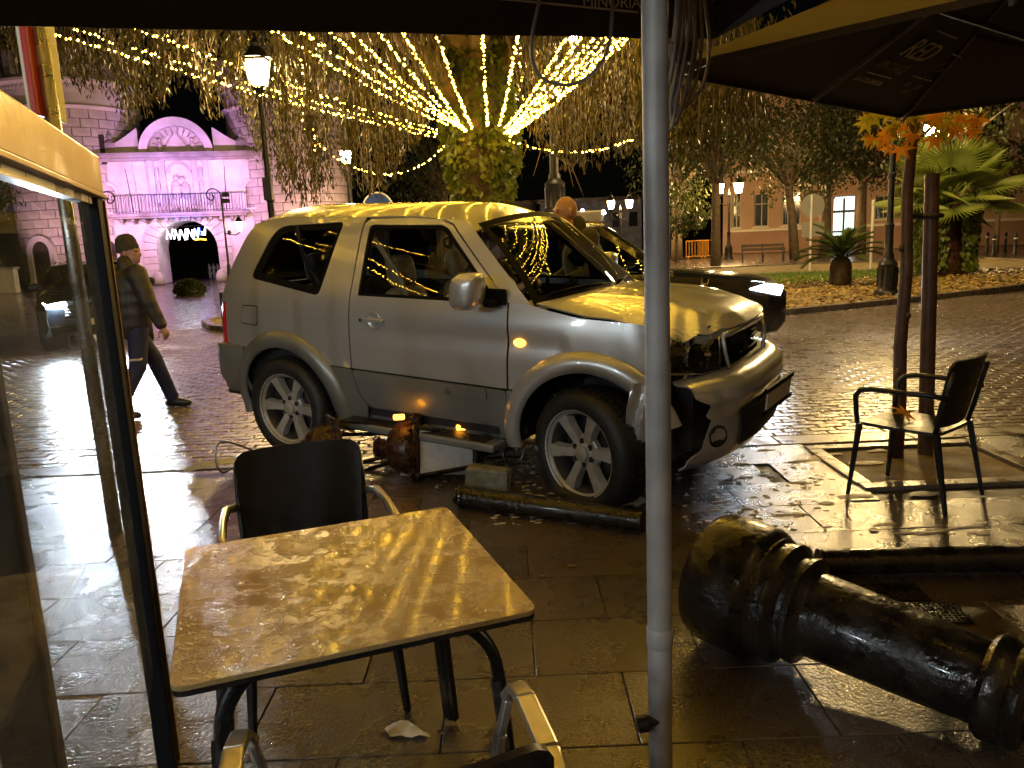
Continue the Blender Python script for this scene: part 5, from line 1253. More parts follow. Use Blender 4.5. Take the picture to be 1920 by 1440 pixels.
# arch surround of single stones
for s in (-1, 1):
    for k in range(5): MB().box((s * 1.95, -.07, .19 + k * .37), (.72, .16, .355)).build("surround_stone", "stone_pale", gate, bevel=.015)
for k in range(15):
    a0, a1 = 180 * k / 15 + .5, 180 * (k + 1) / 15 - .5; v = []
    for y_ in (-.15, .01):
        for r_, aa in ((1.58, a0), (2.30, a0), (2.30, a1), (1.58, a1)): v.append((r_ * math.cos(R(aa)), y_, 1.87 + r_ * math.sin(R(aa)) * .97))
    MB().add(v, [(3, 2, 1, 0), (4, 5, 6, 7), (0, 1, 5, 4), (1, 2, 6, 5), (2, 3, 7, 6), (3, 0, 4, 7)]).build("arch_stone", "stone_pale", gate)
# passage lining and cornices
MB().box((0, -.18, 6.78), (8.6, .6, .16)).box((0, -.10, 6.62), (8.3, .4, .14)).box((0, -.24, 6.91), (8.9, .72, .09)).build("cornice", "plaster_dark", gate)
MB().box((0, -.10, 3.50), (10.4, .26, .14)).build("string_course", "plaster", gate) if False else None
for s in (-1, 1):
    MB().box((s * 4.9, -.08, 3.62), (1.1, .2, .16)).build("string_course", "plaster", gate)
    pp = rounded([(s * 1.9, 6.95), (s * 4.0, 6.95), (s * 3.9, 7.25), (s * 3.2, 7.45), (s * 2.6, 7.8), (s * 1.9, 8.3)], .12); pp = pp if s > 0 else list(reversed(pp))
    slab2d(pp, [], .5, I4, .4).build("attic_scroll", "plaster", gate)
    MB().box((s * 3.35, .2, 7.3), (.55, .55, .5)).lathe([(.22, 7.55), (.26, 7.62), (.12, 7.75), (.16, 7.9), (.10, 8.05), (.001, 8.25)], 14, Matrix.Translation((s * 3.35, .2, 0))).build("pinnacle", "plaster_dark", gate)
# round pediment: ring, tympanum with radial blocks, triangle
pr = MB(); ro, ri = arc(0, 6.9, 1.9, 0, 180, 24), arc(0, 6.9, 1.48, 0, 180, 24)
slab2d(ro + list(reversed(ri)), [], .75, Matrix.Translation((0, -.25, 0)), .25).build("pediment_ring", "plaster", gate)
slab2d(arc(0, 6.9, 1.47, 0, 180, 20), [], .3, Matrix.Translation((0, .12, 0)), .3).build("tympanum", "plaster", gate)
for k in range(13):
    a = 180 * (k + .5) / 13; M = Matrix.Translation((0, .08, 6.9)) @ Matrix.Rotation(R(90 - a), 4, 'Y'); MB().box((0, 0, 1.22), (.22, .12, .42), M).build("radial_block", "stone_pale", gate)
MB().prism([(-.75, 6.95), (.75, 6.95), (0, 8.05)], -.12, .02, Matrix(((1, 0, 0, 0), (0, 0, 1, 0), (0, 1, 0, 0), (0, 0, 0, 1))) @ Matrix.Translation((0, 0, .08))).build("gable_relief", "plaster", gate)
for s in (-1, 1): MB().ball((s * .85, .02, 7.3), (.13, .12, .28), 10, 8).ball((s * .82, -.02, 7.65), .10, 8, 6).build("cherub", "stone_pale", gate, smooth=True)
# relief panel with pilasters
MB().box((0, -.05, 5.4), (3.1, .14, 2.5)).build("relief_panel", "plaster", gate)
for s in (-1, 1):
    for x_ in (1.38, .82): MB().box((s * x_, -.16, 5.4), (.26, .14, 2.4)).box((s * x_, -.18, 6.52), (.34, .2, .14)).box((s * x_, -.18, 4.25), (.34, .2, .14)).build("pilaster", "stone_pale", gate, bevel=.01)
    MB().ball((s * 1.1, -.14, 5.9), (.1, .08, .35), 10, 8).ball((s * 1.1, -.14, 5.2), (.1, .08, .4), 10, 8).build("carved_foliage", "stone_pale", gate, smooth=True)
fgx = MB().ball((-.22, -.16, 5.0), (.26, .14, .55), 12, 10).ball((.25, -.16, 4.95), (.24, .14, .5), 12, 10).ball((-.18, -.2, 5.65), .13, 10, 8).ball((.15, -.2, 5.6), .13, 10, 8).capsule((-.35, -.25, 5.2), (.3, -.25, 5.1), .07, .06); fgx.build("figure_relief", "stone_pale", gate, smooth=True)
slab2d(arc(0, 5.85, .62, 0, 180, 14) + list(reversed(arc(0, 5.85, .5, 0, 180, 14))), [], .1, Matrix.Translation((0, -.2, 0)), .2).build("relief_arch", "stone_pale", gate)
# balcony
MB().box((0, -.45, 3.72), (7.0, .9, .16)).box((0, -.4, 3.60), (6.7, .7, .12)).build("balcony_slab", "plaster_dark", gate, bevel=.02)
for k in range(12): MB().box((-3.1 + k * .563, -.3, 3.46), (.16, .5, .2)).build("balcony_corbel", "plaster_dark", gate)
MB().bar((-3.35, -.82, 4.74), (3.35, -.82, 4.74), .05, .04).bar((-3.35, -.82, 3.90), (3.35, -.82, 3.90), .03, .03).bar((-3.35, -.82, 4.74), (-3.35, 0, 4.74), .04, .04).bar((3.35, -.82, 4.74), (3.35, 0, 4.74), .04, .04).build("balcony_rail", "lamp_iron", gate)
bl0 = MB().box((0, 0, 0), (.028, .028, .92)).build("baluster", "lamp_iron", gate); bl0.location = (-3.35, -.82, 4.27)
for k in range(1, 49): inst(bl0, gate, (-3.35 + k * 6.7 / 48, -.82, 4.27))
for s in (-1, 1): MB().tube([(s * 2.35, -.85, 3.9), (s * 2.48, -.95, 6.1)], [.03, .015], 8).build("flagpole", "lamp_iron", gate)
# wheel guards
for s in (-1, 1): MB().lathe([(.30, 0), (.28, .35), (.15, .62), (.001, .68)], 14, Matrix.Translation((s * 1.62, -.28, 0))).build("wheel_guard", "stone_pale", gate, smooth=True)
# flanking towers with coursed stone blocks
def tower(cx, label):
    M = gate.matrix_basis.copy(); bpy.context.view_layer.update(); p = gate.matrix_world @ Vector((cx, 2.6, 0))
    t = thing("round_tower", label, "tower", p, .2)
    Rr = 3.35
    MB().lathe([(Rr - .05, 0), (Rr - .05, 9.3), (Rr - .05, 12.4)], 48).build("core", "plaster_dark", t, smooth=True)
    seg = R(15); bb = MB(); n = 3
    for k in range(n + 1):
        a = -seg / 2 + .007 + (seg - .014) * k / n
        for r_, z in ((Rr - .04, .02), (Rr + .03, .02), (Rr + .03, .44), (Rr - .04, .44)): bb.v.append((r_ * math.cos(a), r_ * math.sin(a), z))
    for k in range(n):
        for q_ in range(4): bb.f.append((k * 4 + q_, (k + 1) * 4 + q_, (k + 1) * 4 + (q_ + 1) % 4, k * 4 + (q_ + 1) % 4))
    bb.f += [(0, 1, 2, 3), tuple(n * 4 + q_ for q_ in (3, 2, 1, 0))]
    b0 = None
    for c in range(20):
        z = c * .46
        for k in range(-8, 9):
            a = R(-90) + seg * k + (seg / 2 if c % 2 else 0)
            if abs(a - R(-90)) > R(112): continue
            if b0 is None: b0 = bb.build("stone_block", "stone_pale", t, smooth=True, angle=30); b0.rotation_euler = (0, 0, a); b0.location = (0, 0, z)
            else: inst(b0, t, (0, 0, z), a)
    MB().lathe([(Rr, 9.2), (Rr + .22, 9.28), (Rr + .26, 9.36), (Rr + .05, 9.46), (Rr + .02, 9.5), (Rr + .02, 10.3), (Rr + .25, 10.4), (Rr + .42, 10.55), (Rr + .42, 10.68), (Rr + .05, 10.85), (Rr, 10.9)], 64, cap=False).build("cornice", "plaster", t, smooth=True, angle=30)
    dn = MB().box((0, 0, 0), (.14, .12, .14)).build("dentil", "plaster", t); dn.location = ((Rr + .22) * math.cos(R(-180)), (Rr + .22) * math.sin(R(-180)), 10.28)
    for k in range(1, 46):
        a = R(-180 + 4 * k); inst(dn, t, ((Rr + .22) * math.cos(a), (Rr + .22) * math.sin(a), 10.28), a)
    for k in range(10):
        a = R(-180 + 36 * k * .55); MB().box((0, 0, 11.5), (.35, .5, 1.2), Matrix.Rotation(a, 4, 'Z') @ Matrix.Translation((Rr + .02, 0, 0))).build("parapet_pier", "plaster_dark", t, bevel=.04)
    MB().box((0, 0, 0), (.5, .5, 1.5)).build("slit_window", "door_wood", t, loc=((Rr - .18) * math.cos(R(-52)), (Rr - .18) * math.sin(R(-52)), 7.2))
    for k, a in enumerate((-115, -62)):
        dm = Matrix.Rotation(R(a), 4, 'Z') @ Matrix.Translation((Rr + .0, 0, 0))
        MB().box((0, 0, 1.0), (.2, 1.1, 2.0), dm).lathe([(.55, -.1), (.55, .1)], 20, dm @ Matrix.Translation((0, 0, 2.0)) @ Matrix.Rotation(R(90), 4, 'Y')).build("doorway", "door_wood", t)
        slabm = dm @ Matrix(((0, -1, 0, 0), (1, 0, 0, 0), (0, 0, 1, 0), (0, 0, 0, 1)))
        ol_ = [(-.85, 0), (-.85, 2.0)] + arc(0, 2.0, .85, 180, 0, 12)[1:-1] + [(.85, 2.0), (.85, 0), (.56, 0), (.56, 2.0)] + arc(0, 2.0, .56, 0, 180, 12)[1:-1] + [(-.56, 2.0), (-.56, 0)]
        slab2d(ol_, [], .22, slabm @ Matrix.Translation((0, -.18, 0)), .3).build("door_surround", "plaster", t)
    return t
bpy.context.view_layer.update()
tower(-5.75, "round stone tower with dentil cornice left of the arched gate, above the yellow rail")
tower(5.75, "round stone tower right of the arched gate, half hidden by hanging willow fronds")
# light sculpture hung in the arch
emis("neon_white", (.9, .95, 1.), 7); emis("neon_blue", (.03, .06, 1.), 9); emis("neon_amber", (1., .45, .03), 6)
ns = thing("light_sculpture", "white, blue and amber neon festive light figure hanging in the gate arch", "light sculpture"); ns.matrix_world = gate.matrix_world @ Matrix.Translation((.0, -.35, 2.65))
r6 = random.Random(6)
for j, x0 in enumerate([-1.0, -.62, -.3, .05, .4]):
    pts = [(x0 + .12 * k + .05 * r6.uniform(-1, 1), r6.uniform(-.05, .05), .28 * (1 if k % 2 else -1) * r6.uniform(.6, 1.1)) for k in range(4)]
    MB().tube(pts, .045, 6).build("neon_tube", "neon_white", ns)
for j in range(6): MB().tube([(.45 + .13 * j * .8, 0, .1 + r6.uniform(-.2, .2)), (.55 + .13 * j * .8, 0, .15 + r6.uniform(-.2, .2)), (.5 + .1 * j, 0, -.1)], .04, 6).build("neon_tube", "neon_blue" if j < 4 else "neon_white", ns)
MB().tube([(.45, 0, -.32), (.75, 0, -.3), (1.05, 0, -.34)], .04, 6).build("neon_tube", "neon_amber", ns)
MB().tube([(-1.5, 0, .42), (1.5, 0, .42)], .012, 6).build("hanging_wire", "lamp_iron", ns)
# street beyond the arch: warm wall, picket fence, bench shape
bw = gate.matrix_world @ Vector((2.4, 13, 0))
wl = MB().box((0, 0, 1.5), (.4, 14, 3.0)).box((0, 0, 3.05), (.6, 14.2, .14)).build("side_wall", "plaster", None, loc=bw); wl.rotation_euler = (0, 0, .45); tag(wl, "pale low wall of the street seen through the gate arch", "wall")
pfc = gate.matrix_world @ Vector((.75, 6.5, 0)); pf_ = thing("picket_fence", "white picket fence standing inside the gate arch", "fence", pfc, .35)
for k in range(8): MB().prism([(-.07, 0), (.07, 0), (.07, .75), (0, .95), (-.07, .75)], -.02, .02, Matrix.Translation((-.8 + k * .24, 0, 0)) @ Matrix.Rotation(R(90), 4, 'X')).build("picket", "paper", pf_)
MB().box((.05, .04, .3), (1.9, .03, .08)).box((.05, .04, .65), (1.9, .03, .08)).build("rail", "paper", pf_)
# ---- floodlights on scrolled posts in front of the gate
mat("flood_black", (.02, .02, .02), .5)
def gate_post(u, side, label):
    p = gate.matrix_world @ Vector((u, -5.2, 0)); t = thing("scroll_lamp_post", label, "lamp post", p, .2)
    MB().lathe([(.16, 0), (.16, .3), (.11, .4), (.09, .9), (.06, 1.0)], 14).tube([(0, 0, 1.0), (0, 0, 4.3)], [.055, .04], 10).build("pole", "lamp_iron", t, smooth=True, angle=40)
    pts = [(-side * (.0 + .42 - (.42 - .09 * a / 1.6) * math.cos(a)), 0, 4.3 + (.42 - .05 * a) * math.sin(a)) for a in np.linspace(0, 7.5, 36)]
    MB().tube(pts, .03, 6).build("scroll", "lamp_iron", t, smooth=True)
    MB().tube([(0, 0, 2.5), (side * .25, 0, 2.42), (side * .5, 0, 2.4), (side * .68, 0, 2.5), (side * .70, 0, 2.62)], .03, 6).lathe([(.1, -.04), (.1, .04)], 10, Matrix.Translation((side * .22, 0, 2.55)) @ Matrix.Rotation(R(90), 4, 'X')).build("bracket", "lamp_iron", t, smooth=True)
    MB().lathe([(.10, 2.62), (.16, 3.02)], 6, Matrix.Translation((side * .70, 0, 0))).build("lantern_glass", "lamp_glow_soft", t)
    MB().lathe([(.2, 3.02), (.18, 3.08), (.10, 3.2), (.04, 3.25), (.02, 3.38)], 12, Matrix.Translation((side * .70, 0, 0))).build("lantern_cap", "lamp_iron", t, smooth=True)
    for z in (4.05, 4.35): MB().box((side * .22, -.05, z), (.34, .26, .2)).build("floodlight", "flood_black", t, bevel=.02)
    a = t.matrix_basis @ Vector((side * .22, .25, 4.2)); gm = gate.matrix_world
    spot_light("flood_beam", a, gm @ Vector((u * .25, 0, 4.6)), 950, (.92, .42, 1.), 105, .8, .1)
    return t
gate_post(-2.75, -1, "scrolled black lamp post with lantern left of the gate arch")
gate_post(2.75, 1, "scrolled black lamp post with lantern right of the gate arch")
gm = gate.matrix_world
spot_light("relief_beam", gm @ Vector((0, -5.5, 1.0)), gm @ Vector((0, 0, 6.0)), 1300, (.22, .20, 1.), 42, .5, .1)
for u in (-7.5, 7.5): spot_light("tower_beam", gm @ Vector((u, -5.0, .5)), gm @ Vector((u * .85, 0, 6.5)), 800, (1., .50, .66), 80, .8, .1)
for u in (-4.5, 4.5): spot_light("base_beam", gm @ Vector((u, -3.4, .4)), gm @ Vector((u * .9, 0, 3.6)), 200, (1., .42, .60), 110, .8, .1)
spot_light("wall_uplight", gm @ Vector((8.6, -2.2, .4)), gm @ Vector((6.6, 2, 4.5)), 900, (1., .58, .26), 100, .8, .1)
# ================================================================== TREES, PLANTS, LIGHT STRINGS
mat("bark", (.075, .05, .03), .85, nvar=.4, nscale=5, bump=.9, bscale=16)
mat("bark_pale", (.14, .10, .065), .85, nvar=.3, nscale=5, bump=.8, bscale=16)
leafmat("willow_leaf", (.042, .038, .011)); leafmat("ivy_leaf", (.085, .12, .018)); leafmat("dark_leaf", (.040, .052, .014)); leafmat("palm_leaf", (.22, .29, .06), .25, .4); leafmat("cycad_leaf", (.035, .06, .015)); leafmat("gold_leaf", (.40, .37, .04), .3, .4); leafmat("amber_leaf", (.6, .26, .03), .3, .4)
def leaves_np(P, Nd, L, Wd, seed=1):
    """many small rhombic leaves: P points (n,3), Nd long-axis directions (n,3)"""
    r = np.random.RandomState(seed); n = len(P); P = np.asarray(P, float); A = np.asarray(Nd, float); A /= np.linalg.norm(A, axis=1)[:, None] + 1e-9
    q = r.normal(size=(n, 3)); B = np.cross(A, q); B /= np.linalg.norm(B, axis=1)[:, None] + 1e-9
    l = (L * r.uniform(.65, 1.35, n))[:, None]; w_ = (Wd * r.uniform(.7, 1.3, n))[:, None]
    V = np.stack([P - A * l / 2, P + B * w_ / 2, P + A * l / 2, P - B * w_ / 2], 1).reshape(-1, 3)
    b = MB(); b.v = [tuple(p) for p in V]; b.f = [(4 * i, 4 * i + 1, 4 * i + 2, 4 * i + 3) for i in range(n)]; return b
rn = np.random.RandomState(11)
TC = atd(900, 240, 16.0)
wt = thing("festive_tree", "old ivy-clad weeping tree wound with warm light strings", "tree", (TC.x, 16, 0))
def rel(p): return tuple(Vector(p) - Vector((TC.x, 16, 0)))
MB().tube([(0, 0, 0), (.03, 0, 1.2), (0, 0, 2.6), (-.05, 0, 4.2), (0, 0, 6.2)], [.62, .50, .46, .5, .34], 16).build("trunk", "bark", wt, smooth=True)
for k, (dx, dy, z1) in enumerate([(-6, -3, 7.4), (-4.5, 2, 7.6), (5.5, -2.5, 7.2), (4, 3, 7.6), (0.5, -4.5, 7.5), (-2, -4, 7.3), (8.0, -1.0, 6.4), (-9, -1, 7.2)]):
    MB().tube([(0, 0, 4.0 + .2 * k), (dx * .25, dy * .25, 5.6), (dx * .6, dy * .6, 6.9), (dx, dy, z1)], [.26, .2, .13, .05], 8).build("limb", "bark", wt, smooth=True)
# ivy round the trunk
n = 5200; a = rn.uniform(0, 2 * math.pi, n); z = rn.uniform(.8, 6.2, n); rr2 = .60 + .11 * np.sin(z * 2.1 + a * 2) + rn.uniform(-.10, .10, n) + .05 * np.exp(-((z - 3.0) / .9) ** 2)
P = np.stack([rr2 * np.cos(a), rr2 * np.sin(a), z], 1); Nd = np.stack([np.cos(a) * .5, np.sin(a) * .5, -np.ones(n)], 1) + rn.normal(0, .35, (n, 3))
o = leaves_np(P, Nd, .13, .11, 3).build("ivy", "ivy_leaf", wt); o["kind"] = "stuff"
# hanging fronds
bx_ = [0, 60, 100, 200, 250, 300, 340, 400, 440, 480, 540, 600, 650, 700, 750, 800, 850, 950, 1000, 1050, 1100, 1150, 1190, 1245, 1290, 1330, 1370, 1410, 1440]
by_ = [120, 150, 150, 205, 240, 215, 165, 235, 190, 300, 390, 395, 350, 380, 330, 240, 150, 150, 280, 320, 330, 300, 290, 270, 320, 300, 240, 330, 240]
PP = []; DD = []; stems = MB()
def frond(px, D, ybot, ztop, seg=.11):
    pb = atd(px, ybot, D); 
    if ztop <= pb.z + .3: ztop = pb.z + .6
    nL = int((ztop - pb.z) / seg * 2.4); sx, sy = rn.normal(0, .10, 2); ph = rn.uniform(0, 6)
    for k in range(nL):
        t_ = rn.uniform(0, 1); zz_ = pb.z + (ztop - pb.z) * t_
        x_ = pb.x + sx * t_ * 2 + .05 * math.sin(zz_ * 3 + ph); y_ = pb.y + sy * t_ * 2
        PP.append((x_ + rn.normal(0, .045), y_ + rn.normal(0, .045), zz_)); DD.append((rn.normal(0, .35), rn.normal(0, .35), -1))
    if rn.rand() < .35: stems.tube([rel((pb.x, pb.y, pb.z)), rel((pb.x + sx, pb.y + sy, (pb.z + ztop) / 2)), rel((pb.x + sx * 2, pb.y + sy * 2, ztop))], .007, 3, cap=False)
for k in range(950):
    px = rn.uniform(-20, 1200)
    if 835 < px < 975 and rn.rand() < .35: continue
    yb = np.interp(px, bx_, by_) - abs(rn.normal(0, 60)); D = rn.uniform(13.5, 21) if rn.rand() < .8 else rn.uniform(10.5, 13.5)
    if 835 < px < 975: D = rn.uniform(17.5, 21)
    if 445 < px < 535: D = rn.uniform(16.5, 21)
    frond(px, D, max(20, yb), rn.uniform(6.0, 7.6) * D / 16)
for k in range(150):
    px = rn.uniform(1200, 1425); yb = np.interp(px, bx_, by_) - abs(rn.normal(0, 45)); frond(px, rn.uniform(9.5, 12.5), max(60, yb), rn.uniform(4.3, 5.2))
o = leaves_np([rel(p) for p in PP], DD, .13, .03, 5).build("crown", "willow_leaf", wt); o["kind"] = "stuff"
stems.build("twigs", "bark_pale", wt)["kind"] = "stuff"
# bare twigs hanging by the trunk
tw = MB()
for (x0, y0, x1, y1) in [(1030, 270, 1095, 370), (1040, 290, 1075, 350), (1010, 265, 1000, 330), (985, 262, 975, 310), (960, 270, 968, 330), (1045, 220, 1025, 245), (1060, 180, 1030, 240)]:
    a_, b_ = atd(x0, y0, 14.6), atd(x1, y1, 14.6); mid = a_.lerp(b_, .5) + Vector((.08, 0, .1)); tw.tube([rel(a_), rel(mid), rel(b_)], [.02, .012, .004], 4)
tw.build("bare_twig", "bark_pale", wt)["kind"] = "stuff"
# ---- strings of lights from the trunk to the cafe front
mat("wire_dark", (.02, .018, .012), .6)
emis("fairy_bulb", (1., .55, .045), 46.0)
bulb = MB().add([(1.2, 0, 0), (-1.2, 0, 0), (0, 1.2, 0), (0, -1.2, 0), (0, 0, 1.2), (0, 0, -1.2)], [(0, 2, 4), (2, 1, 4), (1, 3, 4), (3, 0, 4), (2, 0, 5), (1, 2, 5), (3, 1, 5), (0, 3, 5)])
def light_string(A, E, sag, label="string of warm fairy lights running from the ivy-clad tree", spacing=.066, group="fairy light strings", vertical=False):
    A, E = Vector(A), Vector(E); L = (E - A).length
    cv = lambda t: A.lerp(E, t) - Vector((0, 0, sag * 4 * t * (1 - t)))
    s = thing("fairy_light_string", label, "light string", A, 0, group)
    k = max(6, int(L / .7)); MB().tube([cv(i / k) - A for i in range(k + 1)], .006, 4).build("wire", "wire_dark", s)
    b = MB(); n = int(L / spacing); bv = bulb.v
    for i in range(n):
        t_ = (i + rn.uniform(-.3, .3)) / n; t_ = min(max(t_, 0), 1)
        if rn.rand() < .18: continue
        p = cv(t_) - A + Vector(rn.normal(0, .011, 3)); r_ = rn.uniform(.008, .015) * (1.25 if rn.rand() < .2 else 1)
        b.add([(x * r_ + p.x, y * r_ + p.y, z_ * r_ + p.z) for x, y, z_ in bv], bulb.f)
    b.build("bulbs", "fairy_bulb", s)["kind"] = "stuff"
    return s
SAG = .75
def to_front(ax, ay, tx, ty, DA=15.4, DM=10., sag=SAG):
    A = atd(ax, ay, DA); M_ = atd(tx, ty, DM); k = (A.y + 2.3) / (A.y - DM); E = A + (M_ - A) * k; tm = 1 / k
    E.z += sag * 4 * (1 - tm); light_string(A, E, sag)
for (ax, ay, tx, ty) in [(815, 256, 95, 62), (820, 250, 118, 48), (822, 244, 235, 46), (840, 235, 492, 45), (850, 232, 540, 42), (856, 236, 596, 42), (868, 242, 698, 45), (874, 246, 746, 44), (885, 240, 812, 46), (914, 236, 904, 54), (936, 236, 972, 58), (948, 240, 1064, 66), (950, 246, 1112, 70), (952, 252, 1150, 66), (955, 256, 1168, 62), (958, 250, 1180, 70), (946, 250, 1088, 70), (953, 246, 1132, 72), (957, 254, 1174, 64), (862, 238, 640, 44)]:
    to_front(ax, ay, tx, ty)
light_string(atd(955, 262, 15.4), atd(1245, 232, 14), .35, "string of warm fairy lights sagging low from the tree behind the pale pole", spacing=.06, group=None)
light_string(atd(832, 276, 15.4), atd(588, 262, 14), .55, "string of warm fairy lights hanging lowest, below the others left of the trunk", spacing=.06, group=None)
for (x0, y0, x1, y1) in [(976, 90, 978, 196), (563, 60, 570, 250), (314, 40, 318, 84), (462, 45, 466, 82), (585, 225, 592, 290), (760, 100, 768, 150)]:
    light_string(atd(x0, y0, 13.5), atd(x1, y1, 13.5), 0, "short string of small fairy lights hanging straight down among the fronds", spacing=.07, group="hanging light drops")
# ---- leafy trees beyond the island
def leafy_tree(name, label, base, h, rad, trunk_r, n, m="dark_leaf", seed=1, group=None, lean=(0, 0), zc=None, clumps=16):
    r = np.random.RandomState(seed); t = thing(name, label, "tree", base, 0, group); zc = zc or h * .68
    MB().tube([(0, 0, 0), (lean[0] * .4, lean[1] * .4, h * .25), (lean[0], lean[1], h * .5), (lean[0] * 1.2, lean[1], h * .75)], [trunk_r * 1.2, trunk_r, trunk_r * .8, trunk_r * .3], 10).build("trunk", "bark_pale", t, smooth=True)
    C = []
    for k in range(clumps):
        d = r.normal(size=3); d /= np.linalg.norm(d); q = r.uniform(.35, .85); c = np.array([lean[0], lean[1], zc]) + d * q * np.array([rad, rad, rad * .8]); C.append((c, rad * r.uniform(.28, .45)))
        MB().tube([(lean[0] * .8, lean[1] * .8, h * .42), tuple((c + np.array([lean[0], lean[1], h * .45])) / 2), tuple(c)], [trunk_r * .4, trunk_r * .25, .02], 5).build("limb", "bark_pale", t, smooth=True)
    per = n // clumps; P = []; Nd = []
    for c, cr in C:
        d = r.normal(size=(per, 3)); d /= np.linalg.norm(d, axis=1)[:, None]; q = r.uniform(.45, 1.08, per)[:, None] * cr
        P.append(c + d * q); Nd.append(d * .3 + np.array([0, 0, -.6]) + r.normal(0, .5, (per, 3)))
    o = leaves_np(np.concatenate(P), np.concatenate(Nd), .22, .11, seed).build("crown", m, t); o["kind"] = "stuff"; return t
p = gp(1490, 486); leafy_tree("street_tree", "leafy dark tree leaning beside the park bench", (p.x, p.y, 0), 8.5, 3.6, .22, 4200, seed=21, lean=(-.5, 0), group=None)
p = gp(1545, 482); leafy_tree("street_tree", "leafy dark tree behind the round sign by the pink house door", (p.x, p.y, 0), 9, 4.0, .28, 4600, seed=22)
p = gp(1612, 478); leafy_tree("street_tree", "leafy dark tree right of the lit door of the pink house", (p.x, p.y, 0), 9, 4.0, .25, 4600, seed=23)
leafy_tree("street_tree", "dark tree behind the yellow barriers", (10.2, 47, 0), 9, 4.2, .3, 4200, seed=24)
leafy_tree("street_tree", "dark tree near the double lantern between barriers and bench", (9.6, 36, 0), 8.5, 3.4, .2, 3600, seed=25)
leafy_tree("street_tree", "dark leafy tree rising behind the fan palm", (18.5, 33, 0), 10, 3.8, .3, 4600, seed=26)
leafy_tree("street_tree", "young thin tree on the pavement right of the fan palm", (22.5, 36, 0), 6, 2.2, .1, 1500, seed=27)
leafy_tree("street_tree", "broad tree left of the gate seen through the glass screen", (-23, 33, 0), 8, 3.2, .25, 4200, seed=28)
leafy_tree("street_tree", "bushy tree under the right-hand double lantern far behind the car", (9.3, 43, 0), 4.5, 1.9, .1, 1500, seed=29, zc=2.6)
leafy_tree("street_tree", "dark broad tree far behind the ivy-clad trunk", (-3.5, 46, 0), 10, 4.5, .3, 3600, seed=30)
# ---- box shrub ball in front of the gate
p = gp(357, 552); sh = thing("clipped_shrub", "low clipped dark shrub on the pavers before the gate arch", "shrub", (p.x, p.y, 0))
r = np.random.RandomState(2); n = 1500; d = r.normal(size=(n, 3)); d /= np.linalg.norm(d, axis=1)[:, None]; d[:, 2] = abs(d[:, 2]); P = d * np.array([.62, .5, .55]) * r.uniform(.85, 1.05, n)[:, None] + np.array([0, 0, .05])
leaves_np(P, d + r.normal(0, .4, (n, 3)), .09, .06, 4).build("foliage", "dark_leaf", sh)["kind"] = "stuff"; MB().ball((0, 0, .08), (.56, .45, .45), 14, 10).build("core", "cycad_leaf", sh, smooth=True)
# ---- fan palm with ivy on its trunk
PB = Vector((12.55, 22.4, .06)); pm_ = thing("fan_palm", "fan palm with ivy-covered trunk and broad green fans on the island", "palm", PB)
MB().tube([(0, 0, 0), (0, 0, .5), (.02, 0, 1.3), (0, 0, 2.1)], [.62, .42, .36, .34], 14).build("trunk", "rust", pm_, smooth=True)
n = 1900; a = rn.uniform(R(150), R(215), n) * np.where(rn.rand(n) < .5, 1, 1); a = np.where(rn.rand(n) < .5, rn.uniform(R(120), R(245), n), rn.uniform(R(-70), R(60), n)); z = rn.uniform(.1, 2.3, n); q = .62 + rn.uniform(-.12, .22, n)
leaves_np(np.stack([q * np.cos(a), q * np.sin(a), z], 1), np.stack([np.cos(a) * .4, np.sin(a) * .4, -np.ones(n)], 1) + rn.normal(0, .3, (n, 3)), .17, .14, 7).build("ivy", "ivy_leaf", pm_)["kind"] = "stuff"
def fan_mesh():
    b = MB(); Lp, Rf = 1.0, .95; b.tube([(0, 0, 0), (Lp * .5, 0, .03), (Lp, 0, 0)], [.022, .016, .012], 5); n = 34
    for k in range(n):
        a = R(-125 + 250 * k / (n - 1)); r1 = Rf * (.78 + .22 * math.cos(a * .7)); da = R(250 / (n - 1)) * .5
        c, s = math.cos(a), math.sin(a); up = .03 * (k % 2)
        rm = .40 * r1
        b.add([(Lp, 0, .0), (Lp + rm * math.cos(a - da), rm * math.sin(a - da), -.03), (Lp + rm * c, rm * s, .045), (Lp + rm * math.cos(a + da), rm * math.sin(a + da), -.03), (Lp + r1 * c, r1 * s, -.12)], [(0, 1, 2), (0, 2, 3), (1, 4, 2), (2, 4, 3)])
    return b
f0 = fan_mesh().build("frond", "palm_leaf", pm_); fans = []
for k in range(30):
    az = k * 2.39996; el = R(78 - 95 * (k / 29) ** .9); fans.append((az, el))
for k, (az, el) in enumerate(fans):
    o = f0 if k == 0 else inst(f0, pm_, (0, 0, 0)); o.location = (0, 0, 2.1); o.rotation_mode = 'XYZ'; q = Matrix.Rotation(az, 3, 'Z') @ Matrix.Rotation(-el, 3, 'Y') @ Matrix.Rotation(rn.uniform(-.5, .5), 3, 'X'); o.rotation_euler = q.to_euler(); sc_ = rn.uniform(.85, 1.15); o.scale = (sc_,) * 3
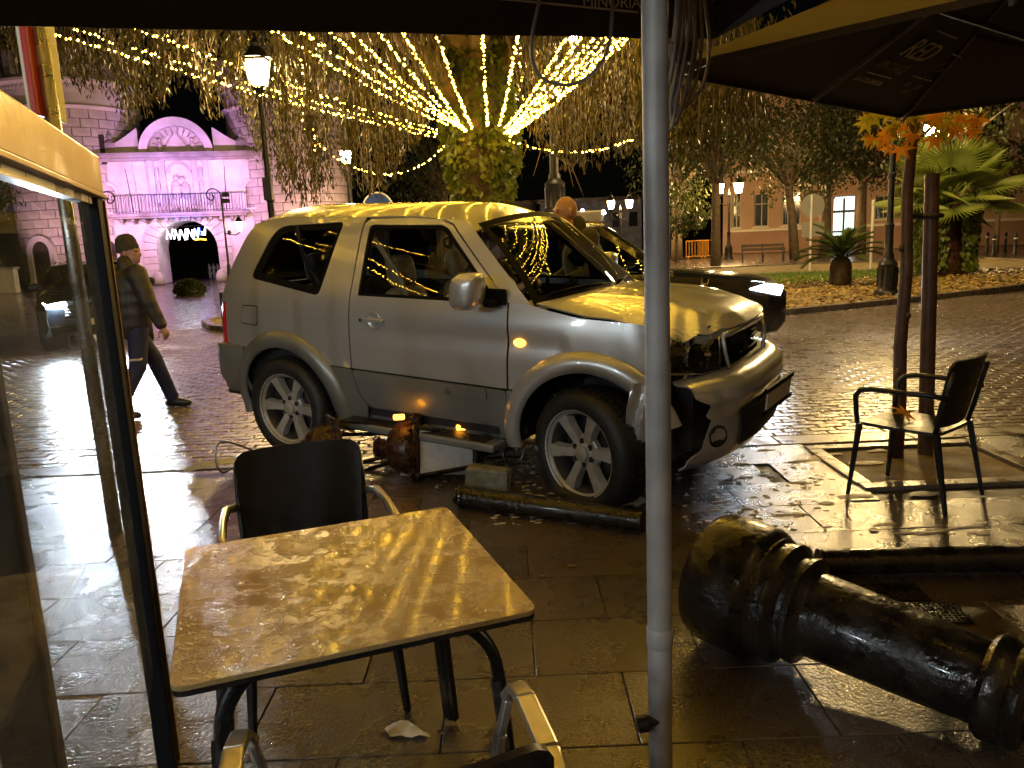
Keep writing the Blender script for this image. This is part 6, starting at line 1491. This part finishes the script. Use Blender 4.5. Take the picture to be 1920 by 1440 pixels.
# ---- cycad
CB = gp(1575, 541); cyc = thing("cycad", "small cycad with arching dark fronds on the leaf-strewn island", "cycad", (CB.x, CB.y, .05))
MB().lathe([(.24, 0), (.28, .15), (.26, .35), (.27, .5), (.22, .68), (.12, .76), (.001, .78)], 18).build("trunk", "bark", cyc, smooth=True)
def pinn(L=1.15):
    b = MB(); pts = [(L * t_, 0, .42 * math.sin(t_ * 2.3) * L * .6) for t_ in np.linspace(0, 1, 9)]; b.tube(pts, [.014] * 6 + [.01, .007, .004], 4)
    for k in range(46):
        t_ = .12 + .88 * k / 46; x_ = L * t_; z_ = .42 * math.sin(t_ * 2.3) * L * .6; l_ = .20 * math.sin(math.pi * min(1, t_ * .85 + .12)) + .03
        for s in (-1, 1): b.add([(x_ - .02, 0, z_), (x_ + .02, 0, z_), (x_ + .07, s * l_, z_ + .05)], [(0, 1, 2)])
    return b
c0_ = pinn().build("frond", "cycad_leaf", cyc)
for k in range(26):
    o = c0_ if k == 0 else inst(c0_, cyc, (0, 0, .7)); o.location = (0, 0, .7); o.rotation_euler = (0, R(-42 + 62 * (k / 25)), k * 2.39996); o.scale = (rn.uniform(.8, 1.05),) * 3
# ---- young staked tree on the pavement
yt = thing("young_tree", "slender young tree with yellow star leaves in the pavement pit", "tree", (2.65, 5.2, -.02))
TT = [(0, 0, 0), (.01, 0, .4), (-.005, .0, .8), (.012, 0, 1.3), (-.01, 0, 1.8), (0.02, 0, 2.4), (.0, .0, 3.0)]
MB().tube(TT, [.052, .045, .042, .040, .036, .03, .02], 12).build("trunk", "wood", yt, smooth=True)
for (z, a) in [(.35, 1), (.62, 4), (.78, 2), (1.0, 5.2), (1.18, .3), (1.45, 3.5), (1.7, 1.4)]: MB().ball((.04 * math.cos(a), .04 * math.sin(a), z), (.02, .02, .028), 8, 6).build("knot", "wood", yt, smooth=True)
ends = []
for k in range(9):
    a = k * 2.4; e = (math.cos(a) * rn.uniform(.25, .6), math.sin(a) * rn.uniform(.2, .45), rn.uniform(2.25, 2.75)); ends.append(e)
    MB().tube([(0, 0, 2.1 + .05 * k), (e[0] * .5, e[1] * .5, e[2] + .04), e], [.012, .008, .003], 5).build("branch", "wood", yt)
for k in range(54):
    px = rn.uniform(1618, 1835); py = rn.uniform(205, 262) if rn.rand() < .75 else rn.uniform(240, 300)
    if py > 265 and not 1640 < px < 1745: py = rn.uniform(205, 250)
    q = atd(px, py, 5.2 + rn.uniform(-.25, .25)) - Vector((2.65, 5.2, -.02)); star_leaf(rn.uniform(.06, .105), "gold_leaf" if rn.rand() < .7 else "amber_leaf", yt, q, (rn.uniform(-.6, .6), R(90) + rn.uniform(-.5, .5), rn.uniform(-2.2, -.9)))
st = thing("tree_stake", "stout round wooden stake strapped to the young tree", "stake", (2.88, 5.24, -.03))
MB().tube([(0, 0, 0), (-.06, 0, 1.93)], [.05, .045], 14).build("post", "wood", st, smooth=True, angle=40)
MB().tube([(-.05 + .06 * math.cos(a), .06 * math.sin(a), 1.66) for a in np.linspace(0, 6.28, 13)[:-1]], .018, 6, closed=True).tube([(-.10, 0, 1.66), (-.20, -.02, 1.665)], .02, 6).build("strap", "rubber", st)
# ================================================================== STREET LAMPS, BUILDINGS, STREET FURNITURE
def lantern_parts(t, c, s=1., glow="lamp_glow"):
    c = Vector(c); T = Matrix.Translation(c) @ Matrix.Rotation(R(45), 4, 'Z')
    MB().lathe([(.14 * s, .03 * s), (.235 * s, .46 * s)], 4, T, cap=True).build("lantern_glass", glow, t)
    fr = MB()
    for k in range(4):
        a = R(90 * k + 45); fr.bar(c + Vector((.146 * s * math.cos(a + R(45)), .146 * s * math.sin(a + R(45)), .02 * s)), c + Vector((.243 * s * math.cos(a + R(45)), .243 * s * math.sin(a + R(45)), .47 * s)), .022 * s, .022 * s)
    fr.lathe([(.15 * s, .0), (.155 * s, .035 * s)], 4, T); fr.lathe([(.25 * s, .455 * s), (.27 * s, .47 * s), (.27 * s, .50 * s)], 4, T); fr.build("lantern_frame", "lamp_iron", t)
    MB().lathe([(.27 * s, .50 * s), (.2 * s, .56 * s), (.12 * s, .68 * s), (.09 * s, .70 * s), (.10 * s, .76 * s), (.04 * s, .82 * s), (.015 * s, .95 * s)], 16, Matrix.Translation(c)).build("lantern_cap", "lamp_iron", t, smooth=True, angle=40)
    MB().lathe([(.02 * s, -.2 * s), (.05 * s, -.12 * s), (.12 * s, -.02 * s), (.13 * s, .01 * s)], 12, Matrix.Translation(c)).build("lantern_holder", "lamp_iron", t, smooth=True)
def lamp_post(loc, h, label, heads="single", s=1., glow="lamp_glow", group=None, base=True, yaw=0.):
    t = thing("street_lamp", label, "street lamp", loc, yaw, group)
    if base:
        MB().lathe([(.27, 0), (.27, .06), (.22, .10), (.20, .16), (.19, .62), (.205, .66), (.19, .70), (.13, .76), (.115, .82), (.12, .86), (.09, .92), (.085, 1.45), (.10, 1.5), (.07, 1.56)], 16).build("pedestal", "lamp_iron", t, smooth=True, angle=35)
        for k in range(12):
            a = 2 * math.pi * k / 12; MB().box((.198 * math.cos(a), .198 * math.sin(a), .39), (.02, .03, .42), None).build("flute", "lamp_iron", t)
    MB().tube([(0, 0, 1.0), (0, 0, 2.5), (0, 0, h - .15)], [.075, .06, .048], 12).lathe([(.06, 2.5), (.08, 2.52), (.08, 2.58), (.055, 2.6)], 12).build("pole", "lamp_iron", t, smooth=True, angle=40)
    if heads == "single": lantern_parts(t, (0, 0, h), s, glow)
    else:
        n = 2 if heads == "double" else 3
        for k in range(n):
            a = math.pi * 2 * k / n; c, sn = math.cos(a), math.sin(a)
            MB().tube([(0, 0, h - .55), (c * .2, sn * .2, h - .62), (c * .45, sn * .45, h - .5), (c * .52, sn * .52, h - .18)], .024, 6).build("arm", "lamp_iron", t, smooth=True)
            MB().tube([(c * (.12 + .09 * math.cos(q)), sn * (.12 + .09 * math.cos(q)), h - .40 + .09 * math.sin(q)) for q in np.linspace(0, 5, 12)], .012, 5).build("scroll", "lamp_iron", t)
            lantern_parts(t, (c * .52, sn * .52, h), s, glow)
        MB().lathe([(.05, h - .2), (.07, h), (.03, h + .1), (.001, h + .3)], 10).build("finial", "lamp_iron", t, smooth=True)
    return t
p = atd(488, 160, 15.5); lamp_post((p.x - .02, 15.5, 0), p.z - .05, "tall single-lantern street lamp rising behind the roof of the crashed car", "single", 1.05, "lamp_glow")
MB().box((0, 0, 0), (.16, .14, .42)).build("control_box", "lamp_iron", None, loc=(p.x - .02, 15.42, 2.75), bevel=.01); tag(bpy.data.objects["control_box"], "small dark box mounted on the tall single-lantern lamp", "box")
p = atd(650, 308, 30); lamp_post((p.x, 30, 0), p.z, "slim single-lantern lamp far behind, left of the ivy-clad trunk", "single", 1.0, "lamp_glow_far")
p = atd(1163, 385, 45); lamp_post((p.x, 45, 0), p.z - .2, "far double-lantern lamp between the bald man and the pale pole", "double", 1.0, "lamp_glow_far")
p = gp(1366, 486); q = atd(1366, 360, p.y); lamp_post((p.x, p.y, 0), q.z - .1, "double-lantern street lamp in front of the pink house corner", "double", 1.15, "lamp_glow_far")
p = atd(1748, 258, 30); lamp_post((p.x, 30, 0), p.z, "double-lantern lamp glowing above the fan palm", "double", 1.0, "lamp_glow", yaw=.9)
p = gp(1662, 558); lamp_post((p.x, p.y, .06), 5.0, "street lamp on the island with fluted grey pedestal beside the cycad", "double", 1.1, "lamp_glow", yaw=.5)
# triple lantern on a stone block behind the bald man
p = atd(1040, 340, 18.5); t3 = lamp_post((p.x, 18.5, 2.15), 3.75, "ornate triple-lantern lamp standing on a stone block behind the bald man", "triple", .95, "lamp_glow", yaw=.3); t3.scale = (1.15, 1.15, 1)
sb_ = thing("stone_plinth", "large pale stone block carrying the triple-lantern lamp", "plinth", (p.x, 18.5, .06)); MB().box((0, 0, .9), (1.7, 1.7, 1.8)).build("block", "stone", sb_, bevel=.03); MB().box((0, 0, 1.96), (1.95, 1.95, .26)).build("cap", "stone", sb_, bevel=.04); MB().box((0, 0, .1), (2.0, 2.0, .2)).build("foot", "stone", sb_, bevel=.03)
# ---- pink house
mat("pink_wall", (.40, .255, .18), .85, nvar=.12, nscale=.6, bump=.15, bscale=12)
mat("pink_base", (.30, .175, .125), .85, nvar=.15, nscale=.8)
mat("white_trim", (.62, .56, .48), .7)
mat("win_dark", (.02, .025, .03), .1)
emis("win_lit", (.75, .95, .85), 1.6)
W0, W1 = Vector((15.6, 55.5, 0)), Vector((36, 44.5, 0)); wd_ = (W1 - W0); WL = wd_.length
hs = thing("pink_house", "pink rendered town house with white band and barred windows", "house", W0, math.atan2(wd_.y, wd_.x))
def upx(px, py=440):   # photo column -> distance along the facade
    d = ray(px, py); n_ = Vector((-wd_.y, wd_.x, 0)).normalized(); tt = W0.dot(n_) / d.dot(n_); p = d * tt; return (Vector((p.x, p.y, 0)) - W0).dot(wd_.normalized())
wins = []
for (px0, px1, z0, z1) in [(1413, 1440, 1.75, 4.0), (1465, 1500, 1.75, 4.0), (1640, 1668, 1.9, 3.4), (1718, 1745, 1.75, 4.0), (1372, 1388, 1.75, 4.0)]:
    a_, b_ = upx(px0), upx(px1); wins.append((a_, b_, z0, z1))
for (px0, px1) in [(1413, 1440), (1480, 1510), (1560, 1590), (1640, 1668), (1730, 1760), (1842, 1872)]: wins.append((upx(px0), upx(px1), 6.6, 8.6))
dr = (upx(1561), upx(1600), 0.05, 3.5)
holes = [[(a_, z0), (b_, z0), (b_, z1), (a_, z1)] for a_, b_, z0, z1 in wins + [dr]]
slab2d([(0, 0), (WL, 0), (WL, 10.5), (0, 10.5)], holes, .35, I4, 1.2).build("wall", "pink_wall", hs)
xs_ = sorted([0, dr[0], dr[1], WL])
for a_, b_ in ((0, dr[0] - .15), (dr[1] + .15, WL)):
    MB().box(((a_ + b_) / 2, -.02, .72), (b_ - a_, .05, 1.44)).build("base_band", "pink_base", hs); MB().box(((a_ + b_) / 2, -.05, 1.52), (b_ - a_, .12, .16)).build("white_band", "white_trim", hs)
MB().box((WL / 2, -.06, 5.5), (WL, .14, .2)).build("string_course", "white_trim", hs); MB().box((WL / 2, .1, 10.6), (WL + .4, 1.0, .3)).build("cornice", "white_trim", hs)
MB().box((-.15, 4, 5.25), (.3, 8, 10.5)).build("side_wall", "pink_wall", hs); MB().box((WL / 2, 4, 10.9), (WL + .6, 8.6, .3)).build("roof", "rust", hs)
for a_, b_, z0, z1 in wins:
    wn = MB().box(((a_ + b_) / 2, .22, (z0 + z1) / 2), (b_ - a_, .03, z1 - z0)).build("window", "win_dark", hs)
    fr = MB()
    for x_ in (a_ + .04, (a_ + b_) / 2, b_ - .04): fr.box((x_, .17, (z0 + z1) / 2), (.07, .06, z1 - z0))
    for z_ in (z0 + .04, z0 + (z1 - z0) * .68, z1 - .04): fr.box(((a_ + b_) / 2, .165, z_), (b_ - a_, .06, .07))
    fr.build("frame", "white_trim", wn); MB().box(((a_ + b_) / 2, -.06, z0 - .06), (b_ - a_ + .2, .24, .1)).build("sill", "white_trim", wn)
    if z0 < 4:
        for k in range(7): MB().box((a_ + (k + .5) * (b_ - a_) / 7, -.04, (z0 + z1) / 2), (.022, .022, z1 - z0)).build("window_bar", "lamp_iron", wn)
dd = MB().box(((dr[0] + dr[1]) / 2, .25, 1.75), (dr[1] - dr[0], .03, 3.4)).build("door", "win_lit", hs)
for k in range(9): MB().box((dr[0] + (k + .5) * (dr[1] - dr[0]) / 9, .16, 1.75), (.03, .03, 3.4)).build("door_bar", "lamp_iron", dd)
MB().box(((dr[0] + dr[1]) / 2, .14, 1.2), (dr[1] - dr[0], .06, .12)).box(((dr[0] + dr[1]) / 2, .14, 2.5), (dr[1] - dr[0], .06, .16)).box(((dr[0] + dr[1]) / 2, .14, 1.7), (.14, .06, 3.3)).box(((dr[0] + dr[1]) / 2, .14, .5), (dr[1] - dr[0], .06, .9)).build("door_frame", "lamp_iron", dd)
# dark buildings closing the square, with a few far lights
for (x0, x1, y_, h_, lb) in [(-8, 3.5, 95, 5.5, "long low dark building far behind the ivy-clad trunk"), (3.8, 14.5, 88, 5.2, "low dark building far behind the double lanterns")]:
    t = thing("far_house", lb, "house", ((x0 + x1) / 2, y_, 0)); MB().box((0, 0, h_ / 2), (x1 - x0, 8, h_)).build("wall", "plaster_dark", t); MB().box((0, 0, h_ + .2), (x1 - x0 + .6, 8.6, .4)).build("roof", "rust", t)
    for k in range(6): MB().box((-(x1 - x0) / 2 + (k + .5) * (x1 - x0) / 6, -4.02, 3.2), (.9, .08, 1.5)).build("window", "win_dark", t)
for (px, py, D_, lb) in [(1131, 400, 60, "tall far street light with white lamp behind the black car"), (1092, 397, 75, "tiny far street light beside the bald man's head")]:
    p = atd(px, py, D_); t = thing("street_light", lb, "street lamp", (p.x, D_, 0)); MB().tube([(0, 0, 0), (0, 0, p.z)], [.09, .05], 8).build("pole", "steel", t); MB().lathe([(.001, p.z - .1), (.18, p.z - .05), (.2, p.z + .05), (.08, p.z + .2), (.001, p.z + .25)], 10).build("lamp_head", "headlight_on", t, smooth=True)
# ---- bench, barriers, signs, bollards
p0, p1 = gp(1402, 492), gp(1459, 491); cb_ = (p0 + p1) / 2
bn = thing("park_bench", "slatted wooden park bench with dark iron frame near the pink house", "bench", (cb_.x, cb_.y, 0), R(-12))
for k in range(3): MB().box((0, -.18 + .17 * k, .45), (2.0, .14, .04)).build("seat_slat", "wood", bn, bevel=.008)
for k in range(2): MB().box((0, .27 + .03 * k, .62 + .18 * k), (2.0, .03, .14)).build("back_slat", "wood", bn, bevel=.008)
for x_ in (-.95, 0, .95): MB().bar((x_, -.22, 0), (x_, -.2, .44), .05, .05).bar((x_, .2, 0), (x_, .3, .88), .05, .05).bar((x_, -.22, .42), (x_, .26, .42), .05, .04).build("frame", "lamp_iron", bn)
for x_ in (-.98, .98): MB().bar((x_, -.22, .44), (x_, -.22, .66), .04, .04).bar((x_, -.25, .66), (x_, .28, .66), .05, .03).build("armrest", "lamp_iron", bn)
mat("barrier_yellow", (.55, .25, .02), .5)
for k, (px, lb) in enumerate([(1306, "yellow metal crowd barrier, the one farther from the lamp"), (1331, "yellow metal crowd barrier nearer the double-lantern lamp")]):
    p = atd(px, 466, 48); t = thing("crowd_barrier", lb, "barrier", (p.x, 48, 0), R(-8)); w_ = .62
    MB().tube([(-w_, 0, .12), (-w_, 0, 1.05), (w_, 0, 1.05), (w_, 0, .12)], .028, 8, closed=True).build("frame", "barrier_yellow", t, smooth=True)
    for q in range(6): MB().tube([(-w_ + (q + 1) * 2 * w_ / 7, 0, .15), (-w_ + (q + 1) * 2 * w_ / 7, 0, 1.03)], .015, 6).build("bar", "barrier_yellow", t)
    for s in (-1, 1): MB().box((s * w_ * .8, 0, .05), (.06, .6, .06)).build("foot", "barrier_yellow", t)
mat("sign_back", (.35, .34, .32), .5, .4); mat("sign_blue", (.01, .05, .30), .4); mat("sign_white", (.75, .75, .72), .4); mat("sign_red", (.45, .01, .012), .4)
p = gp(1518, 512); t = thing("round_sign", "round road sign seen from behind, on a pale post on the island", "sign", (p.x, p.y, .05)); MB().tube([(0, 0, 0), (0, 0, 2.62)], .04, 10).build("post", "sign_white", t)
MB().lathe([(.001, 0), (.40, 0), (.41, .01), (.41, .03), (.001, .03)], 28, Matrix.Translation((.06, .06, 2.25)) @ Matrix.Rotation(R(90), 4, 'X')).build("disc", "sign_back", t, smooth=True, angle=30); MB().box((.1, .05, 1.45), (.78, .03, .5)).build("plate", "sign_back", t, bevel=.01)
MB().box((0, .03, 2.25), (.1, .05, .08)).build("clamp", "steel", t)
p = gp(1632, 510); t = thing("thin_post", "thin pale post beside the fluted lamp pedestal", "post", (p.x, p.y, .05)); MB().tube([(0, 0, 0), (0, 0, 2.3)], .045, 10).build("post", "sign_white", t); MB().ball((0, 0, 2.3), .05, 10, 6).build("cap", "sign_white", t, smooth=True); MB().lathe([(.1, 0), (.1, .03)], 12).build("foot", "steel", t)
p = atd(708, 380, 17.5); t = thing("round_sign", "round blue road sign with white edge peeking over the roof of the crashed car", "sign", (p.x, 17.5, .05)); MB().tube([(0, .06, 0), (0, .06, 2.55)], .035, 10).build("post", "steel", t)
TZ = 2.36; RX = Matrix.Translation((0, 0, TZ)) @ Matrix.Rotation(R(90), 4, 'X')
MB().lathe([(.001, -.01), (.34, -.01), (.34, .01), (.001, .01)], 32, RX).build("border", "sign_white", t, smooth=True, angle=30); MB().lathe([(.001, .011), (.305, .011), (.305, .016), (.001, .016)], 32, RX).build("face", "sign_blue", t, smooth=True, angle=30)
MB().prism([(-.16, -.05), (.05, -.05), (.05, -.13), (.2, .0), (.05, .13), (.05, .05), (-.16, .05)], .017, .021, RX @ Matrix.Rotation(R(200), 4, 'Z')).build("arrow", "sign_white", t)
# tall sign pole beyond the glass screen: red-edged board seen edge on
t = thing("road_sign", "red and white sign board seen edge-on, on a grey post beyond the glass screen", "sign", (-2.36, 4.33, 0)); MB().tube([(0, 0, 0), (-.03, 0, 3.3)], .038, 14).build("post", "steel", t, smooth=True)
MB().box((-.075, .06, 2.80), (.018, .34, .92)).build("board", "sign_white", t, bevel=.004, ); MB().box((-.055, -.06, 2.80), (.03, .09, .93)).build("red_edge", "sign_red", t, bevel=.004); MB().box((-.04, 0, 2.6), (.06, .06, .05)).box((-.04, 0, 3.0), (.06, .06, .05)).build("clamp", "steel", t)
bol = None
for k, (px, py) in enumerate([(1828, 478), (1850, 472), (1862, 480), (1884, 474), (1902, 478), (1700, 470)]):
    p = gp(px, py)
    if bol is None:
        bol = thing("bollard", "slim dark bollard on the far pavement before the pink house", "bollard", (p.x, min(p.y, 42), 0), 0, "bollards by the pink house"); MB().lathe([(.09, 0), (.09, .1), (.06, .14), (.055, .8), (.075, .84), (.06, .92), (.001, .98)], 12).build("shaft", "lamp_iron", bol, smooth=True, angle=40); MB().lathe([(.077, .70), (.077, .74)], 12, cap=False).build("ring", "sign_white", bol)
    else: c = copy_tree(bol); c.location = (p.x, min(p.y, 42), 0)
# dry ivy / low wall far left
lw = thing("low_wall", "low pale wall between the left tower and the glass screen", "wall", (-30, 40, 0)); MB().box((0, 0, .6), (10, .4, 1.2)).build("wall", "plaster", lw); MB().box((0, 0, 1.25), (10.2, .55, .1)).build("coping", "stone", lw)
# ---- cafe front behind the viewer, with its wall lanterns
mat("cafe_wall", (.30, .24, .17), .8, nvar=.15, nscale=1.5, bump=.2, bscale=12)
cf = thing("cafe_house", "ochre cafe house front behind the terrace with a row of wall lanterns", "house", (0, -2.6, 0))
dw = [[(-1.0 + x_, 0.05), (.2 + x_, .05), (.2 + x_, 2.3), (-1.0 + x_, 2.3)] for x_ in (-5, -1.2, 2.6, 6.2)]
slab2d([(-12, 0), (12, 0), (12, 8.2), (-12, 8.2)], dw, .35, Matrix.Translation((0, 0, 0)) @ Matrix.Rotation(math.pi, 4, 'Z'), 1.2).build("wall", "cafe_wall", cf)
for x_ in (-5, -1.2, 2.6, 6.2): MB().box((-(x_ - .4), -.2, 1.17), (1.2, .04, 2.25)).build("shutter", "wood", cf)
MB().box((0, -.1, 8.3), (24.4, 1.0, .25)).build("eaves", "wood", cf)
emis("cafe_lamp", (.84, .95, 1.), 165)
for x_ in (-8.6, -6.4, -4.2, -1.8):
    t = thing("wall_lantern", "glass wall lantern lit beside a shuttered opening of the cafe front", "lantern", (x_, -2.45, 2.55), 0, "lanterns on the cafe front")
    MB().lathe([(.07, .0), (.11, .26)], 4, cap=True).build("glass", "cafe_lamp", t); MB().lathe([(.14, .26), (.05, .36), (.02, .42)], 4).lathe([(.08, -.02), (.075, 0)], 4).build("cap", "lamp_iron", t); MB().tube([(0, -.12, .3), (0, -.05, .45), (0, 0, .42)], .012, 6).build("bracket", "lamp_iron", t)
